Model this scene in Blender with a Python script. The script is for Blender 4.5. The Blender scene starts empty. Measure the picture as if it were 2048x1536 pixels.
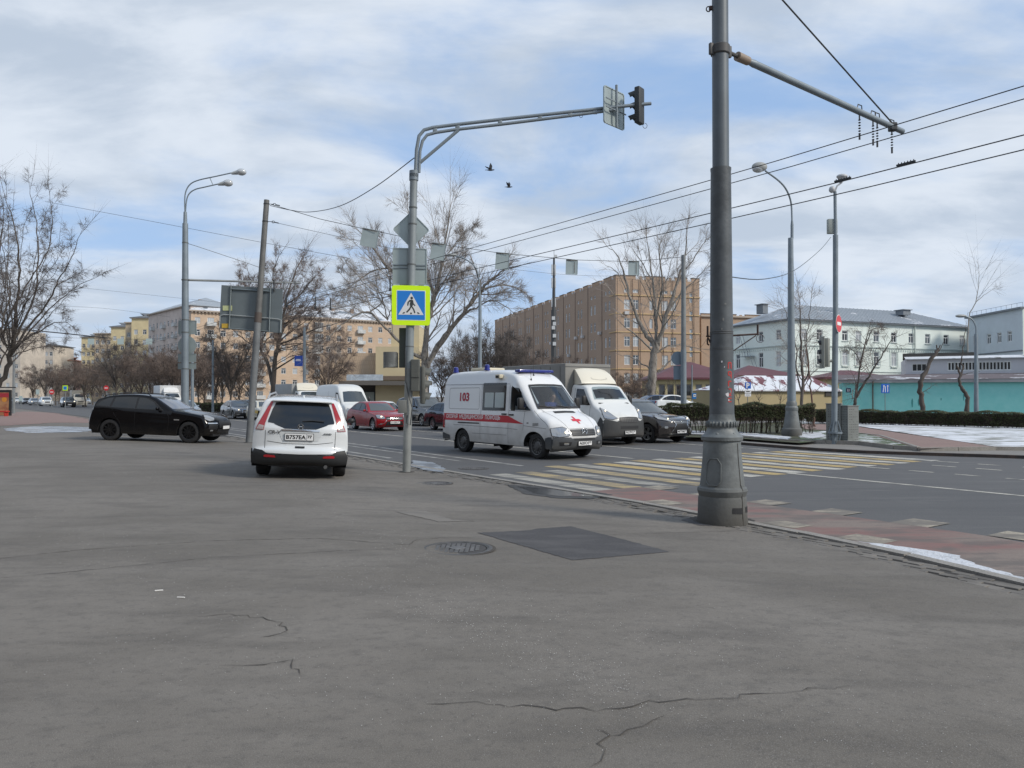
import bpy, bmesh, math, random
from mathutils import Vector, Matrix
R = math.radians
sc = bpy.context.scene
C = sc.collection
# ---------------------------------------------------------------- camera, world, sun, exposure
F = 1538.0; EYE = 1.55; PITCH = math.atan(25.0 / F)
cam = bpy.data.cameras.new('camera'); cam.sensor_width = 36; cam.lens = 36 * F / 2048
cam.clip_start = 0.1; cam.clip_end = 6000
camo = bpy.data.objects.new('camera', cam); C.objects.link(camo)
camo.location = (0, 0, EYE); camo.rotation_euler = (R(90) + PITCH, 0, 0)
sc.camera = camo
sc.view_settings.view_transform = 'Standard'; sc.view_settings.look = 'None'
sc.view_settings.exposure = 0; sc.view_settings.gamma = 1
SUN_AZ = R(118)   # clockwise from +Y: right and a little behind the camera
SUN_EL = R(36)
w = bpy.data.worlds.new("World"); sc.world = w; w.use_nodes = True
nt = w.node_tree; nt.nodes.clear()
N = nt.nodes.new; Lk = nt.links.new
out = N('ShaderNodeOutputWorld'); bg = N('ShaderNodeBackground'); Lk(bg.outputs[0], out.inputs[0])
sky = N('ShaderNodeTexSky'); sky.sky_type = 'NISHITA'; sky.sun_disc = False
sky.sun_elevation = SUN_EL; sky.sun_rotation = SUN_AZ; sky.air_density = 1.0; sky.dust_density = 1.0
tc = N('ShaderNodeTexCoord'); sep = N('ShaderNodeSeparateXYZ'); Lk(tc.outputs['Generated'], sep.inputs[0])
def M(op, a, b=None, c=None):
 n = N('ShaderNodeMath'); n.operation = op
 for i, v in enumerate((a, b, c)):
  if v is None: continue
  if isinstance(v, (int, float)): n.inputs[i].default_value = v
  else: Lk(v, n.inputs[i])
 return n.outputs[0]
zz = M('ADD', M('MAXIMUM', sep.outputs[2], 0.0), 0.22)
cx = M('DIVIDE', sep.outputs[0], zz); cy = M('DIVIDE', sep.outputs[1], zz)
cmb = N('ShaderNodeCombineXYZ'); Lk(cx, cmb.inputs[0]); Lk(cy, cmb.inputs[1])
def wnoise(scale, detail, rough, off, dist=0.0, sx=1.0, sy=1.0):
 mp = N('ShaderNodeMapping'); mp.inputs['Location'].default_value = off; mp.inputs['Scale'].default_value = (sx, sy, 1)
 Lk(cmb.outputs[0], mp.inputs[0])
 n = N('ShaderNodeTexNoise'); n.inputs['Scale'].default_value = scale; n.inputs['Detail'].default_value = detail
 n.inputs['Roughness'].default_value = rough; n.inputs['Distortion'].default_value = dist
 Lk(mp.outputs[0], n.inputs['Vector']); return n.outputs[0]
def ramp(v, stops):
 n = N('ShaderNodeValToRGB'); n.color_ramp.interpolation = 'EASE'
 e = n.color_ramp.elements
 while len(e) < len(stops): e.new(0.5)
 for i, (p, c) in enumerate(stops):
  e[i].position = p; e[i].color = (c, c, c, 1) if isinstance(c, (int, float)) else (*c, 1)
 Lk(v, n.inputs[0]); return n.outputs[0]
def mixc(f, a, b, mode='MIX'):
 n = N('ShaderNodeMix'); n.data_type = 'RGBA'; n.blend_type = mode
 for s, v in ((0, f), (6, a), (7, b)):
  if isinstance(v, (int, float)): n.inputs[s].default_value = v
  elif isinstance(v, tuple): n.inputs[s].default_value = (*v, 1)
  else: Lk(v, n.inputs[s])
 return n.outputs[2]
cover = ramp(wnoise(1.35, 9, 0.55, (3.2, 1.7, 0), 0.35, 0.8, 1.1), [(0.34, 0.0), (0.55, 1.0)])
shade = ramp(wnoise(2.4, 8, 0.56, (7.3, 4.1, 2.0), 0.25, 0.7, 1.1), [(0.36, 0.0), (0.62, 1.0)])
skyc = mixc(1.0, sky.outputs[0], (0.105, 0.105, 0.105), 'MULTIPLY')
skyc = mixc(0.75, skyc, (0.38, 0.58, 0.92))
cloud = mixc(shade, (0.52, 0.60, 0.71), (0.77, 0.83, 0.91))
col = mixc(M('MULTIPLY', cover, 0.93), skyc, cloud)
hz = M('POWER', M('SUBTRACT', 1.0, M('MINIMUM', M('MAXIMUM', sep.outputs[2], 0.0), 1.0)), 7.0)
col = mixc(M('MULTIPLY', hz, 0.45), col, (0.68, 0.78, 0.92))
Lk(col, bg.inputs[0]); bg.inputs[1].default_value = 1.0
sl = bpy.data.lights.new('sun', 'SUN'); sl.energy = 2.7; sl.angle = R(12); sl.color = (1.0, 0.93, 0.83)
so = bpy.data.objects.new('sun', sl); C.objects.link(so)
so.rotation_euler = (R(90) - SUN_EL, 0, math.pi - SUN_AZ)
# ---------------------------------------------------------------- pixel <-> world (pixels of the 2048 x 1536 photograph)
cp, sp = math.cos(PITCH), math.sin(PITCH)
def ray(px, py):
 x = (px - 1024) / F; z = (768 - py) / F
 return Vector((x, cp - sp * z, sp + cp * z))
def P(px, py, Y):
 d = ray(px, py); k = Y / d.y
 return Vector((d.x * k, Y, EYE + d.z * k))
U = Vector((-0.562, 0.827, 0)); V = Vector((0.827, 0.562, 0))      # along / across the avenue
def st(s, t, z=0.0): return U * s + V * t + Vector((0, 0, z))
def smooth(x): x = min(1, max(0, x)); return x * x * (3 - 2 * x)
ROAD = -0.20; FARZ = -0.11
def zg(X, Y):
 t = X * V.x + Y * V.y
 return -0.165 * smooth((t - 2.5) / 5.8)
def G(px, py, z=None):
 d = ray(px, py); zz = 0.0 if z is None else z
 for _ in range(1 if z is not None else 25):
  k = (zz - EYE) / d.z; p = Vector((d.x * k, d.y * k, zz))
  if z is None: zz = zg(p.x, p.y)
 p.z = zz if z is not None else zg(p.x, p.y)
 return p
def topx(p):   # world point -> pixel, for checks only
 v = Vector(p) - Vector((0, 0, EYE)); yy = v.y * cp + v.z * sp; z = -v.y * sp + v.z * cp
 return 1024 + F * v.x / yy, 768 - F * z / yy
# ---------------------------------------------------------------- materials
MATS = {}
def mat(name, col, rough=0.6, metal=0.0, var=0.0, vscale=3.0, bump=0.0, bscale=40.0, col2=None, spec=None, coat=0.0,
  stretch=(1, 1, 1), lo=0.35, hi=0.65, emit=None, coord='Object', dirt=None):
 if name in MATS: return MATS[name]
 m = bpy.data.materials.new(name); m.use_nodes = True; t = m.node_tree; b = t.nodes['Principled BSDF']
 b.inputs['Roughness'].default_value = rough; b.inputs['Metallic'].default_value = metal
 if spec is not None: b.inputs['Specular IOR Level'].default_value = spec
 if coat: b.inputs['Coat Weight'].default_value = coat; b.inputs['Coat Roughness'].default_value = 0.04
 b.inputs['Base Color'].default_value = (*col, 1)
 if emit: b.inputs['Emission Color'].default_value = (*col, 1); b.inputs['Emission Strength'].default_value = emit
 if var or col2 or bump or dirt:
  tcn = t.nodes.new('ShaderNodeTexCoord'); mp = t.nodes.new('ShaderNodeMapping'); mp.inputs['Scale'].default_value = stretch
  t.links.new(tcn.outputs[coord], mp.inputs[0])
 last = None
 if var or col2:
  n = t.nodes.new('ShaderNodeTexNoise'); n.inputs['Scale'].default_value = vscale; n.inputs['Detail'].default_value = 8; n.inputs['Roughness'].default_value = 0.6
  t.links.new(mp.outputs[0], n.inputs['Vector'])
  r = t.nodes.new('ShaderNodeValToRGB'); e = r.color_ramp.elements
  e[0].position = lo; e[1].position = hi
  c2 = col2 if col2 else tuple(min(1, c * (1 + var)) for c in col)
  c1 = col if col2 else tuple(c * (1 - var) for c in col)
  e[0].color = (*c1, 1); e[1].color = (*c2, 1)
  t.links.new(n.outputs[0], r.inputs[0]); last = r.outputs[0]
  t.links.new(last, b.inputs['Base Color'])
 if dirt:   # mud thrown up from the wheels: (colour, height in object space)
  dc, dz = dirt
  s = t.nodes.new('ShaderNodeSeparateXYZ'); t.links.new(tcn.outputs['Object'], s.inputs[0])
  n = t.nodes.new('ShaderNodeTexNoise'); n.inputs['Scale'].default_value = 3.0; n.inputs['Detail'].default_value = 6
  t.links.new(tcn.outputs['Object'], n.inputs['Vector'])
  a = t.nodes.new('ShaderNodeMath'); a.operation = 'MULTIPLY_ADD'; a.inputs[1].default_value = -1.0 / dz; a.inputs[2].default_value = 1.0
  t.links.new(s.outputs[2], a.inputs[0])
  g = t.nodes.new('ShaderNodeMath'); g.operation = 'MULTIPLY_ADD'; g.inputs[1].default_value = 0.9; g.inputs[2].default_value = -0.42
  t.links.new(n.outputs[0], g.inputs[0])
  h = t.nodes.new('ShaderNodeMath'); h.operation = 'ADD'; h.use_clamp = True
  t.links.new(a.outputs[0], h.inputs[0]); t.links.new(g.outputs[0], h.inputs[1])
  k = t.nodes.new('ShaderNodeMath'); k.operation = 'MULTIPLY'; k.inputs[1].default_value = 0.85; t.links.new(h.outputs[0], k.inputs[0])
  mx = t.nodes.new('ShaderNodeMix'); mx.data_type = 'RGBA'; t.links.new(k.outputs[0], mx.inputs[0])
  if last: t.links.new(last, mx.inputs[6])
  else: mx.inputs[6].default_value = (*col, 1)
  mx.inputs[7].default_value = (*dc, 1); t.links.new(mx.outputs[2], b.inputs['Base Color'])
  rr = t.nodes.new('ShaderNodeMath'); rr.operation = 'MULTIPLY_ADD'; rr.inputs[1].default_value = 0.5; rr.inputs[2].default_value = rough; rr.use_clamp = True
  t.links.new(k.outputs[0], rr.inputs[0]); t.links.new(rr.outputs[0], b.inputs['Roughness'])
 if bump:
  n2 = t.nodes.new('ShaderNodeTexNoise'); n2.inputs['Scale'].default_value = bscale; n2.inputs['Detail'].default_value = 5
  t.links.new(mp.outputs[0], n2.inputs['Vector'])
  bp = t.nodes.new('ShaderNodeBump'); bp.inputs['Strength'].default_value = bump; bp.inputs['Distance'].default_value = 0.02
  t.links.new(n2.outputs[0], bp.inputs['Height']); t.links.new(bp.outputs[0], b.inputs['Normal'])
 MATS[name] = m; return m
def glass_mat(name, tint, refl):
 m = bpy.data.materials.new(name); m.use_nodes = True; t = m.node_tree; t.nodes.clear()
 o = t.nodes.new('ShaderNodeOutputMaterial'); mx = t.nodes.new('ShaderNodeMixShader')
 tr = t.nodes.new('ShaderNodeBsdfTransparent'); tr.inputs[0].default_value = (*tint, 1)
 gl = t.nodes.new('ShaderNodeBsdfGlossy'); gl.inputs['Roughness'].default_value = 0.02
 fr = t.nodes.new('ShaderNodeLayerWeight'); fr.inputs[0].default_value = .5
 pw = t.nodes.new('ShaderNodeMath'); pw.operation = 'POWER'; pw.inputs[1].default_value = 3.5; t.links.new(fr.outputs['Facing'], pw.inputs[0])
 a = t.nodes.new('ShaderNodeMath'); a.operation = 'MULTIPLY_ADD'; a.inputs[1].default_value = .7; a.inputs[2].default_value = refl; a.use_clamp = True
 t.links.new(pw.outputs[0], a.inputs[0]); t.links.new(a.outputs[0], mx.inputs[0])
 t.links.new(tr.outputs[0], mx.inputs[1]); t.links.new(gl.outputs[0], mx.inputs[2]); t.links.new(mx.outputs[0], o.inputs[0])
 MATS[name] = m; return m
def layered(name, layers, rough=0.9, bumps=((60, 0.25, 0.01),), base=(0.2, 0.2, 0.2), rough_spots=None):
 """base colour with noise layers: (scale, lo, hi, colour, strength, stretch, detail)"""
 m = bpy.data.materials.new(name); m.use_nodes = True; t = m.node_tree; b = t.nodes['Principled BSDF']
 b.inputs['Roughness'].default_value = rough
 tcn = t.nodes.new('ShaderNodeTexCoord'); cur = None
 for (scale, lo, hi, colr, strength, stretch, det) in layers:
  mp = t.nodes.new('ShaderNodeMapping'); mp.inputs['Scale'].default_value = stretch; mp.inputs['Location'].default_value = (scale * 1.7, scale * .3, 0)
  mp.inputs['Rotation'].default_value = (0, 0, R(-34.2))
  t.links.new(tcn.outputs['Object'], mp.inputs[0])
  n = t.nodes.new('ShaderNodeTexNoise'); n.inputs['Scale'].default_value = scale; n.inputs['Detail'].default_value = det; n.inputs['Roughness'].default_value = 0.62
  t.links.new(mp.outputs[0], n.inputs['Vector'])
  mr = t.nodes.new('ShaderNodeMapRange'); mr.inputs['From Min'].default_value = lo; mr.inputs['From Max'].default_value = hi; mr.inputs['To Max'].default_value = strength
  t.links.new(n.outputs[0], mr.inputs[0])
  mx = t.nodes.new('ShaderNodeMix'); mx.data_type = 'RGBA'; t.links.new(mr.outputs[0], mx.inputs[0])
  if cur: t.links.new(cur, mx.inputs[6])
  else: mx.inputs[6].default_value = (*base, 1)
  mx.inputs[7].default_value = (*colr, 1); cur = mx.outputs[2]
 t.links.new(cur, b.inputs['Base Color'])
 prev = None
 for (s, st_, d) in bumps:
  n2 = t.nodes.new('ShaderNodeTexNoise'); n2.inputs['Scale'].default_value = s; n2.inputs['Detail'].default_value = 6
  t.links.new(tcn.outputs['Object'], n2.inputs['Vector'])
  bp = t.nodes.new('ShaderNodeBump'); bp.inputs['Strength'].default_value = st_; bp.inputs['Distance'].default_value = d
  t.links.new(n2.outputs[0], bp.inputs['Height'])
  if prev: t.links.new(prev, bp.inputs['Normal'])
  prev = bp.outputs[0]
 if prev: t.links.new(prev, b.inputs['Normal'])
 MATS[name] = m; return m
# ---------------------------------------------------------------- mesh builder and object helpers
def tag(o, label=None, cat=None, group=None, kind=None):
 if label: o['label'] = label
 if cat: o['category'] = cat
 if group: o['group'] = group
 if kind: o['kind'] = kind
 return o
def thing(name, label, cat, loc=(0, 0, 0), rz=0.0, group=None):
 o = bpy.data.objects.new(name, None); C.objects.link(o); o.empty_display_size = 0.2
 o.location = loc; o.rotation_euler = (0, 0, rz)
 return tag(o, label, cat, group)
def basis(d):
 d = Vector(d).normalized(); a = Vector((0, 0, 1)) if abs(d.z) < 0.95 else Vector((1, 0, 0))
 x = d.cross(a).normalized(); return x, d.cross(x).normalized(), d
class MB:
 def __init__(s): s.v = []; s.f = []; s.m = []
 def add(s, vs, fs, mi=0):
  k = len(s.v); s.v += [tuple(v) for v in vs]; s.f += [tuple(i + k for i in f) for f in fs]; s.m += [mi] * len(fs); return s
 def box(s, c, size, rz=0.0, mi=0, rx=0.0, ry=0.0, bev=0.0):
  h = Vector(size) / 2; mt = Matrix.Translation(Vector(c)) @ Matrix.Rotation(rz, 4, 'Z') @ Matrix.Rotation(ry, 4, 'Y') @ Matrix.Rotation(rx, 4, 'X')
  if bev:
   bm = bmesh.new(); bmesh.ops.create_cube(bm, size=1.0)
   for v in bm.verts: v.co = Vector((v.co.x * size[0], v.co.y * size[1], v.co.z * size[2]))
   bmesh.ops.bevel(bm, geom=bm.edges[:], offset=bev, segments=2, affect='EDGES', profile=0.5)
   bm.verts.index_update()
   vs = [mt @ v.co for v in bm.verts]; fs = [[v.index for v in f.verts] for f in bm.faces]; bm.free()
   return s.add(vs, fs, mi)
  vs = [mt @ Vector((x * h.x, y * h.y, z * h.z)) for x in (-1, 1) for y in (-1, 1) for z in (-1, 1)]
  return s.add(vs, [(0, 1, 3, 2), (4, 6, 7, 5), (0, 4, 5, 1), (2, 3, 7, 6), (0, 2, 6, 4), (1, 5, 7, 3)], mi)
 def cyl(s, p0, p1, r0, r1=None, n=12, mi=0, caps=True):
  r1 = r0 if r1 is None else r1; p0 = Vector(p0); p1 = Vector(p1); x, y, d = basis(p1 - p0)
  vs = []
  for p, r in ((p0, r0), (p1, r1)):
   for i in range(n):
    a = 2 * math.pi * i / n; vs.append(p + x * (r * math.cos(a)) + y * (r * math.sin(a)))
  fs = [(i, (i + 1) % n, n + (i + 1) % n, n + i) for i in range(n)]
  if caps: fs += [tuple(range(n - 1, -1, -1)), tuple(range(n, 2 * n))]
  return s.add(vs, fs, mi)
 def tube(s, pts, r, n=8, mi=0, caps=True):
  pts = [Vector(p) for p in pts]; rs = r if isinstance(r, (list, tuple)) else [r] * len(pts)
  d0 = (pts[1] - pts[0]).normalized(); x, y, _ = basis(d0); vs = []
  for i, p in enumerate(pts):
   d = (pts[min(i + 1, len(pts) - 1)] - pts[max(i - 1, 0)]).normalized()
   x = (x - d * x.dot(d)).normalized(); y = d.cross(x)
   for j in range(n):
    a = 2 * math.pi * j / n; vs.append(p + x * (rs[i] * math.cos(a)) + y * (rs[i] * math.sin(a)))
  fs = [(i * n + j, i * n + (j + 1) % n, (i + 1) * n + (j + 1) % n, (i + 1) * n + j) for i in range(len(pts) - 1) for j in range(n)]
  if caps: fs += [tuple(range(n - 1, -1, -1)), tuple(range((len(pts) - 1) * n, len(pts) * n))]
  return s.add(vs, fs, mi)
 def lathe(s, prof, c=(0, 0, 0), n=24, axis='z', mi=0, mod=None):
  c = Vector(c); vs = []
  for (r, z) in prof:
   for i in range(n):
    a = 2 * math.pi * i / n; rr = r if mod is None else mod(r, z, a)
    if axis == 'z': vs.append(c + Vector((rr * math.cos(a), rr * math.sin(a), z)))
    else: vs.append(c + Vector((rr * math.cos(a), z, rr * math.sin(a))))
  k = len(prof)
  fs = [(i * n + j, i * n + (j + 1) % n, (i + 1) * n + (j + 1) % n, (i + 1) * n + j) for i in range(k - 1) for j in range(n)]
  fs += [tuple(range(n - 1, -1, -1)), tuple(range((k - 1) * n, k * n))]
  return s.add(vs, fs, mi)
 def prism(s, poly, o, ex, ey, ez, d, mi=0):
  """poly (a,b) in the plane ex,ey at o, extruded along ez by d"""
  o = Vector(o); ex = Vector(ex); ey = Vector(ey); ez = Vector(ez); n = len(poly)
  vs = [o + ex * a + ey * b for a, b in poly] + [o + ex * a + ey * b + ez * d for a, b in poly]
  fs = [tuple(range(n - 1, -1, -1)), tuple(range(n, 2 * n))] + [(i, (i + 1) % n, n + (i + 1) % n, n + i) for i in range(n)]
  return s.add(vs, fs, mi)
 def sphere(s, c, r, sx=1, sy=1, sz=1, nu=14, nv=8, rz=0, mi=0):
  c = Vector(c); rt = Matrix.Rotation(rz, 3, 'Z'); vs = []
  for j in range(nv + 1):
   b = -math.pi / 2 + math.pi * j / nv
   for i in range(nu):
    a = 2 * math.pi * i / nu
    vs.append(c + rt @ Vector((r * sx * math.cos(a) * math.cos(b), r * sy * math.sin(a) * math.cos(b), r * sz * math.sin(b))))
  fs = [(j * nu + i, j * nu + (i + 1) % nu, (j + 1) * nu + (i + 1) % nu, (j + 1) * nu + i) for j in range(nv) for i in range(nu)]
  return s.add(vs, fs, mi)
 def patch(s, poly, f, maxlen=0.15, mi=0):
  vs, fs = fill_poly(poly, maxlen); return s.add([f(a, b) for a, b in vs], fs, mi)
 def build(s, name, mats, parent=None, smooth=False, ang=40, origin=None):
  me = bpy.data.meshes.new(name)
  if not isinstance(mats, (list, tuple)): mats = [mats]
  off = Vector((0, 0, 0))
  if origin is not None: off = Vector(origin)
  me.from_pydata([tuple(Vector(v) - off) for v in s.v] if origin is not None else s.v, [], s.f)
  for m in mats: me.materials.append(m)
  if len(mats) > 1: me.polygons.foreach_set('material_index', s.m)
  if smooth:
   me.polygons.foreach_set('use_smooth', [True] * len(me.polygons)); me.set_sharp_from_angle(angle=R(ang))
  me.update()
  o = bpy.data.objects.new(name, me); C.objects.link(o)
  if origin is not None and parent is None: o.location = off
  if parent: o.parent = parent
  return o
 def wbuild(s, name, mats, parent, smooth=False, ang=40):
  """vertices are world coordinates; parent(s) unrotated"""
  off = Vector((0, 0, 0)); p = parent
  while p: off += p.location; p = p.parent
  return s.build(name, mats, parent, smooth, ang, origin=off)
def fill_poly(poly, maxlen=0.15):
 bm = bmesh.new(); vs = [bm.verts.new((a, b, 0)) for a, b in poly]
 es = [bm.edges.new((vs[i], vs[(i + 1) % len(vs)])) for i in range(len(vs))]
 bmesh.ops.triangle_fill(bm, use_beauty=True, use_dissolve=False, edges=es)
 for _ in range(5):
  le = [e for e in bm.edges if e.calc_length() > maxlen]
  if not le: break
  bmesh.ops.subdivide_edges(bm, edges=le, cuts=1, use_grid_fill=False)
  bmesh.ops.triangulate(bm, faces=[f for f in bm.faces if len(f.verts) > 3])
 bmesh.ops.recalc_face_normals(bm, faces=bm.faces[:])
 bm.verts.index_update()
 V_ = [(v.co.x, v.co.y) for v in bm.verts]; F_ = [tuple(v.index for v in f.verts) for f in bm.faces]
 bm.free(); return V_, F_
def catmull(pts, k=6):
 o = []; n = len(pts)
 for i in range(n - 1):
  p0, p1, p2, p3 = pts[max(i - 1, 0)], pts[i], pts[i + 1], pts[min(i + 2, n - 1)]
  for j in range(k):
   t = j / k
   o.append(tuple(0.5 * (2 * b + (c - a) * t + (2 * a - 5 * b + 4 * c - d) * t * t + (3 * b - a - 3 * c + d) * t ** 3) for a, b, c, d in zip(p0, p1, p2, p3)))
 o.append(tuple(pts[-1])); return o
def lin(tab, x):
 if x <= tab[0][0]: return tab[0][1]
 for (a, b), (c, d) in zip(tab, tab[1:]):
  if x <= c: return b + (d - b) * (x - a) / (c - a) if c > a else d
 return tab[-1][1]
def inside(poly, x, y):
 r = False; n = len(poly)
 for i in range(n):
  (x1, y1), (x2, y2) = poly[i], poly[(i + 1) % n]
  if (y1 > y) != (y2 > y) and x < (x2 - x1) * (y - y1) / (y2 - y1) + x1: r = not r
 return r
def rrect(x0, y0, x1, y1, r, n=4):
 o = []
 for cx_, cy_, a0 in ((x1 - r, y1 - r, 0), (x0 + r, y1 - r, 90), (x0 + r, y0 + r, 180), (x1 - r, y0 + r, 270)):
  for i in range(n + 1): a = R(a0 + 90 * i / n); o.append((cx_ + r * math.cos(a), cy_ + r * math.sin(a)))
 return o
def text_poly(body, size=1.0, bold=0.0, spacing=1.0, sx=1.0):
 """2-D triangles of a text in the built-in font, lower left at 0,0; returns verts, faces, width, height"""
 c = bpy.data.curves.new('txt', 'FONT'); c.body = body; c.size = size; c.offset = bold; c.space_character = spacing; c.resolution_u = 3
 o = bpy.data.objects.new('txt', c); C.objects.link(o)
 me = bpy.data.meshes.new_from_object(o.evaluated_get(bpy.context.evaluated_depsgraph_get()))
 vs = [(v.co.x * sx, v.co.y) for v in me.vertices]; fs = [tuple(p.vertices) for p in me.polygons]
 bpy.data.objects.remove(o); bpy.data.curves.remove(c); bpy.data.meshes.remove(me)
 x0 = min(v[0] for v in vs); y0 = min(v[1] for v in vs); vs = [(a - x0, b - y0) for a, b in vs]
 return vs, fs, max(v[0] for v in vs), max(v[1] for v in vs)
def copy_tree(o, parent=None):
 c = o.copy(); C.objects.link(c)
 if parent is not None: c.parent = parent
 for ch in KIDS.get(o.name, []) or [x for x in o.children]: copy_tree(ch, c)
 return c
KIDS = {}
# common materials
galv = mat('galvanised_grey_paint', (0.21, 0.25, 0.28), 0.5, 0.2, var=0.12, vscale=2.0, bump=0.1, bscale=30)
galv2 = mat('weathered_steel_paint', (0.20, 0.215, 0.22), 0.6, 0.1, var=0.18, vscale=1.6, bump=0.15, bscale=25)
signback = mat('bare_sign_metal', (0.36, 0.42, 0.42), 0.42, 0.35, var=0.08, vscale=1.5)
signdark = mat('dark_sign_metal', (0.16, 0.19, 0.20), 0.5, 0.2, var=0.1, vscale=1.2)
blackp = mat('black_plastic', (0.018, 0.018, 0.019), 0.5)
rubber = mat('rubber', (0.02, 0.02, 0.021), 0.85, var=0.3, vscale=8)
wirem = mat('wire_dark', (0.035, 0.04, 0.045), 0.6)
insul = mat('insulator_dark', (0.045, 0.05, 0.055), 0.4)
chrome = mat('chrome', (0.7, 0.71, 0.72), 0.12, 1.0)
alu = mat('alloy', (0.42, 0.43, 0.44), 0.3, 0.9)
steelw = mat('dirty_steel_wheel', (0.12, 0.12, 0.12), 0.55, 0.5, var=0.3, vscale=9)
darkrim = mat('black_rim', (0.012, 0.012, 0.013), 0.3, 0.2)
glassdark = mat('tinted_glass', (0.010, 0.012, 0.014), 0.03, 0.0, spec=0.7)
glasssky = mat('windscreen_glass', (0.035, 0.045, 0.05), 0.03, 0.0, spec=1.0, coat=0.5)
lampglass = mat('lamp_glass', (0.40, 0.41, 0.42), 0.10, 0.6)
redlamp = mat('red_lamp_glass', (0.36, 0.008, 0.014), 0.12, coat=0.8)
lamplit = mat('lit_headlamp', (1.0, 0.86, 0.62), 0.3, emit=1.3)
whitep = mat('white_sign_paint', (0.78, 0.78, 0.77), 0.4)
plate_black = mat('plate_black', (0.02, 0.02, 0.02), 0.5)
# ---------------------------------------------------------------- ground, avenue, pavements
def terrain(name, spts, tpts, zf, m, clip=None):
 mb = MB(); vs = [st(s, t, 0) for s in spts for t in tpts]
 vs = [Vector((v.x, v.y, zf(v.x, v.y))) for v in vs]; k = len(tpts)
 fs = [(i * k + j, i * k + j + 1, (i + 1) * k + j + 1, (i + 1) * k + j) for i in range(len(spts) - 1) for j in range(k - 1)]
 mb.add(vs, fs); o = mb.build(name, m, smooth=True); o['kind'] = 'structure'; return o
def frange(a, b, n): return [a + (b - a) * i / n for i in range(n + 1)]
m_ground = layered('dull_ground', [(0.4, 0.4, 0.6, (0.12, 0.11, 0.10), 0.8, (1, 1, 1), 6), (6, 0.45, 0.6, (0.20, 0.19, 0.175), 0.5, (1, 1, 1), 6)], base=(0.16, 0.15, 0.135))
m_walk = layered('pavement_asphalt', [
 (0.22, 0.43, 0.57, (0.185, 0.167, 0.144), 1.0, (1, 1, 1), 6),
 (1.0, 0.47, 0.66, (0.20, 0.183, 0.16), 0.5, (0.4, 1.5, 1), 9),
 (1.5, 0.51, 0.64, (0.088, 0.079, 0.069), 0.5, (0.5, 1.6, 1), 9),
 (7.0, 0.50, 0.66, (0.105, 0.096, 0.085), 0.55, (1, 1.4, 1), 7),
 (170.0, 0.54, 0.64, (0.30, 0.28, 0.255), 0.5, (1, 1, 1), 2),
 (210.0, 0.52, 0.64, (0.07, 0.065, 0.058), 0.55, (1, 1, 1), 2), (28, .56, .68, (.085, .078, .07), .5, (1, 1, 1), 4)],
 rough=0.92, bumps=((90, 0.35, 0.006), (14, 0.2, 0.012)), base=(0.134, 0.120, 0.101))
m_road = layered('road_asphalt', [
 (0.25, 0.4, 0.62, (0.102, 0.101, 0.100), 0.7, (1, .35, 1), 5),
 (1.6, 0.48, 0.7, (0.062, 0.064, 0.066), 0.6, (.10, 1.6, 1), 6),
 (2.6, 0.56, 0.72, (0.16, 0.155, 0.15), 0.4, (.25, 1.0, 1), 6),
 (60.0, 0.52, 0.66, (0.19, 0.185, 0.18), 0.4, (1, 1, 1), 2)],
 rough=0.85, bumps=((80, 0.3, 0.006), (6, 0.1, 0.01)), base=(0.084, 0.084, 0.085))
m_walk2 = layered('far_pavement', [(1.0, 0.4, 0.65, (0.24, 0.225, 0.205), 0.7, (1, 1, 1), 6), (8.0, 0.5, 0.66, (0.14, 0.13, 0.12), 0.4, (1, 1, 1), 5)], base=(0.19, 0.18, 0.165))
m_brickpath = layered('rosy_path', [(1.5, 0.42, 0.62, (0.27, 0.185, 0.155), 0.7, (1, 1, 1), 6), (14, 0.5, 0.62, (0.17, 0.125, 0.11), 0.6, (1, 1, 1), 4)], base=(0.235, 0.16, 0.14))
m_granite = layered('granite_kerb', [(3.0, 0.4, 0.65, (0.33, 0.31, 0.28), 0.8, (1, 1, 1), 6), (50, 0.5, 0.62, (0.11, 0.11, 0.11), 0.5, (1, 1, 1), 3)], base=(0.25, 0.235, 0.21))
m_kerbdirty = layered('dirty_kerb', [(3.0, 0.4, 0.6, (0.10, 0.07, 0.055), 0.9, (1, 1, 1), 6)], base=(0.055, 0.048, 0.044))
TN = [(-60, 0.0), (-15, 6.0), (0, 7.3), (3.2, 7.95), (5, 8.45), (7, 8.65), (9, 8.8), (36, 8.75), (52, 8.1), (82, 6.4), (116, 3.6), (170, -3), (400, -60)]
TF = [(-60, 45), (-20, 34), (0, 28), (6, 25.6), (9.8, 24.1), (11.4, 23.3), (12.7, 22.5), (14.1, 22.0), (15.7, 22.1), (20.6, 22.85), (26, 23.2), (60, 23.3), (400, 23.3)]
TN = [tuple(p) for p in TN]
def tn(s): return lin(TN, s)
def tf(s): return lin(TF, s)
g = MB(); g.add([(-2500, -300, -0.34), (2500, -300, -0.34), (2500, 3500, -0.34), (-2500, 3500, -0.34)], [(0, 1, 2, 3)])
o = g.build('ground', m_ground); o['kind'] = 'structure'
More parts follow.
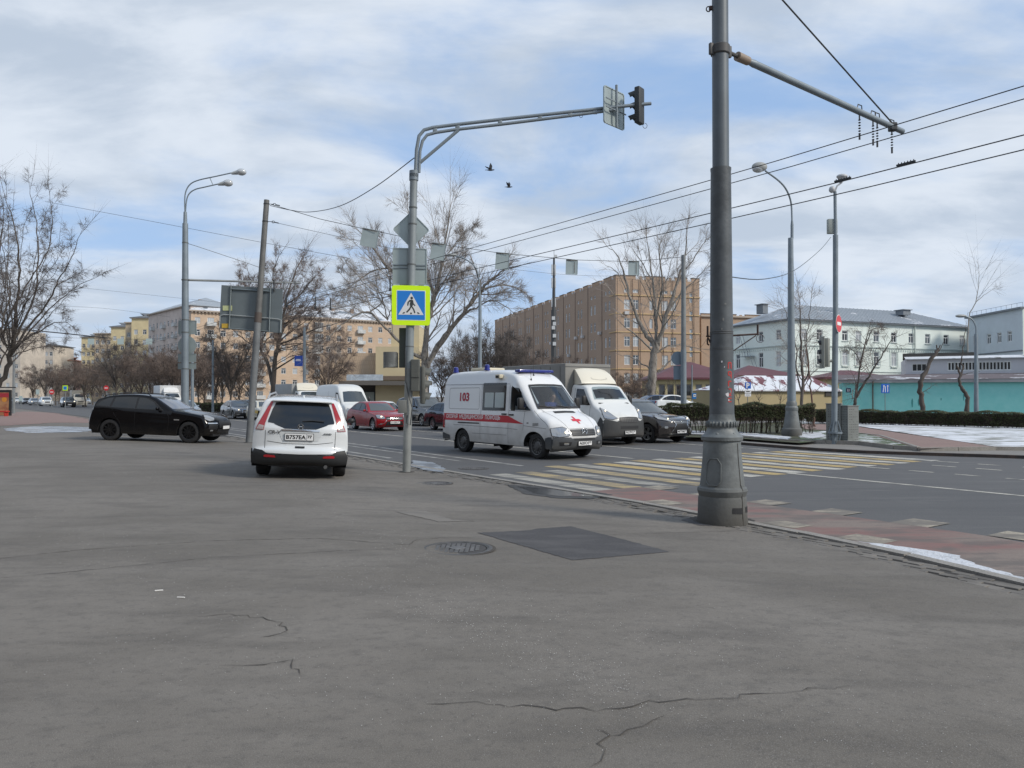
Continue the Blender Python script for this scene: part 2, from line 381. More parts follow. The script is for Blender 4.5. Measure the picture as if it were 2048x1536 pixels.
# near pavement, follows the kerb line and dips towards it
ss = frange(-40, 20, 60) + frange(21, 60, 39) + frange(64, 160, 24) + frange(180, 400, 11)
mb = MB(); cols = [-1.0, -.55, -.3, -.15, -.05] + [i / 14 for i in range(15)]
vs = []
for s in ss:
 e = tn(s) - 0.62
 for c in cols:
  t = e + c * 60 if c < 0 else e - 9 + c * 9
  if c < 0: t = e - 9 + c * 60
  p = st(s, t); vs.append((p.x, p.y, zg(p.x, p.y)))
k = len(cols)
mb.add(vs, [(i * k + j, (i + 1) * k + j, (i + 1) * k + j + 1, i * k + j + 1) for i in range(len(ss) - 1) for j in range(k - 1)])
o = mb.build('pavement', m_walk, smooth=True); o['kind'] = 'structure'
def ribbon(name, sl_, t0f, t1f, zf, m, thick=0.0, kind='structure'):
 mb = MB(); vs = []; n = len(sl_)
 for s in sl_:
  a = st(s, t0f(s)); b = st(s, t1f(s)); vs += [(a.x, a.y, zf(a.x, a.y)), (b.x, b.y, zf(b.x, b.y))]
 fs = [(2 * i, 2 * i + 1, 2 * i + 3, 2 * i + 2) for i in range(n - 1)]
 if thick:
  vs += [(x, y, z - thick) for x, y, z in vs]; q = 2 * n
  for i in range(n - 1):
   fs += [(2 * i, 2 * i + 2, q + 2 * i + 2, q + 2 * i), (2 * i + 1, q + 2 * i + 1, q + 2 * i + 3, 2 * i + 3)]
  fs += [(0, q, q + 1, 1), (2 * n - 2, 2 * n - 1, q + 2 * n - 1, q + 2 * n - 2)]
 mb.add(vs, fs); o = mb.build(name, m); o['kind'] = kind; return o
# brick course and granite kerb
ribbon('brick_course_bed', ss, lambda s: tn(s) - .63, lambda s: tn(s) - .15, lambda x, y: zg(x, y) - 0.012, mat('sandy_joint', (0.05, 0.045, 0.04), 0.95, var=.4, vscale=6))
rnd = random.Random(4); mb = MB(); s = 2.0
while s < 34:
 ds = 0.205
 for j in range(4):
  t = tn(s) - 0.58 + j * 0.112; oo = 0.1 * (j % 2)
  if rnd.random() < 0.06: continue
  p = st(s + oo, t); z = zg(p.x, p.y) + rnd.uniform(-.008, .004)
  mb.box((p.x, p.y, z - 0.02), (0.19, 0.10, 0.045), rz=math.atan2(U.y, U.x) + rnd.uniform(-.03, .03), bev=0.008)
 s += ds
o = mb.build('brick_course', mat('kerb_bricks', (0.10, 0.092, 0.082), 0.9, var=.0, col2=(0.19, 0.175, 0.155), vscale=2.5)); o['kind'] = 'structure'
rnd = random.Random(9); s = -30.0; mb = MB()
while s < 60:
 e = s + 1.48; a0, a1 = st(s, tn(s) - .15), st(s, tn(s) + .0); b0, b1 = st(e, tn(e) - .15), st(e, tn(e) + 0)
 z = -0.150 + rnd.uniform(-.004, .004); pts = [a0, a1, b1, b0]
 mb.add([(p.x, p.y, z) for p in pts] + [(p.x, p.y, z - .2) for p in pts], [(0, 1, 2, 3), (0, 4, 5, 1), (1, 5, 6, 2), (2, 6, 7, 3), (3, 7, 4, 0)])
 s += 1.5
o = mb.build('kerb', m_granite); o['kind'] = 'structure'
# road
rs = frange(-60, 80, 70) + frange(90, 400, 31)
ribbon('road', rs, lambda s: tn(s) - .02, lambda s: tf(s) + .05, lambda x, y: ROAD, m_road)
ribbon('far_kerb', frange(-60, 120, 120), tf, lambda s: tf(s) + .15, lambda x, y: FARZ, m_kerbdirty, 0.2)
ribbon('far_pavement', frange(-60, 120, 90), lambda s: tf(s) + .15, lambda s: tf(s) + 110, lambda x, y: FARZ - .004, m_walk2)
# road markings (sheets 4 mm above the road)
def worn(name, c, under=(0.11, 0.11, 0.11), lo=.40, hi=.52, stren=.85, sc_=2.6):
 return layered(name, [(sc_, lo, hi + .1, under, stren, (.35, 1.6, 1), 9), (35, .5, .6, under, .45, (1, 1, 1), 3)], base=c, rough=.8, bumps=((80, .3, .006),))
m_white = worn('white_marking', (0.50, 0.475, 0.41), lo=.50)
m_whitew = worn('worn_white_marking', (0.42, 0.41, 0.38), lo=.42)
m_yel = worn('yellow_marking', (0.46, 0.335, 0.13), lo=.50)
m_yelw = worn('worn_yellow_marking', (0.40, 0.31, 0.16), lo=.44)
m_whw2 = worn('very_worn_white_marking', (0.38, 0.36, 0.31), lo=.42)
m_red = layered('worn_red_lane', [(0.9, .42, .56, (0.215, 0.182, 0.155), .9, (.35, 1.2, 1), 8), (2.2, .48, .60, (0.12, 0.108, 0.098), .8, (.5, 1.3, 1), 8), (40, .5, .62, (.16, .12, .11), .5, (1, 1, 1), 3)], base=(0.215, 0.118, 0.105), rough=.9)
m_worn = layered('worn_tan_marking', [(2.6, .42, .56, (0.14, 0.128, 0.115), .85, (.5, 1.2, 1), 9), (30, .5, .62, (.16, .14, .12), .5, (1, 1, 1), 3)], base=(0.37, 0.33, 0.26), rough=.9)
def mark(mb, s0, s1, t0, t1, z=ROAD + .004, j=0, rnd=random):
 n = max(1, int(abs(s1 - s0) / 1.2)); vs = []
 for i in range(n + 1):
  s = s0 + (s1 - s0) * i / n
  vs += [st(s, t0 + rnd.uniform(-j, j), z), st(s, t1 + rnd.uniform(-j, j), z)]
 mb.add(vs, [(2 * i, 2 * i + 1, 2 * i + 3, 2 * i + 2) for i in range(n)])
rnd = random.Random(11)
mb = MB(); mb2 = MB()
mark(mb, -20, 11.0, 15.0, 15.14, rnd=rnd); mark(mb, 16.0, 130, 14.95, 15.09, rnd=rnd)
mark(mb2, 15.9, 60, 11.05, 11.2, rnd=rnd, j=.01); mark(mb2, 18, 60, 10.5, 10.62, rnd=rnd, j=.01); mark(mb2, 20, 60, 9.35, 9.5, rnd=rnd, j=.01)
for t in (17.95, 19.8, 21.15):
 s = -14.95 - (t - 18) * .35
 while s < 10.3: mark(mb, s, s + .58, t, t + .11, rnd=rnd); s += 1.05
 if t == 19.8: continue
 mark(mb, 16.2, 40, t, t + .13, rnd=rnd); s = 42
 while s < 120: mark(mb, s, s + 2.5, t, t + .12, rnd=rnd); s += 6
o = mb.build('lane_lines', m_white); o['kind'] = 'structure'
o = mb2.build('bus_lane_lines', m_whitew); o['kind'] = 'structure'
# zebra of alternating white and yellow bars running along the avenue
t = 9.25; i = 0; ms = {n: MB() for n in ('w', 'y', 'ww', 'yw')}
while t < 21.6:
 sk = (t - 9.3) * 0.02; k = ('y' if i % 2 else 'w'); k2 = k + 'w' if t < 12.6 else k
 mark(ms[k2], 10.9 - (0.35 if t < 12 else 0) + rnd.uniform(-.1, .1), 15.4 + sk + rnd.uniform(-.1, .1) - (.9 if t < 10.8 else 0), t, t + .47, rnd=rnd, j=.014)
 t += 0.74; i += 1
for k, m in (('w', m_white), ('y', m_yel), ('ww', m_whw2), ('yw', m_yelw)):
 o = ms[k].build('crossing_stripes', m); o['kind'] = 'structure'
mb = MB(); vs = []
sl2 = frange(-20, 10.9, 44)
for s in sl2: vs += [st(s, tn(s) + .12, ROAD + .008), st(s, min(10.35, tn(s) + 2.0), ROAD + .008)]
mb.add(vs, [(2 * i, 2 * i + 1, 2 * i + 3, 2 * i + 2) for i in range(len(sl2) - 1)])
o = mb.build('red_cycle_lane', m_red); o['kind'] = 'structure'
mb = MB(); s = -15.7
while s < 10.6:
 w_ = rnd.uniform(.5, .6); mark(mb, s, s + .52, 10.36, 10.36 + w_, ROAD + .009, j=.02, rnd=rnd)
 if rnd.random() < .8: mark(mb, s - .3, s + .25, tn(s) + .2, tn(s) + .62, ROAD + .012, j=.03, rnd=rnd)
 s += 1.24
o = mb.build('cycle_crossing_squares', m_worn); o['kind'] = 'structure'
# sheets whose outline is given on the ground
def sheet(name, pts, m, off=0.004, z=None, jag=0.0, seed=1, kind='structure', maxlen=.6, sub=0):
 rn = random.Random(seed); P2 = []
 n = len(pts)
 for i in range(n):
  a = pts[i]; b = pts[(i + 1) % n]
  k = max(1, int(math.hypot(a[0] - b[0], a[1] - b[1]) / (jag * 2.2))) if jag else 1
  k = min(k, 60)
  for j in range(k):
   q = j / k; P2.append((a[0] + (b[0] - a[0]) * q + rn.uniform(-jag, jag), a[1] + (b[1] - a[1]) * q + rn.uniform(-jag, jag)))
 mb = MB(); mb.patch(P2, lambda x, y: (x, y, (zg(x, y) if z is None else z) + off), maxlen)
 o = mb.build(name, m); o['kind'] = kind; return o
def gp(*px, z=None): return [tuple(G(a, b, z)[:2]) for a, b in px]
m_patch = layered('dark_asphalt_patch', [(1.5, .45, .65, (0.082, 0.078, 0.078), .8, (1, 2, 1), 9), (160, .54, .64, (.17, .17, .17), .5, (1, 1, 1), 2)], base=(0.050, 0.048, 0.050), rough=.9, bumps=((90, .3, .006),))
sheet('asphalt_patch', gp((955, 1066), (1060, 1061), (1070, 1058), (1142, 1053), (1215, 1071), (1340, 1104), (1145, 1121)), m_patch, jag=.012, seed=3)
sheet('asphalt_patch', gp((1362, 1040), (1400, 1033), (1425, 1036), (1450, 1052), (1400, 1052)), m_patch, off=.005, jag=.02, seed=5)
m_light = layered('pale_patch', [(1.5, .45, .65, (0.14, 0.13, 0.115), .9, (1, 2, 1), 7)], base=(0.185, 0.17, 0.15), rough=.92)
sheet('pale_asphalt_patch', gp((790, 1024), (850, 1022), (905, 1040), (950, 1042), (880, 1044)), m_light, jag=.02, seed=6)
m_crack = mat('crack_dark', (0.070, 0.062, 0.054), 1.0)
def crack(pts, w_=.012, seed=0, wob=.02):
 rn = random.Random(seed); q = [G(a, b) for a, b in pts]; path = []
 for a, b in zip(q, q[1:]):
  k = max(2, int((b - a).length / .06))
  for j in range(k):
   p = a.lerp(b, j / k); path.append(Vector((p.x + rn.uniform(-wob, wob), p.y + rn.uniform(-wob, wob), 0)))
 path.append(q[-1]); mb = MB(); vs = []
 for i, p in enumerate(path):
  d = (path[min(i + 1, len(path) - 1)] - path[max(0, i - 1)]); d.z = 0; d.normalize(); nn = Vector((-d.y, d.x, 0)) * w_ * .75 * rn.uniform(.15, 1.0) * (.25 if i in (0, len(path) - 1) else 1)
  for x in (p + nn, p - nn): vs.append((x.x, x.y, zg(x.x, x.y) + .004))
 mb.add(vs, [(2 * i, 2 * i + 1, 2 * i + 3, 2 * i + 2) for i in range(len(path) - 1)])
 o = mb.build('pavement_crack', m_crack); o['kind'] = 'structure'
crack([(-40, 1122), (160, 1100), (420, 1082), (640, 1077), (820, 1090), (832, 1080), (880, 1076), (960, 1076)], .009, 1, .012)
crack([(-40, 1160), (120, 1146), (420, 1116), (700, 1101), (818, 1097)], .008, 2, .012)
crack([(1210, 1070), (1330, 1066), (1480, 1062), (1530, 1048)], .008, 3, .012)
crack([(860, 1405), (1000, 1408), (1080, 1418), (1210, 1420), (1290, 1405), (1420, 1398), (1560, 1384), (1700, 1372)], .007, 4, .03)
crack([(1190, 1462), (1215, 1476), (1200, 1500), (1180, 1536)], .009, 5, .03)
crack([(1215, 1476), (1290, 1455), (1330, 1432)], .006, 6, .025)
crack([(390, 1232), (470, 1228), (560, 1244), (580, 1262), (520, 1275)], .007, 7, .03)
crack([(440, 1335), (520, 1328), (590, 1322), (600, 1350)], .007, 8, .03)
crack([(690, 953), (800, 957), (930, 955)], .012, 10, .01)
# water, ice and snow
m_water = mat('puddle_water', (0.010, 0.010, 0.010), 0.12, spec=0.03)
m_wet = mat('wet_asphalt', (0.05, 0.047, 0.043), 0.55, spec=.25, var=.3, vscale=4, bump=.2, bscale=20)
m_ice = mat('grey_ice', (0.25, 0.28, 0.31), 0.35, var=0, col2=(0.10, 0.105, 0.115), vscale=2.2, lo=.42, hi=.56, bump=.3, bscale=12)
m_snow = layered('old_snow', [(2.5, .48, .62, (0.30, 0.30, 0.30), .8, (1, 1.6, 1), 9), (30, .55, .65, (.2, .19, .18), .5, (1, 1, 1), 3)], base=(0.60, 0.62, 0.65), rough=.8, bumps=((5, .6, .05), (40, .5, .02)))
sheet('puddle', gp((1036, 974), (1070, 976), (1130, 979), (1200, 990), (1185, 994), (1120, 993), (1068, 987)), m_water, off=.010, jag=.02, seed=8)
sheet('wet_ground', gp((1010, 969), (1075, 973), (1150, 978), (1225, 990), (1190, 998), (1110, 997), (1050, 988)), m_wet, off=.007, jag=.03, seed=7)
sheet('ice_patch', gp((826, 921), (868, 926), (892, 939), (885, 946), (850, 941), (822, 933)), m_ice, off=.012, jag=.04, seed=9)
sheet('ice_patch', gp((15, 856), (60, 853), (130, 853), (200, 856), (215, 860), (150, 865), (60, 866), (5, 861)), mat('wet_grey_ice', (0.36, 0.39, 0.43), 0.25, col2=(0.11, 0.105, 0.10), vscale=1.1, lo=.42, hi=.52), off=.008, jag=.12, seed=10)
sheet('snow_strip', [tuple(st(s, tn(s) + t)[:2]) for s, t in ((5.3, .0), (4.9, .16), (4.5, .34), (4.2, .42), (3.9, .22), (3.4, .10), (2.8, .06), (2.6, .0), (3.5, 0))], m_snow, z=ROAD, off=.045, jag=.035, seed=12)
# pale trail of salt and loose grit trodden over the pavement
rn = random.Random(5); mb = MB()
bands = [((660, 1130), (1290, 1400), 55, 900), ((560, 960), (900, 1150), 20, 260), ((0, 1010), (560, 1260), 60, 330), ((900, 1180), (1500, 1300), 80, 420), ((200, 1280), (1300, 1500), 110, 420), ((1400, 1200), (2000, 1480), 130, 260), ((40, 905), (330, 960), 14, 150), ((950, 1340), (1900, 1500), 90, 260)]
for (a, b, wd, n_) in bands:
 for _ in range(n_):
  q = rn.random(); px = a[0] + (b[0] - a[0]) * q + rn.gauss(0, wd); py = a[1] + (b[1] - a[1]) * q + rn.gauss(0, wd * .35)
  if py < 880 or py > 1536 or px < -60 or px > 2080: continue
  p = G(px, py)
  if p.x * V.x + p.y * V.y > 7.9: continue
  r_ = rn.choice((.0010, .0013, .0016, .0024)) * (1 + .08 * p.y); z = p.z + .002; k = 5; a0 = rn.random() * 6
  mb.add([(p.x + r_ * math.cos(a0 + j * 1.257) * rn.uniform(.6, 1.2), p.y + r_ * math.sin(a0 + j * 1.257) * rn.uniform(.6, 1.2), z) for j in range(k)] + [(p.x, p.y, z + r_)], [(j, (j + 1) % k, k) for j in range(k)])
o = mb.build('salt_grit', mat('salt_white', (0.48, 0.47, 0.45), 0.7)); o['kind'] = 'stuff'
# far side: island beds, rosy path, snowy lawn
m_lawn = layered('lawn_soil', [(3, .4, .6, (0.045, 0.06, 0.02), .9, (1, 1, 1), 7), (14, .5, .64, (.09, .085, .05), .5, (1, 1, 1), 5)], base=(0.055, 0.05, 0.032))
m_snowlawn = layered('snow_over_lawn', [(0.55, .50, .56, (0.12, 0.12, 0.08), .9, (1, 4.0, 1), 10), (5, .5, .7, (.5, .52, .55), .4, (1, 1, 1), 6)], base=(0.66, 0.68, 0.71), rough=.8, bumps=((4, .5, .06),))
m_grasssnow = layered('grass_with_snow', [(1.3, .53, .56, (0.62, 0.64, 0.66), 1.0, (1, 2.2, 1), 9)], base=(0.05, 0.075, 0.022), rough=.9)
Z1 = FARZ + .08
sheet('lawn', gp((1360, 853), (1372, 874), (1480, 877), (1600, 886), (1660, 880), (1655, 850), (1600, 842), z=Z1), m_lawn, z=Z1, off=0)
sheet('lawn', gp((1600, 886), (1655, 878), (1718, 885), (1790, 893), (1838, 896), (1750, 869), (1700, 864), (1640, 862), (1600, 862), z=Z1), m_grasssnow, z=Z1, off=.004)
sheet('path', gp((1600, 849), (1640, 848), (1700, 851), (1800, 866), (1900, 880), (1990, 894), (1838, 897), (1750, 871), (1690, 862), (1610, 858), z=Z1 + .01), m_brickpath, z=Z1, off=.012)
sheet('snow_field', gp((1600, 838), (1640, 838), (2300, 850), (2500, 900), (1992, 894), (1900, 880), (1800, 865), (1700, 850), (1640, 847), (1600, 847), z=Z1 + .01), m_snowlawn, z=Z1, off=.02)
sheet('snow_strip', gp((1598, 864), (1640, 866), (1655, 873), (1625, 878), (1598, 874), z=Z1), m_snow, z=Z1, off=.02, jag=.05, seed=22)
sheet('snow_strip', gp((1370, 868), (1480, 871), (1580, 880), (1580, 874), (1480, 864), (1375, 862), z=Z1), m_snow, z=Z1, off=.015, jag=.08, seed=23)
mb = MB()
def edging(mb, pts, w_=.12, top=Z1 + .045, bot=FARZ - .1):
 q = [G(a, b, Z1) for a, b in pts]
 for a, b in zip(q, q[1:]):
  d = (b - a); d.z = 0; n_ = max(1, round(d.length / 1.5)); d.normalize(); nn = Vector((-d.y, d.x, 0)) * w_ / 2
  for i in range(n_):
   p = a.lerp(b, i / n_); r_ = a.lerp(b, (i + 1) / n_) - d * .02; vs = [p + nn, p - nn, r_ - nn, r_ + nn]
   mb.add([(v.x, v.y, top) for v in vs] + [(v.x, v.y, bot) for v in vs], [(0, 1, 2, 3), (0, 4, 5, 1), (1, 5, 6, 2), (2, 6, 7, 3), (3, 7, 4, 0)])
edging(mb, [(1350, 869), (1480, 874), (1560, 881), (1652, 883), (1720, 885), (1790, 893), (1838, 896)])
edging(mb, [(1838, 896), (1760, 871), (1700, 865)], top=Z1 + .03)
edging(mb, [(1838, 897), (1990, 895), (2200, 897)], top=Z1 + .03)
o = mb.build('island_edging', m_granite); o['kind'] = 'structure'
# courtyard behind
sheet('side_street', [tuple(st(s, t)[:2]) for s, t in ((-40, 46), (70, 46), (70, 62), (-40, 62))], m_road, z=FARZ, off=.003)
sheet('rosy_pavement', gp((-60, 838), (45, 823), (110, 826), (175, 838), (190, 846), (110, 846), (0, 852), (-60, 852)), m_brickpath, off=.01, jag=.3)
for px, py, r0 in ((1443.5, 1040, .34), (813, 944, .095), (498, 885, .13)):  # dark ragged ring on the pavement around each pole foot
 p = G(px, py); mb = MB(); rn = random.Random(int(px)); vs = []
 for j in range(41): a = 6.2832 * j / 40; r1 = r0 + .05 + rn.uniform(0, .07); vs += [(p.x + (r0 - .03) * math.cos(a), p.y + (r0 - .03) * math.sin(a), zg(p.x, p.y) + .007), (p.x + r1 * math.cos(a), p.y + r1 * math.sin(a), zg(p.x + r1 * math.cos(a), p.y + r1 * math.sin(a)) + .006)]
 mb.add(vs, [(2 * j, 2 * j + 1, 2 * j + 3, 2 * j + 2) for j in range(40)]); o = mb.build('pole_foot_ring', mat('ring_dark', (.045, .04, .035), .95, var=.4, vscale=9)); o['kind'] = 'structure'
# manhole covers
def manhole(px, py, r, label, z=None):
 p = G(px, py, z); t = thing('manhole_cover', label, 'manhole cover', p)
 mb = MB(); mb.lathe([(r + .055, -.05), (r + .055, .006), (r + .02, .010), (r + .012, .004), (r, .003), (r, -.05)], n=48)
 mb.build('rim', mat('iron_rim', (0.10, 0.097, 0.094), 0.6, 0.4, var=.3, vscale=12), t, True)
 mb = MB(); mb.lathe([(r - .012, -.04), (r - .012, .003), (.001, .003)], n=48)
 stp = .052; k = int(r / stp) + 1
 for i in range(-k, k + 1):
  for j in range(-k, k + 1):
   x, y = i * stp, j * stp
   if math.hypot(x, y) < r - .05 and math.hypot(x, y) > .10: mb.box((x, y, .005), (.038, .038, .008), mi=1)
 mb.lathe([(.085, .0), (.085, .010), (.07, .011), (.001, .011)], n=20, mi=1)
 mb.build('cover', [mat('iron_groove', (0.055, 0.052, 0.05), 0.8), mat('iron_raised', (0.14, 0.135, 0.13), 0.55, 0.3, var=.3, vscale=9)], t)
 mb = MB(); mb.lathe([(r + .09, .0015), (r + .055, .002)], n=48); mb.f.pop(); mb.f.pop(); mb.m.pop(); mb.m.pop()
 mb.build('joint', m_crack, t)
manhole(915, 1097, .31, 'round iron manhole cover beside the dark asphalt patch')
manhole(868, 967, .29, 'small-looking manhole cover behind the traffic signal pole, near the puddle')
manhole(947, 937, .29, 'flat manhole cover in the road in front of the ambulance', ROAD + .002)
# litter
for i, (px, py, a, l) in enumerate(((318, 1182, .3, 'short white cigarette butt, the farther of two on the pavement'), (362, 1196, -.1, 'white cigarette butt, the nearer of two on the pavement'))):
 p = G(px, py); d = Vector((math.cos(a), math.sin(a), 0)) * .03
 mb = MB(); mb.cyl(p + Vector((0, 0, .005)) - d, p + Vector((0, 0, .005)) + d, .005, n=8)
 tag(mb.build('cigarette_butt', mat('paper_white', (.7, .69, .66), .8), origin=p), l, 'cigarette butt', 'cigarette butts on the pavement')
# ---------------------------------------------------------------- vehicles
class Car:
 """One vehicle body as a single lofted skin. a = distance behind the front bumper, z = height."""
 def __init__(s, L, W, sil, wheels, r, belt, tum=.34, cf=.30, lf=.56, cr=.22, lr=.6, cw=.10, wz=(1.2, 2.3), rad=.09, crown=.035, sill=.24, hi=(9, 0), arch=.065, step=.015, plan=None):
  s.L, s.W, s.wheels, s.r, s.belt, s.tum = L, W, wheels, r, belt, tum
  s.cf, s.lf, s.cr, s.lr, s.cw, s.wz, s.rad, s.crown, s.sill, s.hi, s.R, s.step, s.plan = cf, lf, cr, lr, cw, wz, rad, crown, sill, hi, r + arch, step, plan
  c = catmull(sil, 7); s.sil = c
  # top contour: part of the outline from foremost to rearmost point
  i0 = min(range(len(c)), key=lambda i: c[i][0]); i1 = max(range(len(c)), key=lambda i: c[i][0]); s.i0, s.i1 = i0, i1
 def top(s, a):
  best = 0
  for (x, y), (u, v) in zip(s.sil, s.sil[1:]):
   if min(x, u) <= a <= max(x, u): best = max(best, y + (v - y) * ((a - x) / (u - x) if u != x else 0))
  return best or s.sil[0][1]
 def fa(s, z):
  for (x, y), (u, v) in zip(s.sil, s.sil[1:]):
   if min(y, v) <= z <= max(y, v) and v != y: return x + (u - x) * (z - y) / (v - y)
  return min(s.sil, key=lambda p: abs(p[1] - z))[0]
 def ra(s, z):
  q = s.sil[::-1]
  for (x, y), (u, v) in zip(q, q[1:]):
   if min(y, v) <= z <= max(y, v) and v != y: return x + (u - x) * (z - y) / (v - y)
  return s.L
 def zlo(s, a):
  z = lin(s.sill, a) if isinstance(s.sill, list) else s.sill
  for c in s.wheels:
   if abs(a - c) < s.R: z = max(z, s.r + math.sqrt(s.R ** 2 - (a - c) ** 2))
  return z
 def ys(s, a, z):
  b = lin(s.belt, a); h = s.W / 2; zm = .55 * b
  if s.plan: h *= lin(s.plan, a)
  if z < zm: y = h * (1 - .05 * ((zm - z) / zm) ** 2)
  else: y = h * (1 - .035 * (min(1, (z - zm) / (b - zm))) ** 2)
  if z > b: y -= s.step * min(1, (z - b) / .03) + s.tum * (z - b) * (1 + .25 * (z - b))
  if z > s.hi[0]: y -= s.hi[1] * (z - s.hi[0])
  return max(.2, y)
 def warp(s, a, y):
  q = abs(y) / (s.W / 2); f = max(0, 1 - a / s.lf); r_ = max(0, 1 - (s.L - a) / s.lr)
  g_ = 0
  if s.wz[0] < a < s.wz[1]: g_ = math.sin(math.pi * (a - s.wz[0]) / (s.wz[1] - s.wz[0]))
  return a + s.cf * q ** 3 * f * f * (3 - 2 * f) - s.cr * q ** 3 * r_ * r_ * (3 - 2 * r_) + s.cw * q * q * g_
 def X(s, a, y): return s.L / 2 - s.warp(a, y)
 def side(s, sg, off=.006):
  def f(a, z):
   y = s.ys(a, z) + off; return (s.X(a, y), sg * y, z)
  return f
 def yk(s, y):  # crown drop
  return s.crown * (abs(y) / (s.W / 2)) ** 2
 def front(s, off=.008):
  def f(y, z):
   zz = z + s.yk(y); a = s.fa(zz); a2 = s.fa(zz + .03); sl = max(.0, (a2 - a) / .03); nz = sl / math.hypot(1, sl)
   return (s.X(a, y) + off * (1 - nz * .6) * 1.0, y, z + off * nz)
  return f
 def rear(s, off=.008):
  def f(y, z):
   zz = z + s.yk(y); a = s.ra(zz); a2 = s.ra(zz + .03); sl = max(0, (a - a2) / .03); nz = sl / math.hypot(1, sl)
   return (s.X(a, y) - off * (1 - nz * .6), y, z + off * nz)
  return f
 def ontop(s, off=.006):
  def f(a, y): return (s.X(a, y), y, s.top(a) - s.yk(y) + off)
  return f
 def shell(s, root, m, holes=None, name='body', two=None):
  sil = s.sil; st_ = [(a, z) for a, z in sil]
  # extra stations at the wheel arches
  ext = []
  for c in s.wheels:
   for a in [c - s.R - .012, c + s.R + .012] + [c + s.R * math.cos(math.pi * i / 16) for i in range(17)]: ext.append(a)
  for a in ext:
   best = None
   for i in range(s.i0, s.i1):
    x, y = st_i = sil[i]; u, v = sil[i + 1]
    if min(x, u) <= a <= max(x, u):
     z = y + (v - y) * ((a - x) / (u - x) if u != x else 0)
     if best is None or z > best[1]: best = (i + ((a - x) / (u - x) if u != x else 0), z)
   if best: st_.append((a, best[1], best[0]))
  st_ = sorted([(p[2] if len(p) == 3 else sil.index((p[0], p[1])), p[0], p[1]) for p in st_])
  rings = []; keys = []
  for _, a, zt in st_:
   zl = min(s.zlo(a), zt - .004); b = lin(s.belt, a); r_ = min(s.rad, (zt - zl) * .5)
   zt2 = zt - s.yk(s.ys(a, zt)); zs = max(zl + .001, zt2 - r_); zb = min(max(b, zl), zs)
   pts = []
   for i in range(6): pts.append((s.ys(a, zl + (zb - zl) * i / 5), zl + (zb - zl) * i / 5))
   zb2 = min(zb + .03, zs); pts.append((s.ys(a, zb2), zb2))
   for i in range(1, 6): z = zb2 + (zs - zb2) * i / 5; pts.append((s.ys(a, z), z))
   yc = s.ys(a, zs)
   for i in range(1, 5): t = math.pi / 2 * i / 4; pts.append((yc - r_ + r_ * math.cos(t), zs + (zt2 - zs) * math.sin(t)))
   for i in range(1, 8): y = (yc - r_) * (1 - i / 7); pts.append((y, zt - s.yk(y) if True else zt))
   # blend crown so that the ring closes
   ring = [(s.X(a, y), y, z) for y, z in pts]; rings.append(ring); keys.append([(a, y, z) for y, z in pts])
  n = len(rings[0]); mb = MB()
  for sg in (1, -1):
   vs = [(x, sg * y, z) for ring in rings for x, y, z in ring]; fs = []; f2 = []
   for i in range(len(rings) - 1):
    for j in range(n - 1):
     if holes:
      kk = [keys[i][j], keys[i][j + 1], keys[i + 1][j], keys[i + 1][j + 1]]
      ca, cy_, cz = (sum(q[d] for q in kk) / 4 for d in range(3))
      if holes(ca, cy_, cz, j, n, sg): continue
     q = (i * n + j, (i + 1) * n + j, (i + 1) * n + j + 1, i * n + j + 1)
     kk = (keys[i][j], keys[i + 1][j + 1]); (f2 if two and two[0]((kk[0][0] + kk[1][0]) / 2, (kk[0][2] + kk[1][2]) / 2) else fs).append(q if sg > 0 else q[::-1])
   mb.add(vs, fs); mb.f += [tuple(i_ + len(mb.v) - len(vs) for i_ in f_) for f_ in f2]; mb.m += [1] * len(f2)
  # weld the centre line
  o = mb.build(name, [m, two[1]] if two else m, root)
  bm = bmesh.new(); bm.from_mesh(o.data); bmesh.ops.remove_doubles(bm, verts=bm.verts[:], dist=.0008)
  bmesh.ops.dissolve_degenerate(bm, dist=.0005, edges=bm.edges[:]); bmesh.ops.recalc_face_normals(bm, faces=bm.faces[:])
  bm.to_mesh(o.data); bm.free()
  o.data.polygons.foreach_set('use_smooth', [True] * len(o.data.polygons)); o.data.set_sharp_from_angle(angle=R(38))
  # dark underbody and wheel housings
  mb = MB()
  for sg in (1, -1):
   vs = []
   for rr in rings: x, y, z = rr[0]; vs += [(x, sg * (y - .004), z), (x, sg * max(0.05, y - .30), z + .01)]
   mb.add(vs, [(2 * i, 2 * i + 1, 2 * i + 3, 2 * i + 2) for i in range(len(rings) - 1)])
  zf = (min(q[1] for q in s.sill) if isinstance(s.sill, list) else s.sill) + .03
  mb.box((0, 0, zf + .10), (s.L - .35, s.W - .66, .26))
  mb.box((s.L / 2 - (s.wheels[0] + s.wheels[1]) / 2, 0, zf + .05), (s.wheels[1] - s.wheels[0] - 2 * s.R - .02, s.W - .16, .12))
  for c in s.wheels: mb.box((s.L / 2 - c, 0, s.r + s.R / 2 + .1), (2 * s.R, s.W - .68, s.R))
  mb.build('underbody', blackp, root)
  return o
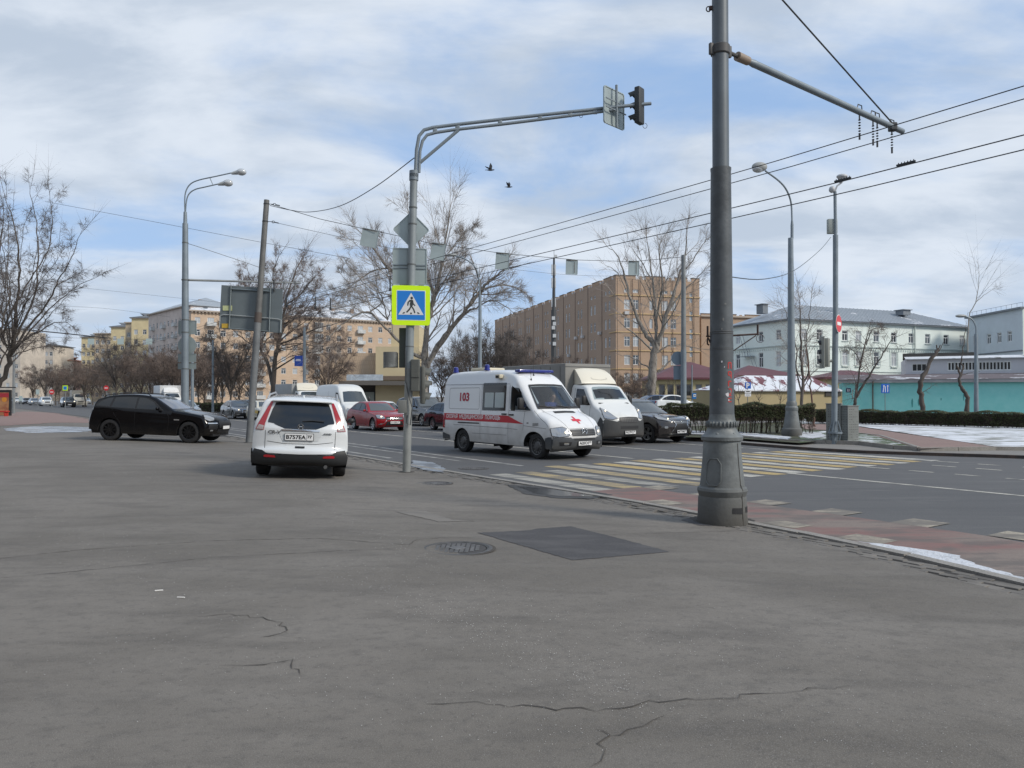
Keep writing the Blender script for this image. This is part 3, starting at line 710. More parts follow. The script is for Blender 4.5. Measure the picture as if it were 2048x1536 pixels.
 def wheelset(s, root, rimf, tw=.225, both=True):
  protos = {}
  for c in s.wheels:
   for sg in (1, -1):
    if sg in protos:
     o = protos[sg].copy(); C.objects.link(o); o.parent = root; k = protos[sg].children
     for ch in list(k): q = ch.copy(); C.objects.link(q); q.parent = o
    else:
     mb = MB(); r = s.r; w_ = tw
     prof = [(r * .64, -w_ * .42), (r * .68, -w_ * .48), (r * .86, -w_ * .5), (r * .96, -w_ * .44), (r, -w_ * .32), (r, w_ * .32), (r * .96, w_ * .44), (r * .86, w_ * .5), (r * .68, w_ * .48), (r * .64, w_ * .42)]
     mb.lathe(prof, n=40, axis='y'); mb.f = [f for f in mb.f if len(f) < 20]; mb.m = [0] * len(mb.f)
     o = mb.build('wheel', rubber, root, True, 30); mb = MB(); rimf(mb, r * .665, sg * w_ * .5, sg)
     mb.build('rim', RIMM[rimf.__name__], o, True, 30); protos[sg] = o
     me_t = o
    o.location = (s.L / 2 - c, sg * (s.W / 2 - tw / 2 - .025), s.r)
def disc(mb, R_, y, n=32, mi=0, inner=.001):
 mb.lathe([(R_, y), (inner, y)], n=n, axis='y', mi=mi); mb.f = [f for f in mb.f if len(f) <= 4 or n <= 4]; mb.m = mb.m[:len(mb.f)]
def _barrel(mb, R_, y, sg):
 k = len(mb.f); mb.lathe([(R_ * 1.02, y), (R_ * .94, y - sg * .012), (R_ * .92, y - sg * .10), (.001, y - sg * .11)], n=32, axis='y')
 for i in range(len(mb.f) - 1, k - 1, -1):
  if len(mb.f[i]) > 8: mb.f.pop(i); mb.m.pop(i)
 for i in range(k + 64, len(mb.f)): mb.m[i] = 1
def _spokes(mb, R_, y, sg, n, w0, w1, dish=.035, split=0.0):
 for i in range(n):
  a = 2 * math.pi * i / n
  for dl in ((-split, split) if split else (0,)):
   ca, sa = math.cos(a + dl), math.sin(a + dl); ca0, sa0 = math.cos(a), math.sin(a); px_, pz = -sa, ca
   p0 = Vector((ca0 * R_ * .16, y - sg * .012 - sg * dish * .2, sa0 * R_ * .16)); p1 = Vector((ca * R_ * .97, y - sg * dish * .25, sa * R_ * .97))
   o = Vector((px_, 0, pz)); dy = Vector((0, -sg * .03, 0))
   vs = [p0 - o * w0, p0 + o * w0, p1 + o * w1, p1 - o * w1]; vs += [v + dy for v in vs]
   mb.add(vs, [(0, 1, 2, 3), (0, 4, 5, 1), (1, 5, 6, 2), (2, 6, 7, 3), (3, 7, 4, 0)])
 mb.lathe([(R_ * .2, y - sg * .03), (R_ * .19, y - sg * .008), (.001, y - sg * .006)], n=16, axis='y')
def rim_five(mb, R_, y, sg): _barrel(mb, R_, y, sg); _spokes(mb, R_, y, sg, 5, .03, .028, split=.14)
def rim_black(mb, R_, y, sg): _barrel(mb, R_, y, sg); _spokes(mb, R_, y, sg, 10, .014, .018)
def rim_seven(mb, R_, y, sg): _barrel(mb, R_, y, sg); _spokes(mb, R_, y, sg, 8, .022, .026)
def rim_steel(mb, R_, y, sg):
 _barrel(mb, R_, y, sg); k = len(mb.f)
 mb.lathe([(R_ * .93, y - sg * .06), (R_ * .80, y - sg * .035), (R_ * .60, y - sg * .05), (R_ * .42, y - sg * .02), (R_ * .40, y - sg * .005), (R_ * .2, y - sg * .0), (.001, y + sg * .002)], n=28, axis='y')
 for i in range(12):
  a = 2 * math.pi * i / 12; rr = R_ * .70; c = Vector((rr * math.cos(a), y - sg * .036, rr * math.sin(a)))
  mb.cyl(c, c + Vector((0, sg * .003, 0)), .022, n=8, mi=1)
RIMM = {'rim_five': [alu, blackp], 'rim_black': [darkrim, blackp], 'rim_seven': [alu, blackp], 'rim_steel': [steelw, blackp]}
def mirror_pair(root, car, a, z, m, w_=.18, h=.13, sides=(1, -1), out=.12, arm=blackp):
 for sg in sides:
  y = car.ys(a, z); mb = MB(); x = car.X(a, y)
  mb.sphere((x, sg * (y + out), z), 1, .065, w_ / 2, h / 2, 14, 8); o = mb.build('mirror', m, root, True, 60)
  mb = MB(); mb.cyl((x - .01, sg * (y - .03), z - h * .35), (x, sg * (y + out * .7), z - h * .2), .018, n=8)
  mb.build('mirror_arm', arm, o)
def plate_obj(root, mapf, yc, z, label_txt, reg='', w_=.52, h=.112, flip=1):
 """Number plate: a thin white board with black rim and its characters. mapf(y, z) -> point just off the skin; flip=-1 on the rear"""
 pc = Vector(mapf(yc, z)); n_ = Vector((1, 0, 0)) * flip; ey = Vector((0, -1, 0)) * -flip
 mb = MB(); mb.box(pc + n_ * .012, (.012, w_ + .02, h + .016), mi=0, bev=.003); mb.box(pc + n_ * .02, (.006, w_, h), mi=1)
 o = mb.build('number_plate', [blackp, whitep], root)
 if label_txt:
  mb = MB()
  def put(txt, size, u0, uw, v0):
   vs, fs, tw_, th = text_poly(txt, size, bold=.004); k = uw / tw_
   mb.add([pc + n_ * .0245 + ey * (u0 - w_ / 2 + x * k) + Vector((0, 0, v0 - h / 2 + y)) for x, y in vs], fs)
  put(label_txt, .105, .02, w_ * .70, .018)
  if reg: put(reg, .07, w_ * .79, w_ * .17, .042)
  mb.box(pc + n_ * .0245 + ey * (w_ * .765 - w_ / 2), (.001, .005, h)); mb.build('plate_characters', plate_black, o)
 return o
def seam(mb, f, pts, w_=.009, mi=0):
 for (a, b), (c, d) in zip(pts, pts[1:]):
  l = math.hypot(c - a, d - b)
  if l < 1e-6: continue
  nx, ny = -(d - b) / l * w_ / 2, (c - a) / l * w_ / 2
  mb.patch([(a + nx, b + ny), (c + nx, d + ny), (c - nx, d - ny), (a - nx, b - ny)], f, .12, mi)
def grow_poly(poly, k=.02):
 cx_ = sum(p[0] for p in poly) / len(poly); cy_ = sum(p[1] for p in poly) / len(poly); o = []
 for x, y in poly:
  l = math.hypot(x - cx_, y - cy_) or 1; o.append((x + (x - cx_) / l * k, y + (y - cy_) / l * k))
 return o
def lamp(root, mapf, poly, m, name='headlamp', k=.018):
 mb = MB(); mb.patch(grow_poly(poly, k), mapf(.009), .06, 0); mb.patch(poly, mapf(.014), .06, 1); return mb.build(name, [blackp, m], root, True, 60)
m_seam = mat('panel_gap', (0.008, 0.008, 0.008), 0.7)
def place(root, front_px=None, loc=None, rz=0): root.location = loc; root.rotation_euler[2] = rz
HU = math.atan2(-U.y, -U.x)      # heading of traffic coming towards the camera
def centre_from_front(car, t, s_frontwheel):
 """vehicle heading along -U: centre position from the t of its middle and the s of its front axle"""
 s = s_frontwheel + (car.L / 2 - car.wheels[0]); p = st(s, t, ROAD); return p
def paint(name, c, rough=.25, coat=.8, metal=0.0, dirt=None): return mat(name, c, rough, metal, coat=coat, dirt=dirt)
def car_details(root, car, o, m):
 """side glass, doors, handles, lamps, grille, plate from an options dict"""
 L = car.L; B = blackp
 gm = o.get('glass', glassdark)
 for sg in (1, -1):
  mb = MB(); 
  for poly in o['trim']: mb.patch(poly, car.side(sg, .004), .14)
  mb.build('window_trim', B, root, True)
  for poly in o['windows']:
   mb = MB(); mb.patch(poly, car.side(sg, .008), .14); mb.build('side_window', gm, root, True)
  mb = MB()
  for pl in o['seams']: seam(mb, car.side(sg, .003), pl)
  mb.build('door_seams', m_seam, root)
  for (a, z) in o['handles']:
   mb = MB(); mb.box((car.X(a, car.ys(a, z)), sg * (car.ys(a, z) + .014), z), (.19, .028, .028), bev=.01); mb.build('door_handle', o.get('handlemat', m), root, True)
  if o.get('cladding'):
   mb = MB()
   for poly in o['cladding']: mb.patch(poly, car.side(sg, .010), .1)
   mb.build('side_cladding', B, root, True)
 mb = MB(); mb.patch(o['screen'], car.front(.006), .12); mb.build('windscreen', o.get('screenmat', glasssky), root, True, 60)
 if o.get('rearglass'):
  mb = MB(); mb.patch(o['rearglass'], car.rear(.006), .12); mb.build('rear_window', gm, root, True, 60)
 for sg in (1, -1):
  for poly in o.get('headlamp', []):
   h = lamp(root, car.front, [(sg * y, z) for y, z in poly], lampglass)
   if o.get('lit'):
    c = (sum(p[0] for p in poly) / len(poly), sum(p[1] for p in poly) / len(poly)); q = o['lit']
    pc = Vector(car.front(.02)(sg * c[0] * q[1], c[1])); mb = MB(); mb.cyl(pc, pc + Vector((.012, 0, 0)), q[0], n=12); mb.build('lamp_bulb', lamplit, h)
  for poly in o.get('foglamp', []):
   mb = MB(); mb.patch([(sg * y, z) for y, z in poly], car.front(.012), .07); mb.build('fog_lamp', lampglass, root, True, 60)
  for poly in o.get('tail', []):
   mb = MB(); mb.patch([(sg * y, z) for y, z in poly], car.rear(.012), .07); mb.build('tail_lamp', redlamp, root, True, 60)
  for poly in o.get('sidelamp', []):
   mb = MB(); mb.patch(poly, car.side(sg, .010), .07); mb.build('headlamp_side', lampglass, root, True, 60)
 for nm, key, mm in (('grille', 'grille', B), ('air_intake', 'intake', B), ('grille_bars', 'bars', chrome), ('front_bumper_trim', 'fbump', o.get('fbumpmat', B))):
  if o.get(key):
   mb = MB()
   for poly in o[key]: mb.patch(poly, car.front(.010 if key in ('grille', 'intake') else .017 if key == 'bars' else .008), .08)
   mb.build(nm, mm, root, True, 60)
def strip(pts, w_):
 """polyline -> list of thin quads"""
 o = []
 for (a, b), (c, d) in zip(pts, pts[1:]):
  l = math.hypot(c - a, d - b); nx, ny = -(d - b) / l * w_ / 2, (c - a) / l * w_ / 2
  o.append([(a + nx, b + ny), (c + nx, d + ny), (c - nx, d - ny), (a - nx, b - ny)])
 return o
def sym(p): return p + [(-y, z) for y, z in p[::-1] if abs(y) > 1e-6]
ALLV = []
# ---- saloon / suv families --------------------------------------------------
def sedan_car(L=4.7, W=1.82, H=1.46):
 k = L / 4.7; h = H / 1.46
 sil = [(.16, .20), (.05, .30), (.0, .48), (.03, .62), (.12, .72), (.45, .82), (.95, .90), (1.35, .95), (1.48, .985), (1.85, 1.20), (2.25, 1.385), (2.6, 1.445), (3.0, 1.46), (3.4, 1.43), (3.75, 1.32), (4.1, 1.13), (4.28, 1.06), (4.5, 1.045), (4.62, .98), (4.68, .75), (4.7, .5), (4.62, .28), (4.55, .24)]
 return Car(L, W, [(a * k, z * h) for a, z in sil], (.88 * k, 3.52 * k), .325, [(0, .78 * h), (1.2 * k, .90 * h), (3.6 * k, .99 * h), (4.7 * k, 1.02 * h)], tum=.40, sill=.21, wz=(1.3 * k, 2.4 * k), cf=.30)
def sedan_opts(k=1.0, h=1.0, **kw):
 S = lambda l: [(a * k, z * h) for a, z in l]
 o = dict(trim=[S([(1.72, .955), (2.22, 1.30), (2.62, 1.395), (3.05, 1.40), (3.45, 1.36), (3.82, 1.20), (3.98, 1.05), (3.0, 1.005), (2.2, .965)])],
             windows=[S([(1.92, .985), (2.25, 1.26), (2.62, 1.355), (2.72, 1.36), (2.74, 1.01)]), S([(2.80, 1.01), (2.79, 1.365), (3.08, 1.365), (3.40, 1.33), (3.50, 1.28), (3.52, 1.05)]), S([(3.58, 1.06), (3.56, 1.25), (3.76, 1.17), (3.88, 1.075)])],
             seams=[S([(1.60, .35), (1.58, .93), (1.75, .97)]), S([(2.77, .30), (2.77, 1.02)]), S([(3.25, .33), (3.30, .55), (3.62, .80), (3.66, 1.0)]), S([(1.6, .33), (3.25, .33)])],
             handles=[(2.58 * k, .88 * h), (3.42 * k, .91 * h)],
             screen=[(y * 1.0, z * h) for y, z in sym([(.70, .985), (.66, 1.05), (.55, 1.33), (.53, 1.355)])],
             rearglass=[(y, z * h) for y, z in sym([(.60, 1.10), (.50, 1.33)])],
             tail=[[(.50, .80 * h), (.78, .82 * h), (.80, .95 * h), (.50, .93 * h)]])
 o.update(kw); return o
def suv_car(L=4.6, W=1.86, H=1.68):
 k = L / 4.6; h = H / 1.68
 sil = [(.16, .26), (.05, .36), (.0, .58), (.02, .76), (.10, .88), (.4, .98), (.9, 1.06), (1.25, 1.10), (1.36, 1.14), (1.75, 1.40), (2.1, 1.60), (2.5, 1.67), (3.2, 1.68), (3.9, 1.62), (4.2, 1.55), (4.4, 1.25), (4.52, 1.05), (4.58, .8), (4.6, .5), (4.5, .34)]
 return Car(L, W, [(a * k, z * h) for a, z in sil], (.88 * k, 3.54 * k), .36, [(0, .92 * h), (1.2 * k, 1.03 * h), (3.6 * k, 1.12 * h), (4.6 * k, 1.16 * h)], tum=.32, sill=.28, wz=(1.2 * k, 2.3 * k), cf=.32)
def suv_opts(k=1.0, h=1.0, **kw):
 S = lambda l: [(a * k, z * h) for a, z in l]
 o = dict(trim=[S([(1.60, 1.085), (2.08, 1.50), (2.45, 1.60), (3.2, 1.61), (3.8, 1.55), (4.12, 1.35), (4.2, 1.2), (3.2, 1.12), (2.2, 1.10)])],
             windows=[S([(1.80, 1.12), (2.10, 1.45), (2.45, 1.555), (2.56, 1.56), (2.58, 1.13)]), S([(2.64, 1.135), (2.63, 1.565), (3.2, 1.57), (3.42, 1.55), (3.46, 1.16)]), S([(3.54, 1.17), (3.52, 1.54), (3.78, 1.50), (4.02, 1.32), (4.08, 1.22)])],
             seams=[S([(1.50, .42), (1.48, 1.06), (1.62, 1.10)]), S([(2.61, .36), (2.61, 1.14)]), S([(3.18, .40), (3.25, .66), (3.48, .92), (3.5, 1.15)]), S([(1.5, .38), (3.18, .38)])],
             handles=[(2.42 * k, 1.0 * h), (3.28 * k, 1.03 * h)],
             screen=[(y, z * h) for y, z in sym([(.74, 1.13), (.72, 1.20), (.62, 1.54), (.60, 1.565)])],
             rearglass=[(y, z * h) for y, z in sym([(.66, 1.18), (.58, 1.50)])],
             tail=[[(.62, .95 * h), (.84, .98 * h), (.80, 1.14 * h), (.62, 1.12 * h)]])
 o.update(kw); return o
def finish(name, label, cat, car, m, opts, loc, rz, group, rimf, plate=None, mir=None, mirz=None, tw=.225, rails=False, holes=None, two=None):
 t = thing(name, label, cat, loc, rz, group); car.shell(t, m, holes, two=two); car_details(t, car, opts, m); car.wheelset(t, rimf, tw)
 if mir: mirror_pair(t, car, mir[0], mir[1], opts.get('mirmat', m))
 if plate: plate_obj(t, car.front(.012), 0, plate[2], plate[0], plate[1], w_=plate[3] if len(plate) > 3 else .52)
 return t
mud = (0.13, 0.115, 0.095)
# -- black SUV crossing the pavement
car = Car(4.85, 1.94, [(.22, .30), (.10, .36), (.03, .50), (.0, .66), (.05, .80), (.22, .93), (.6, 1.04), (1.1, 1.115), (1.42, 1.155), (1.55, 1.20), (1.95, 1.43), (2.32, 1.60), (2.7, 1.675), (3.3, 1.69), (3.9, 1.635), (4.30, 1.53), (4.42, 1.46), (4.62, 1.20), (4.74, 1.08), (4.82, .88), (4.85, .66), (4.80, .48), (4.70, .36)],
          (.93, 3.83), .385, [(0, .92), (1.2, 1.05), (3.2, 1.13), (4.0, 1.2), (4.85, 1.25)], tum=.36, sill=[(0, .30), (.6, .27), (1.4, .25), (3.4, .27), (4.85, .40)], wz=(1.4, 2.5), cf=.34, lf=.58, cr=.28, lr=.6, arch=.05, rad=.10)
m_bk = mat('black_car_paint', (0.004, 0.004, 0.005), .10, spec=.28, dirt=((0.028, 0.024, 0.02), .55))
o_ = dict(glass=glassdark, screenmat=mat('violet_windscreen', (0.03, 0.03, 0.045), .03, spec=1.0, coat=1.0),
 trim=[[(1.80, 1.13), (2.20, 1.44), (2.60, 1.585), (3.2, 1.615), (3.9, 1.575), (4.28, 1.44), (4.46, 1.27), (4.40, 1.235), (3.2, 1.16), (2.3, 1.14)]],
 windows=[[(1.98, 1.16), (2.25, 1.41), (2.62, 1.545), (2.86, 1.565), (2.88, 1.17)], [(2.94, 1.17), (2.93, 1.57), (3.3, 1.58), (3.72, 1.55), (3.80, 1.21)], [(3.87, 1.22), (3.80, 1.545), (4.0, 1.52), (4.22, 1.40), (4.34, 1.27)]],
 seams=[[(1.62, .42), (1.60, .9), (1.72, 1.12)], [(2.91, .34), (2.91, 1.16)], [(3.40, .42), (3.44, .66), (3.66, .94), (3.80, 1.2)], [(1.65, .36), (3.38, .36)]], handles=[(2.74, 1.04), (3.66, 1.08)],
 screen=sym([(.80, 1.19), (.78, 1.24), (.66, 1.55), (.63, 1.585)]), rearglass=sym([(.66, 1.24), (.58, 1.48)]),
 headlamp=[[(.52, .90), (.60, .98), (.72, 1.0), (.84, .96), (.90, .86), (.80, .80), (.64, .82)]],
 grille=[rrect(-.46, .55, .46, .80, .05), rrect(.54, .50, .86, .68, .04), rrect(-.86, .50, -.54, .68, .04)], intake=[rrect(-.5, .38, .5, .50, .03)],
 bars=[rrect(.55, .70, .88, .735, .01), rrect(-.88, .70, -.55, .735, .01)], foglamp=[rrect(.70, .44, .80, .49, .02)],
 tail=[[(.55, .95), (.88, .98), (.86, 1.12), (.60, 1.06)]])
p0 = G(377, 877); p1 = G(215, 873); head = (Vector((p0.x, p0.y, 0)) - Vector((p1.x, p1.y, 0))); head = Vector((2.895, -.18, 0)).normalized()
nrm = Vector((-head.y, head.x, 0)); mid = P(296, 800, 27.45); mid.z = -.03
ctr = mid + nrm * (.97 - .14) + head * (car.L / 2 - (.93 + 3.83) / 2) * -1 * -1
t = finish('suv', 'black SUV with black wheels driving off the pavement towards the avenue', 'car', car, m_bk, o_, (ctr.x, ctr.y, -.04), math.atan2(head.y, head.x), None, rim_black, plate=('', '', .56), mir=(1.98, 1.20), tw=.28); t.rotation_euler[1] = R(1.6); t.location.z = -.065
for sg in (1, -1):
 mb = MB(); mb.tube([(car.X(a, 0), sg * (car.ys(a, car.top(a) - .1) - .10), car.top(a) + z) for a, z in ((2.5, -.01), (2.6, .03), (3.4, .035), (4.1, .03), (4.2, -.02))], .016, 8); mb.build('roof_rail', darkrim, t, True)
 mb = MB(); mb.patch([(a, z) for a, z in ((1.27, .84), (1.27, .80), (1.45, .80), (1.45, .84))], car.side(sg, .012), .1); mb.build('side_marker', lampglass, t)
# -- white SUV seen from behind
car = Car(4.57, 1.82, [(.16, .26), (.05, .36), (.0, .58), (.02, .76), (.10, .88), (.4, .98), (.9, 1.06), (1.25, 1.10), (1.36, 1.14), (1.75, 1.38), (2.1, 1.56), (2.5, 1.645), (3.2, 1.655), (3.9, 1.615), (4.16, 1.575), (4.24, 1.50), (4.34, 1.26), (4.43, 1.08), (4.47, .98), (4.475, .80), (4.49, .66), (4.56, .58), (4.57, .46), (4.54, .34), (4.42, .28)],
          (.88, 3.50), .345, [(0, .92), (1.2, 1.02), (3.6, 1.08), (4.57, 1.10)], tum=.30, sill=.25, wz=(1.2, 2.3), cf=.34, cr=.20, lr=.55, rad=.11, crown=.04)
m_wh = paint('white_car_paint', (0.70, 0.72, 0.72), .22, .9)
th = R(12.0); hd = Vector((-math.sin(th), math.cos(th), 0)); rt = Vector((hd.y, -hd.x, 0))
rearc = P(597, 900, 15.0); rearc.z = -.03; ctr = rearc + hd * (car.L / 2 - .1)
o_ = suv_opts(4.57 / 4.6, .98, tail=[], rearglass=[], grille=[rrect(-.5, .6, .5, .75, .05)])
o_['trim'][0] = [(a, z - .012) for a, z in o_['trim'][0]]; o_['mirmat'] = blackp
t = finish('white_suv', 'white SUV parked on the pavement with its back to the viewer', 'car', car, m_wh, o_, (ctr.x, ctr.y, -.05), math.atan2(hd.y, hd.x), None, rim_five, mir=(1.62, 1.10), tw=.26, two=(lambda a, z: a > 3.95 and z < .50, blackp)); t.rotation_euler[0] = R(2.4); t.location.z = -.075
rr_ = car.rear
mb = MB(); mb.patch(sym([(.0, .985), (.30, .99), (.48, 1.06), (.52, 1.085), (.625, 1.10), (.63, 1.13), (.56, 1.36), (.50, 1.49), (.3, 1.515), (0, 1.52)]), rr_(.008), .1); mb.build('rear_window', mat('rear_glass', (0.006, 0.008, 0.010), .04, spec=.8), t, True, 60)
mb = MB(); mb.patch(sym([(.0, .50), (.44, .50), (.60, .505), (.70, .56), (.86, .58), (.92, .45), (.90, .30), (0, .27)]), rr_(.012), .07)
for sg in (1, -1): mb.patch([(3.86, .40), (3.89, .52), (4.0, .57), (4.2, .585), (4.57, .585), (4.57, .30), (3.9, .30)], car.side(sg, .012), .08)
bp_ = mb.build('rear_bumper', mat('black_bumper', (0.016, 0.017, 0.018), .55, bump=.1, bscale=60), t, True, 60)
for sg in (1, -1):
 mb = MB(); mb.patch([(sg * y, z) for y, z in ((.44, .435), (.66, .435), (.67, .47), (.62, .485), (.46, .475))], rr_(.022), .06); mb.build('reflector', redlamp, bp_, True)
 mb = MB(); mb.patch([(sg * y, z) for y, z in ((.555, 1.50), (.60, 1.505), (.655, 1.40), (.725, 1.25), (.80, 1.10), (.86, .955), (.70, .95), (.685, 1.06), (.64, 1.22), (.592, 1.38))], rr_(.014), .05)
 tl = mb.build('tail_lamp', redlamp, t, True, 60)
 mb = MB(); mb.patch([(sg * y, z) for y, z in ((.700, 1.03), (.80, 1.05), (.845, .962), (.708, .958))], rr_(.019), .05); mb.build('reversing_lamp', mat('clear_lamp', (.42, .36, .35), .15, coat=.6), tl, True, 60)
 mb = MB(); mb.tube([(car.X(a, 0), sg * (car.ys(a, car.top(a) - .12) - .07), car.top(a) + z) for a, z in ((2.0, -.03), (2.15, .012), (3.0, .03), (3.9, .025), (4.08, .0), (4.12, -.04))], .018, 8); mb.build('roof_rail', mat('rail_silver', (.5, .5, .5), .35, .6), t, True)
 mb = MB(); q = Vector(rr_(.01)(sg * .56, 1.515)); mb.box((q.x, q.y, q.z), (.06, .05, .03), bev=.01); mb.build('rail_foot', m_wh, t, True)
mb = MB(); mb.patch(sym([(0, .945), (.36, .945), (.37, .972), (0, .978)]), rr_(.02), .06); mb.build('chrome_bar', chrome, t, True, 60)
mb = MB(); mb.patch(sym([(0, .615), (.09, .615), (.09, .655), (0, .655)]), rr_(.006), .06); mb.build('tailgate_handle', blackp, t)
mb = MB()
for pl in ([(-.66, .52), (-.665, .95)], [(.66, .52), (.665, .95)], [(-.66, .515), (0, .50), (.66, .515)], [(-.62, .74), (-.3, .70), (.3, .70), (.62, .74)]): seam(mb, rr_(.004), pl, .008)
mb.build('tailgate_seams', m_seam, t)
pl = plate_obj(t, rr_(.012), .02, .835, 'B757EA', '77', .53, .125, flip=-1)
def badge(parent, f, u0, z0, txt, size, m, mir=1, name='badge', bold=.003, sx=1.0, it=0.0):
 vs, fs, w_, h = text_poly(txt, size, bold, sx=sx); mb = MB()
 mb.add([f(u0 + mir * (x + it * y), z0 + y) for x, y in vs], fs); return mb.build(name, m, parent)
badge(t, rr_(.016), .62, .885, 'CR-V', .085, mat('badge_grey', (.2, .2, .2), .3, .8), -1, sx=1.25, it=.2)
badge(t, rr_(.016), -.42, .885, 'AWD', .04, MATS['badge_grey'], -1, sx=1.6, it=.2)
mb = MB(); q = Vector(rr_(.03)(0, 1.02))
for dy, s_ in ((-.033, -1), (.033, 1)): mb.tube([q + Vector((0, dy * 1.15, .05)), q + Vector((0, dy * .8, 0)), q + Vector((0, dy * 1.05, -.045))], .009, 6)
mb.tube([q + Vector((0, -.028, .002)), q + Vector((0, .028, .002))], .008, 6); mb.tube([q + Vector((0, .055 * math.cos(a), .058 * math.sin(a))) for a in [math.pi * i / 10 for i in range(21)]], .006, 6); mb.build('emblem', chrome, t, True)
mb = MB(); mb.cyl((car.X(4.3, 0), -.50, .27), (car.X(4.52, 0), -.50, .265), .035, n=14); mb.build('exhaust_pipe', steelw, t, True)
mb = MB(); q = Vector(car.ontop(.0)(3.95, 0)); mb.sphere(q, .05, 1.8, .5, .9); mb.build('roof_fin', m_wh, t, True)
mb = MB(); q = Vector(rr_(.012)(.0, 1.50)); mb.box((q.x - .02, 0, q.z + .025), (.16, 1.12, .028), bev=.012); mb.build('roof_spoiler', m_wh, t, True)
mb = MB(); q = Vector(rr_(.02)(-.02, 1.13)); mb.tube([q, q + Vector((0, -.2, .018)), q + Vector((0, -.42, .01))], .010, 6); mb.build('rear_wiper', blackp, t)
# licence light recess
mb = MB(); mb.patch(sym([(0, .75), (.34, .76), (.40, .90), (.38, .945), (0, .945)]), rr_(.005), .08); mb.build('plate_recess', mat('white_paint_recess', (.60, .62, .62), .3), t, True)
# -- vans ---------------------------------------------------------------------
def van_car(L=5.64, W=1.93, H=2.58):
 e = L - 5.64; h = H / 2.58
 def Z(z): return z if z < 1.45 else 1.45 + (z - 1.45) * (H - 1.45) / (2.58 - 1.45)
 sil = [(.16, .28), (.05, .36), (.0, .52), (.015, .68), (.07, .82), (.20, .98), (.52, 1.17), (.88, 1.33), (.96, 1.385), (1.22, 1.68), (1.52, 2.02), (1.62, 2.12), (1.80, 2.28), (2.1, 2.44), (2.5, 2.53), (3.0, 2.57), (4.0, 2.58), (5.2, 2.56), (5.5, 2.50), (5.60, 2.38), (5.63, 2.1), (5.64, 1.2), (5.64, .6), (5.60, .42), (5.55, .38)]
 return Car(L, W, [(a + (e if a > 3.5 else 0), Z(z)) for a, z in sil], (.98, 4.53 + e), .36, [(0, .84), (.9, 1.22), (1.4, 1.30), (L, 1.30)], tum=.055, cf=.30, lf=.60, cr=.05, lr=.3, cw=.14, wz=(.6, 2.2), rad=.16, crown=.06, sill=[(0, .30), (.5, .30), (1.4, .33), (4, .36), (L, .38)], hi=(Z(2.12), .30), arch=.045, step=.004)
car = van_car()
m_amb = mat('white_ambulance_paint', (0.74, 0.745, 0.74), .28, coat=.7, dirt=((0.21, 0.185, 0.15), .98))
WS = sym([(.80, 1.395), (.79, 1.45), (.68, 2.02), (.655, 2.085), (.3, 2.105)])
WSh = sym([(.72, 1.44), (.63, 2.02), (.3, 2.05)])
DW = [(1.12, 1.36), (1.30, 1.50), (1.60, 1.90), (1.74, 2.0), (2.14, 2.02), (2.15, 1.40), (2.10, 1.36)]
DWh = [(1.24, 1.41), (1.64, 1.90), (1.78, 1.96), (2.08, 1.97), (2.09, 1.41)]
SW = rrect(2.38, 1.33, 3.52, 2.16, .03)
def amb_holes(a, y, z, j, n, sg):
 if j < 12:
  if inside(DWh, a, z): return True
  return False
 z2 = z
 return .9 < a < 1.75 and inside(WSh, y, z2)
S0 = 15.35 + 0.0
pf = G(1075, 918, ROAD); sw = pf.x * U.x + pf.y * U.y; tw_ = pf.x * V.x + pf.y * V.y
HA = HU + R(5); hv = Vector((math.cos(HA), math.sin(HA), 0)); lv = Vector((-hv.y, hv.x, 0)); cvan = Vector((pf.x, pf.y, ROAD)) - hv * (car.L / 2 - car.wheels[0]) + lv * .90; van_t = tw_ + .87
t = thing('ambulance', 'white ambulance van with a red side stripe rolling over the crossing', 'ambulance', cvan, HA)
AMB = t; ACAR = car
car.shell(t, m_amb, amb_holes, two=(lambda a, z: a < .62 and z < .58, mat('grey_bumper', (0.055, 0.06, 0.066), .6, dirt=((.15, .14, .12), .5)))); car.wheelset(t, rim_steel, .225)
clearg = glass_mat('clear_glass', (.62, .68, .70), .10)
sideg = glass_mat('side_glass', (.30, .34, .37), .03)
mb = MB(); mb.patch(WS, car.front(.010), .11); mb.build('windscreen', clearg, t, True, 60)
def frame_band(outer, inner):
 """list of quads between two outlines with the same number of points"""
 n_ = len(outer); return [[outer[i], outer[(i + 1) % n_], inner[(i + 1) % n_], inner[i]] for i in range(n_)]
mb = MB(); inn = sym([(.745, 1.46), (.735, 1.50), (.645, 2.00), (.625, 2.035), (.3, 2.055)])
for q in frame_band(WS, inn): mb.patch(q, car.front(.014), .12)
mb.build('windscreen_seal', blackp, t, True)
red_st = mat('red_stripe', (0.50, 0.018, 0.03), .35)
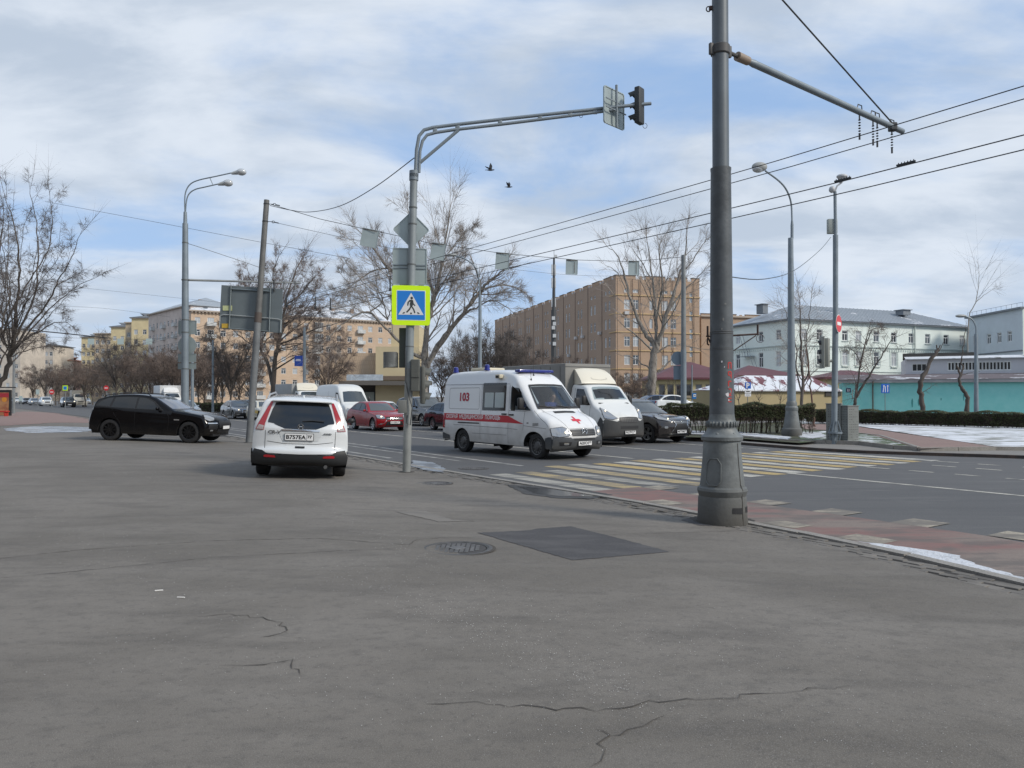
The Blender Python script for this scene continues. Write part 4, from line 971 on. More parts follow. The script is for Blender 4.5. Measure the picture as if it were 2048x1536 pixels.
for sg in (1, -1):
 mb = MB(); mb.patch(DW, car.side(sg, .008), .12); w_ = mb.build('door_window', sideg, t, True, 60)
 mb = MB(); mb.patch(SW, car.side(sg, .007), .15); w2 = mb.build('side_window', mat('black_window_surround', (0.008, 0.009, 0.011), .06, spec=.7), t, True)
 mb = MB(); mb.patch(rrect(2.46, 1.42, 2.90, 1.87, .02), car.side(sg, .011), .15); mb.patch(rrect(2.96, 1.42, 3.40, 1.87, .02), car.side(sg, .011), .15)
 mb.build('frosted_pane', mat('frosted_film', (.36, .41, .40), .35, coat=.8), w2)
 mb = MB(); mb.patch([(1.36, .965), (2.25, 1.19), (5.60, 1.215), (5.60, 1.0), (2.25, .985)], car.side(sg, .004), .2); sp_ = mb.build('side_stripe', red_st, t, True)
 mb = MB(); f = car.side(sg, .0075); txt = 'СКОРАЯ  МЕДИЦИНСКАЯ  ПОМОЩЬ'
 vs, fs, tw2, th2 = text_poly(txt, .17, .003); k = 2.82 / tw2
 mb.add([(f(5.42 - x * k, 1.035 + y * .98) if sg < 0 else f(2.60 + x * k, 1.035 + y * .98)) for x, y in vs], fs); mb.build('stripe_lettering', whitep, sp_)
 vs, fs, tw2, th2 = text_poly('103', .36, .014); k = .50 / tw2; mb = MB()
 mb.add([(f(4.72 - x * k, 1.60 + y * .98) if sg < 0 else f(4.22 + x * k, 1.60 + y * .98)) for x, y in vs], fs); mb.build('number_lettering', mat('red_lettering', (.42, .02, .05), .4), t)
 mb = MB(); F_ = car.side(sg, .003)
 for pl in ([(2.22, .38), (2.22, 2.10)], [(3.58, .45), (3.58, 2.13)], [(1.40, .78), (1.36, 1.33)], [(1.15, 1.36), (1.36, 1.33), (2.22, 1.335)], [(2.22, 2.12), (5.6, 2.13)], [(1.66, .80), (2.22, .82), (5.0, .86)], [(1.4, .92), (.55, .86)],
               rrect(3.68, 1.36, 5.30, 2.02, .06) + [(5.30, 1.96)], [(2.3, .62), (4.0, .62)], [(1.0, 1.35), (.75, 1.12), (.45, .92)]): seam(mb, F_, pl, .010)
 mb.build('panel_seams', mat('soft_seam', (0.12, 0.12, 0.12), .7), t)
 mb = MB(); mb.patch([(3.62, .915), (4.75, .915), (4.75, .95), (3.62, .95)], car.side(sg, .012), .2); mb.build('door_rail', blackp, t)
 for (a, z) in ((2.42, 1.235), (2.05, 1.22)):
  mb = MB(); y = car.ys(a, z); mb.box((car.X(a, y), sg * (y + .02), z), (.22, .035, .04), bev=.012); mb.build('door_handle', blackp, t, True)
 mb = MB(); y = car.ys(1.35, 1.5); x = car.X(1.32, y); mb.box((x - .02, sg * (y + .20), 1.55), (.11, .20, .34), bev=.045); mr = mb.build('mirror', blackp, t, True, 60)
 mb = MB(); mb.tube([(x - .05, sg * (y - .01), 1.40), (x - .03, sg * (y + .16), 1.42)], .035, 8); mb.build('mirror_arm', blackp, mr)
 for poly in ([(.52, .70), (.56, .86), (.66, .90), (.84, .875), (.955, .86), (.955, .67), (.80, .64), (.58, .66)],):
  h = lamp(t, car.front, [(sg * y, z) for y, z in poly], lampglass)
  mb = MB(); pc = Vector(car.front(.02)(sg * .63, .76)); mb.cyl(pc, pc + Vector((.01, 0, 0)), .035, n=12); mb.build('lamp_bulb', lamplit, h)
  mb = MB()
  for q in strip([(.55, .85), (.62, .69)], .02) + strip([(.74, .87), (.78, .66)], .015): mb.patch([(sg * y, z) for y, z in q], car.front(.017), .06)
  mb.build('lamp_divider', alu, h)
 mb = MB(); mb.patch([(sg * y, z) for y, z in ((.50, .40), (.80, .40), (.82, .50), (.48, .50))], car.front(.015), .06); fl = mb.build('fog_lamp_recess', blackp, t)
 mb = MB(); mb.patch([(sg * y, z) for y, z in rrect(.56, .42, .70, .48, .02)], car.front(.02), .06); mb.build('fog_lamp', lampglass, fl)
 mb = MB(); mb.patch([(.0, .305), (.0, .635), (.35, .63), (.56, .60), (.56, .305)], car.side(sg, .014), .06); mb.patch([(5.2, .40), (5.2, .52), (5.64, .60), (5.64, .40)], car.side(sg, .014), .1)
 mb.build('side_bumper', mat('grey_bumper', (0.055, 0.06, 0.066), .6, dirt=((.15, .14, .12), .5)), t, True)
 mb = MB()
 for k in range(3): seam(mb, car.side(sg, .006), [(.82, 1.0 - k * .03), (1.02, .985 - k * .03)], .012)
 mb.patch(rrect(1.17, .985, 1.25, 1.01, .01), car.side(sg, .008), .1); mb.build('fender_vent', blackp, t)
 mb = MB(); mb.patch([(5.5, .75), (5.62, .75), (5.62, 1.15), (5.52, 1.15)], car.side(sg, .012), .1); mb.build('tail_lamp', redlamp, t)
 mb = MB(); mb.box((car.X(4.53 + .46, .8), sg * .80, .30), (.03, .26, .42)); mb.build('mudflap', rubber, t)
mb = MB(); mb.patch(sym([(0, .285), (.60, .29), (.94, .31), (.955, .635), (.5, .625), (.47, .60), (0, .60)]), car.front(.010), .07); mb.build('front_bumper', MATS['grey_bumper'], t, True, 60)
mb = MB(); mb.patch(sym([(0, .655), (.44, .66), (.475, .80), (.47, .835), (0, .84)]), car.front(.009), .08); gr = mb.build('grille', mat('grille_dark', (.02, .021, .023), .5), t, True, 60)
mb = MB()
for z in (.695, .745, .795): mb.patch(sym([(0, z), (.45, z), (.455, z + .018), (0, z + .018)]), car.front(.016), .1)
mb.build('grille_bars', mat('grille_grey', (.06, .065, .07), .5), gr, True)
mb = MB(); mb.patch(sym([(0, .545), (.40, .545), (.40, .585), (0, .585)]), car.front(.014), .1); mb.build('air_intake', blackp, t)
mb = MB(); q = Vector(car.front(.03)(0, .765)); k = 28
mb.tube([q + Vector((0, .098 * math.cos(2 * math.pi * i / k), .098 * math.sin(2 * math.pi * i / k))) for i in range(k + 1)], .010, 8)
for a in (90, 210, 330): mb.cyl(q, q + Vector((0, .095 * math.cos(R(a)), .095 * math.sin(R(a)))), .012, .004, 8)
mb.build('emblem', chrome, gr, True)
mb = MB(); mb.patch(sym([(0, 1.285), (.40, 1.275), (.40, 1.325), (0, 1.335)]), car.front(.008), .1); mb.build('bonnet_vent', blackp, t)
mb = MB(); f = car.front(.008)
for q in (rrect(-.03, .99, .03, 1.18, .002), rrect(-.155, 1.055, .155, 1.11, .002)): mb.patch([(y * 1.05, z) for y, z in q], f, .06)
mb.build('red_cross', mat('red_mark', (.62, .015, .04), .35), t)
mb = MB()
for pl in ([(.50, .86), (.56, 1.05), (.66, 1.3), (.70, 1.375)], [(-.50, .86), (-.56, 1.05), (-.66, 1.3), (-.70, 1.375)], [(-.49, .855), (0, .862), (.49, .855)]): seam(mb, car.front(.004), pl, .009)
mb.build('bonnet_seams', MATS['soft_seam'], t)
plate_obj(t, car.front(.02), -.02, .455, 'A620CH', '777', .50, .11)
for sg in (.35, -.25):
 mb = MB(); f = car.front(.03); mb.tube([f(sg, 1.39), f(sg - .15, 1.43), f(sg - .48, 1.47)], .011, 6); mb.build('wiper', blackp, t)
# roof: beacons, hatch, work lamp, light bar, aerials
T = car.ontop(0); blueb = mat('blue_beacon', (0.02, 0.03, 0.22), .15, coat=.6)
for a, y in ((5.35, .62), (5.35, -.62), (3.7, -.60)):
 q = Vector(T(a, y)); mb = MB(); mb.lathe([(.10, 0), (.10, .04), (.085, .05), (.08, .16), (.05, .185), (.001, .19)], q, 16); mb.build('beacon', blueb, t, True)
q = Vector(T(2.15, 0)); mb = MB(); mb.box((q.x, 0, q.z + .05), (.24, 1.36, .085), bev=.035); mb.build('light_bar', blueb, t, True)
q = Vector(T(4.45, 0)); mb = MB(); mb.box((q.x, 0, q.z + .04), (.8, .80, .10), bev=.04); mb.build('roof_hatch', mat('cream_plastic', (.55, .50, .38), .5), t, True)
y = car.ys(2.75, 2.35); mb = MB(); mb.box((car.X(2.75, y), -(y + .08), 2.35), (.22, .16, .12), bev=.02); wl = mb.build('work_lamp', MATS['cream_plastic'], t, True)
mb = MB(); mb.box((car.X(2.75, y), -(y + .165), 2.34), (.13, .01, .07)); mb.build('lamp_face', blackp, wl)
for a, y, h in ((1.95, -.2, .9), (1.75, -.45, .5)):
 q = Vector(T(a, y)); mb = MB(); mb.cyl(q, q + Vector((-.05, 0, h * .8)), .006, .003, 6); mb.cyl(q, q + Vector((0, 0, .05)), .025, .015, 8); mb.build('aerial', blackp, t)
# cab interior
mb = MB()
mb.box((car.X(2.30, 0), 0, 1.25), (.05, 1.6, 1.75)); mb.box((car.X(1.7, 0), 0, .62), (1.4, 1.6, .1))
mb.build('cab_lining', mat('cab_grey', (.10, .11, .12), .8), t)
mb = MB(); mb.box((car.X(1.02, 0) - .12, 0, 1.19), (.42, 1.5, .30), bev=.08); mb.build('dashboard', mat('dash_dark', (.03, .032, .035), .6), t, True)
for y in (.42, -.42):
 mb = MB(); mb.box((car.X(1.95, 0), y, .92), (.50, .50, .16), bev=.05); mb.box((car.X(2.16, 0), y, 1.28), (.14, .48, .66), ry=R(-8), bev=.05); mb.box((car.X(2.22, 0), y, 1.70), (.1, .26, .2), bev=.04); mb.build('cab_seat', mat('seat_cloth', (.05, .055, .07), .9), t, True)
mb = MB(); cc = Vector((car.X(1.35, 0), .42, 1.33)); k = 24
mb.tube([cc + Vector((.08 * math.sin(2 * math.pi * i / k), .19 * math.cos(2 * math.pi * i / k), .17 * math.sin(2 * math.pi * i / k))) for i in range(k + 1)], .014, 6)
mb.cyl(cc, cc + Vector((.2, 0, -.12)), .03, n=8); mb.build('steering_wheel', blackp, t, True)
# ---- people -----------------------------------------------------------------
def skin_mesh(name, joints, edges, m, parent, sub=2):
 me = bpy.data.meshes.new(name); names = list(joints); me.from_pydata([joints[n][0] for n in names], [(names.index(a), names.index(b)) for a, b in edges], [])
 o = bpy.data.objects.new(name, me); C.objects.link(o); o.modifiers.new('s', 'SKIN'); mdf = o.modifiers.new('u', 'SUBSURF'); mdf.levels = sub; mdf.render_levels = sub
 for i, n in enumerate(names):
  r = joints[n][1]; r = r if isinstance(r, tuple) else (r, r); me.skin_vertices[0].data[i].radius = r; me.skin_vertices[0].data[i].use_root = (i == 0)
 dg = bpy.context.evaluated_depsgraph_get(); m2 = bpy.data.meshes.new_from_object(o.evaluated_get(dg)); bpy.data.objects.remove(o)
 m2.name = name; m2.materials.clear(); m2.materials.append(m); m2.polygons.foreach_set('use_smooth', [True] * len(m2.polygons))
 o = bpy.data.objects.new(name, m2); C.objects.link(o); o.parent = parent; return o
skin_m = mat('skin', (0.46, 0.27, 0.20), .55); hair_m = mat('dark_hair', (0.03, 0.022, 0.017), .8)
def person(label, loc, rz, jacket, group=None, hands='wheel'):
 """seated figure, +x forward, origin at the seat; hips at z 0, head top about .85"""
 t = thing('person', label, 'person', loc, rz, group)
 J = {'pelvis': ((0, 0, .08), (.15, .13)), 'waist': ((-.03, 0, .24), (.12, .15)), 'chest': ((-.05, 0, .42), (.12, .17)), 'neckb': ((-.04, 0, .56), (.07, .08)), 'neck': ((-.02, 0, .62), .052), 'skull0': ((.0, 0, .70), (.075, .085)), 'skull1': ((-.005, 0, .78), (.088, .095)), 'crown': ((-.01, 0, .84), (.06, .06))}
 E_ = [('pelvis', 'waist'), ('waist', 'chest'), ('chest', 'neckb'), ('neckb', 'neck'), ('neck', 'skull0'), ('skull0', 'skull1'), ('skull1', 'crown')]
 for s, sg in (('l', 1), ('r', -1)):
  J.update({s + 'sh': ((-.05, sg * .18, .52), .062), s + 'el': ((.10, sg * .25, .29), .046), s + 'wr': ((.33, sg * .15, .36), .03), s + 'pa': ((.385, sg * .14, .385), (.03, .02)),
                  s + 'hip': ((.08, sg * .10, .06), .09), s + 'kn': ((.46, sg * .13, .10), .065), s + 'an': ((.56, sg * .13, -.30), .045)})
  E_ += [('chest', s + 'sh'), (s + 'sh', s + 'el'), (s + 'el', s + 'wr'), (s + 'wr', s + 'pa'), ('pelvis', s + 'hip'), (s + 'hip', s + 'kn'), (s + 'kn', s + 'an')]
  for i in range(4):
   J[s + 'f%da' % i] = ((.415, sg * (.165 - i * .018), .405 - .004 * i), .009); J[s + 'f%db' % i] = ((.425, sg * (.165 - i * .018), .365 - .004 * (i % 2)), .008)
   E_ += [(s + 'pa', s + 'f%da' % i), (s + 'f%da' % i, s + 'f%db' % i)]
  J[s + 'tha'] = ((.39, sg * .105, .395), .010); E_ += [(s + 'pa', s + 'tha')]
 J['nose'] = ((.085, 0, .735), (.014, .016)); E_.append(('skull0', 'nose'))
 b = skin_mesh('body', J, E_, skin_m, t)
 K = {k: v for k, v in J.items() if k in ('pelvis', 'waist', 'chest', 'neckb', 'lsh', 'lel', 'lwr', 'rsh', 'rel', 'rwr')}
 K = {k: (v[0], (v[1][0] + .018, v[1][1] + .018) if isinstance(v[1], tuple) else v[1] + .014) for k, v in K.items()}
 skin_mesh('jacket', K, [e for e in E_ if e[0] in K and e[1] in K], jacket, t)
 mb = MB(); mb.sphere((-.03, 0, .79), .105, .98, .9, .92, 18, 10); mb.v = [(x if z > .79 else min(x, .02), y, z) for x, y, z in mb.v]; mb.build('hair', hair_m, t, True)
 mb = MB()
 for sg in (1, -1): mb.sphere((.078, sg * .033, .768), .011, 1, 1.2, .8, 8, 6, mi=0)
 mb.sphere((.076, 0, .690), .016, .5, 1.5, .4, 8, 6, mi=1); mb.build('face_features', [mat('eye_dark', (.03, .03, .03), .3), mat('lips', (.35, .14, .12), .5)], t, True)
 return t
def in_car(root, x, y, z): return Vector(root.location) + Matrix.Rotation(root.rotation_euler[2], 3, 'Z') @ Vector((x, y, z))
blue_j = mat('blue_jacket', (0.03, 0.06, 0.26), .8); dblue = mat('dark_blue_jacket', (0.02, 0.045, 0.12), .8); redj = mat('red_jacket', (.42, .02, .03), .8)
person('ambulance driver in a blue jacket behind the windscreen', in_car(AMB, ACAR.X(1.80, 0), .42, 1.0), HA, blue_j)
person('dark blue clad passenger by the side window of the ambulance', in_car(AMB, ACAR.X(1.82, 0), -.42, 1.0), HA + R(-25), dblue)
# ---- platform trucks --------------------------------------------------------
def truck(name, label, t_mid, s_front, box, boxsize, cabm, spoilm, plate=None, bumpm=None, driver=None, lit=False, rz=None, detail=True, group=None, L=5.9):
 """cab-over-nose light truck: cab loft + spoiler + load box on a chassis"""
 sil = [(.14, .30), (.03, .38), (.0, .55), (.01, .80), (.05, .98), (.22, 1.16), (.62, 1.38), (.80, 1.50), (.92, 1.62), (1.20, 1.98), (1.36, 2.14), (1.6, 2.21), (2.1, 2.24), (2.20, 2.20), (2.22, 1.9), (2.22, 1.2), (2.22, .7), (2.18, .62)]
 car = Car(2.22, 2.0, sil, (1.0, 30), .35, [(0, .95), (.8, 1.40), (2.3, 1.42)], tum=.13, cf=.34, lf=.60, cr=0, lr=.2, cw=.10, wz=(.5, 1.9), rad=.12, crown=.05, sill=[(0, .30), (1.5, .42), (2.3, .45)], step=.004, arch=.08)
 car.wheels = (1.0,)
 off = L / 2 - 1.11
 s = s_front + (L / 2 - 1.0); root = thing(name, label, 'truck', st(s, t_mid, ROAD), HU if rz is None else rz, group)
 class Sh(Car): pass
 # build in cab space, then shift forward
 n0 = set(root.children)
 car.wheels = (1.0, 60); car_sh = car.shell
 car.wheels = (1.0,)
 hole = None
 if driver: hole = lambda a, y, z, j, n, sg: j >= 12 and .75 < a < 1.5 and inside(sym([(.74, 1.68), (.63, 2.0), (.3, 2.04)]), y, z)
 def shell2():
  w0 = car.wheels; car.wheels = (1.0, 1.0); o = car.shell(root, cabm, hole, two=(lambda a, z: a < .60 and z < .80, bumpm) if bumpm else None); car.wheels = w0
 shell2(); car.wheelset(root, rim_steel, .22)
 S_ = lambda sg, off_=.006: car.side(sg, off_)
 for sg in (1, -1):
  mb = MB(); mb.patch([(.98, 1.44), (1.24, 1.76), (1.44, 2.02), (1.92, 2.04), (1.94, 1.44)], S_(sg, .007), .15); mb.build('door_window', glassdark, root, True)
  mb = MB(); F_ = S_(sg, .004)
  for pl in ([(.98, .78), (.96, 1.40)], [(2.0, .50), (2.0, 2.06)], [(.98, .78), (1.1, .82)], [(1.45, .5), (2.0, .48)]): seam(mb, F_, pl, .012)
  mb.build('door_seams', m_seam, root)
  mb = MB(); y = car.ys(1.85, 1.3); mb.box((car.X(1.85, y), sg * (y + .015), 1.32), (.2, .03, .04), bev=.01); mb.build('door_handle', blackp, root)
  mb = MB(); y = car.ys(1.1, 1.5); x = car.X(1.12, y); mb.box((x, sg * (y + .17), 1.62), (.10, .18, .34), bev=.045); mr = mb.build('mirror', blackp, root, True, 60)
  mb = MB(); mb.tube([(x, sg * (y - .02), 1.45), (x, sg * (y + .15), 1.5)], .03, 8); mb.build('mirror_arm', blackp, mr)
  h = lamp(root, car.front, [(sg * y, z) for y, z in ((.50, .98), (.60, 1.06), (.72, 1.20), (.84, 1.34), (.90, 1.30), (.93, 1.12), (.92, .98), (.70, .93))], lampglass)
  if lit:
   mb = MB(); pc = Vector(car.front(.03)(sg * .80, 1.22)); mb.cyl(pc, pc + Vector((.012, 0, 0)), .028, n=12); mb.build('lamp_bulb', lamplit, h)
  if bumpm:
   mb = MB(); mb.patch([(0, .31), (0, .90), (.12, .98), (.30, 1.02), (.5, .93), (.585, .80), (.575, .40)], car.side(sg, .012), .07); mb.build('side_bumper', bumpm, root, True)
 mb = MB(); mb.patch(sym([(.80, 1.64), (.68, 2.04), (.60, 2.10), (.3, 2.115)]), car.front(.008), .12); mb.build('windscreen', clearg if driver else glasssky, root, True, 60)
 if driver:
  mb = MB(); mb.box((car.X(1.98, 0), 0, 1.4), (.05, 1.5, 1.4)); mb.build('cab_lining', MATS['cab_grey'], root); mb = MB(); mb.box((car.X(1.0, 0), 0, 1.42), (.34, 1.5, .22), bev=.06); mb.build('dashboard', MATS['dash_dark'], root, True)
 if bumpm:
  mb = MB(); mb.patch(sym([(0, .32), (.93, .36), (.97, .86), (.92, .95), (.55, .86), (.45, .90), (0, .90)]), car.front(.009), .08); mb.build('front_bumper', bumpm, root, True, 60)
 mb = MB(); mb.patch(sym([(0, .80), (.40, .82), (.46, .93), (.42, 1.0), (0, 1.02)]), car.front(.014), .08); gr = mb.build('grille', blackp, root, True, 60)
 mb = MB()
 for z in (.85, .90, .95):
  for y in [-.36 + .08 * i for i in range(10)]: mb.patch(rrect(y - .03, z - .014, y + .03, z + .014, .005), car.front(.018), .1)
 mb.build('grille_mesh', mat('grille_mesh_grey', (.09, .09, .09), .5), gr)
 mb = MB(); mb.patch(sym([(0, .60), (.42, .60), (.42, .70), (0, .70)]), car.front(.013), .08); mb.build('air_intake', blackp, root)
 if plate: plate_obj(root, car.front(.02), 0, .47, plate[0], plate[1], .5, .11)
 # air deflector on the roof, a wedge with rounded edges
 if spoilm:
  mb = MB(); prof = [(1.55, 2.235), (1.60, 2.34), (1.88, 2.66), (2.10, 2.80), (2.22, 2.83), (2.22, 2.26)]
  W_ = [.84, .84, .80, .74, .70, .70]; c = []
  rows = []
  for (a, z), hw in zip(prof[:5], W_[:5]):
   zb = 2.21; rows.append([(y * hw, z - .05 * abs(y) ** 4 * (1 if z > 2.4 else .1)) for y in (-1, -.97, -.85, -.5, 0, .5, .85, .97, 1)])
  vs = [(car.X(prof[i][0] + .12 * (abs(y) / .84) ** 3, 0), y, z) for i, rw in enumerate(rows) for y, z in rw]; k = 9
  fs = [(i * k + j, i * k + j + 1, (i + 1) * k + j + 1, (i + 1) * k + j) for i in range(4) for j in range(k - 1)]
  b0 = len(vs)
  for i in range(5):
   for e in (0, 8): x, y, z = vs[i * k + e]; vs.append((x, y * (1.0), 2.20))
  for i in range(4):
   fs.append((i * k, (i + 1) * k, b0 + 2 * (i + 1), b0 + 2 * i)); fs.append((i * k + 8, b0 + 2 * i + 1, b0 + 2 * i + 3, (i + 1) * k + 8))
  fs.append(tuple([4 * k + j for j in range(k)] + [b0 + 9, b0 + 8]))
  mb.add(vs, fs); sp_ = mb.build('air_deflector', spoilm, root, True, 35)
  mb = MB()
  def ff(y, q):   # crease outline on the deflector face
   a = 1.62 + q * .42; z = 2.36 + q * .37; return (car.X(a + .12 * (abs(y) / .84) ** 3, 0) + .012, y, z + .012)
  for pl in ([(-.45, .75), (-.35, .1), (0, 0), (.35, .1), (.45, .75)], [(-.3, .7), (0, .6), (.3, .7)]): seam(mb, ff, pl, .02)
  mb.build('deflector_crease', mat('crease_shadow', (.30, .29, .25), .6), sp_)
 # load box
 bl, bw, bz0, bz1, bm_ = boxsize; x1 = 1.11 - 2.30; mb = MB()
 mb.box((x1 - bl / 2, 0, (bz0 + bz1) / 2), (bl, bw, bz1 - bz0), bev=.04); bx = mb.build('load_box', bm_, root, True, 30)
 mb = MB()
 for y in (-bw / 2, bw / 2): mb.box((x1 - bl / 2, y, bz0 + .04), (bl + .02, .05, .12)); 
 if box == 'tarp':
  for i in range(7): mb.box((x1 - bl * (i + .5) / 7, -bw / 2 - .006, (bz0 + bz1) / 2), (.02, .012, bz1 - bz0 - .2)); mb.box((x1 - bl * (i + .5) / 7, bw / 2 + .006, (bz0 + bz1) / 2), (.02, .012, bz1 - bz0 - .2))
  mb.box((x1 + .008, 0, bz1 - .12), (.012, bw, .03)); 
 mb.build('box_edges', mat('box_edge_grey', (.12, .12, .12), .7), bx)
 mb = MB()
 for y in (-.42, .42): mb.box((x1 - bl / 2 + .6, y, .62), (bl + 1.6, .08, .22))
 mb.box((x1 - bl / 2, 0, .55), (bl * .9, 1.3, .28)); mb.build('chassis', blackp, root)
 w0 = [c_ for c_ in root.children if c_.name.startswith('wheel')]
 for o in w0[:2]:
  q = o.copy(); C.objects.link(q); q.parent = root; q.location = (x1 - bl + 1.1, o.location.y, .35)
  for ch in o.children: d = ch.copy(); C.objects.link(d); d.parent = q
 for o in root.children: o.location.x += off
 if driver: person(driver, Vector(root.location) + Matrix.Rotation(root.rotation_euler[2], 3, 'Z') @ Vector((off + car.X(1.72, 0), -.40, 1.10)), root.rotation_euler[2], redj)
 return root
m_ivw = mat('white_truck_paint', (0.68, 0.69, 0.67), .35, coat=.5, dirt=((.22, .2, .17), 1.1))
tarp = mat('grey_tarpaulin', (0.205, 0.20, 0.185), .7, var=.10, vscale=1.4, bump=.5, bscale=2.2)
creamp = mat('cream_deflector', (0.70, 0.66, 0.55), .4, coat=.3)
db = mat('dark_bumper', (0.045, 0.047, 0.048), .65, dirt=((.12, .11, .1), .6))
def sfrom(px, py):
 p = G(px, py, ROAD); return p.x * U.x + p.y * U.y, p.x * V.x + p.y * V.y
s_, t_ = sfrom(1250, 886)
truck('white_truck', 'white light truck with a grey tarpaulin body right beside the ambulance', t_ - .86, s_ - .2, 'tarp', (4.3, 2.25, .95, 3.0, tarp), m_ivw, creamp, plate=('P627PO', '77'), bumpm=db, driver='truck driver in a red top behind the windscreen of the white truck', lit=True)
truck('box_truck', 'light truck with a cream roof deflector and grey box behind the white parked SUV', 20.6, 58, 'box', (4.2, 2.2, .9, 2.75, mat('grey_box_panel', (.27, .28, .28), .5, var=.06)), m_ivw, creamp, bumpm=db)
truck('box_truck', 'white box truck showing above the bonnet of the black SUV', 17.6, 96, 'box', (4.2, 2.3, .9, 3.05, mat('white_box_panel', (.55, .56, .56), .5, var=.06)), m_ivw, mat('white_deflector', (.72, .72, .7), .4), bumpm=db)
# ---- white van behind the white SUV ----
car = van_car(5.9, 2.0, 2.60)
def vanlite(label, t_mid, s_front, m=None, name='white_van'):
 car = van_car(5.9, 2.0, 2.60); t = thing(name, label, 'van', centre_from_front(car, t_mid, s_front), HU)
 car.shell(t, m or m_ivw); car.wheelset(t, rim_steel)
 mb = MB(); mb.patch(sym([(.80, 1.40), (.66, 2.06), (.3, 2.10)]), car.front(.01), .12); mb.build('windscreen', glasssky, t, True, 60)
 for sg in (1, -1):
  mb = MB(); mb.patch(DW, car.side(sg, .008), .12); mb.build('door_window', glassdark, t, True)
  mb = MB(); mb.patch([(sg * y, z) for y, z in ((.52, .72), (.60, .90), (.84, 1.0), (.93, .86), (.9, .70))], car.front(.014), .06); mb.build('headlamp', lampglass, t, True)
  mb = MB(); y = car.ys(1.35, 1.5); x = car.X(1.32, y); mb.box((x, sg * (y + .18), 1.58), (.11, .18, .32), bev=.045); mb.build('mirror', blackp, t, True)
  mb = MB(); seam(mb, car.side(sg, .004), [(2.2, .4), (2.2, 2.1)], .012); seam(mb, car.side(sg, .004), [(3.5, .45), (3.5, 2.1)], .012); mb.build('panel_seams', m_seam, t)
 mb = MB(); mb.patch(sym([(0, .70), (.46, .72), (.46, .88), (0, .90)]), car.front(.012), .08); mb.build('grille', blackp, t)
 mb = MB(); mb.patch(sym([(0, .33), (.92, .36), (.93, .58), (0, .58)]), car.front(.012), .08); mb.build('front_bumper', blackp, t)
 plate_obj(t, car.front(.02), 0, .5, '', '')
 return t
vanlite('white panel van between the white parked SUV and the red saloon', 19.9, 47.5)
# ---- red saloon ----
m_redp = mat('dark_red_paint', (0.26, 0.006, 0.010), .2, spec=.3, coat=.35, dirt=((.09, .05, .045), .35))
s_, t_ = sfrom(745, 862)
car = sedan_car(4.41, 1.76, 1.50); k, h = 4.41 / 4.7, 1.50 / 1.46
o_ = sedan_opts(k, h, glass=glassdark, headlamp=[[(.50, .64), (.54, .76), (.72, .82), (.86, .80), (.84, .66), (.66, .62)]], lit=(.05, .95),
 grille=[rrect(-.46, .56, .46, .72, .03), [(-.5, .30), (.5, .30), (.42, .50), (-.42, .50)]], bars=strip([(-.80, .34), (-.56, .40), (-.44, .56)], .025) + strip([(.80, .34), (.56, .40), (.44, .56)], .025) + strip([(-.44, .64), (.44, .64)], .014), foglamp=[rrect(.64, .34, .74, .40, .02)])
finish('red_saloon', 'dark red saloon in the lane beyond the white parked SUV', 'car', car, m_redp, o_, centre_from_front(car, t_ + .86, s_), HU, 'cars on the avenue', rim_seven, plate=('A112KA', '77', .44), mir=(1.75 * k, 1.0 * h))
def emblem_ring(root, f, z, rx=.06, rz_=.04):
 q = Vector(f(0, z)); mb = MB(); mb.tube([q + Vector((0, rx * math.cos(2 * math.pi * i / 20), rz_ * math.sin(2 * math.pi * i / 20))) for i in range(21)], .007, 6); mb.tube([q + Vector((0, -.04, -.01)), q + Vector((0, 0, .025)), q + Vector((0, .04, -.01))], .007, 6); return mb.build('emblem', chrome, root, True)
emblem_ring(bpy.data.objects['red_saloon'], car.front(.03), .66)
# ---- dark Lexus-shaped crossover: spindle grille
m_br = mat('dark_brown_paint', (0.022, 0.018, 0.018), .16, coat=1.0, dirt=((.07, .06, .05), .5))
s_, t_ = sfrom(1289, 886)
car = suv_car(4.77, 1.88, 1.69); k, h = 4.77 / 4.6, 1.69 / 1.68
o_ = suv_opts(k, h, headlamp=[[(.48, .84), (.60, .92), (.78, 1.0), (.90, .98), (.90, .90), (.70, .86), (.52, .80)]], lit=(.035, .8),
 grille=[[(-.44, .90), (.44, .90), (.30, .72), (.48, .42), (-.48, .42), (-.30, .72)]],
 bars=strip([(-.46, .90), (-.31, .72), (-.50, .42)], .022) + strip([(.46, .90), (.31, .72), (.50, .42)], .022) + strip([(-.42, .86), (.42, .86)], .012) + strip([(-.38, .81), (.38, .81)], .012) + strip([(-.33, .76), (.33, .76)], .012) + strip([(-.60, .36), (.60, .36)], .02), foglamp=[rrect(.66, .56, .78, .64, .03)], intake=[[(-.85, .30), (.85, .30), (.8, .36), (-.8, .36)]], screenmat=glasssky)
t = finish('dark_crossover', 'dark brown crossover at the far kerb beyond the tarpaulin truck', 'car', car, m_br, o_, centre_from_front(car, t_ + .88, s_), HU + R(4), 'cars on the avenue', rim_five, plate=('M077KM', '77', .44), mir=(1.72, 1.15))
emblem_ring(t, car.front(.03), .80, .07, .06)
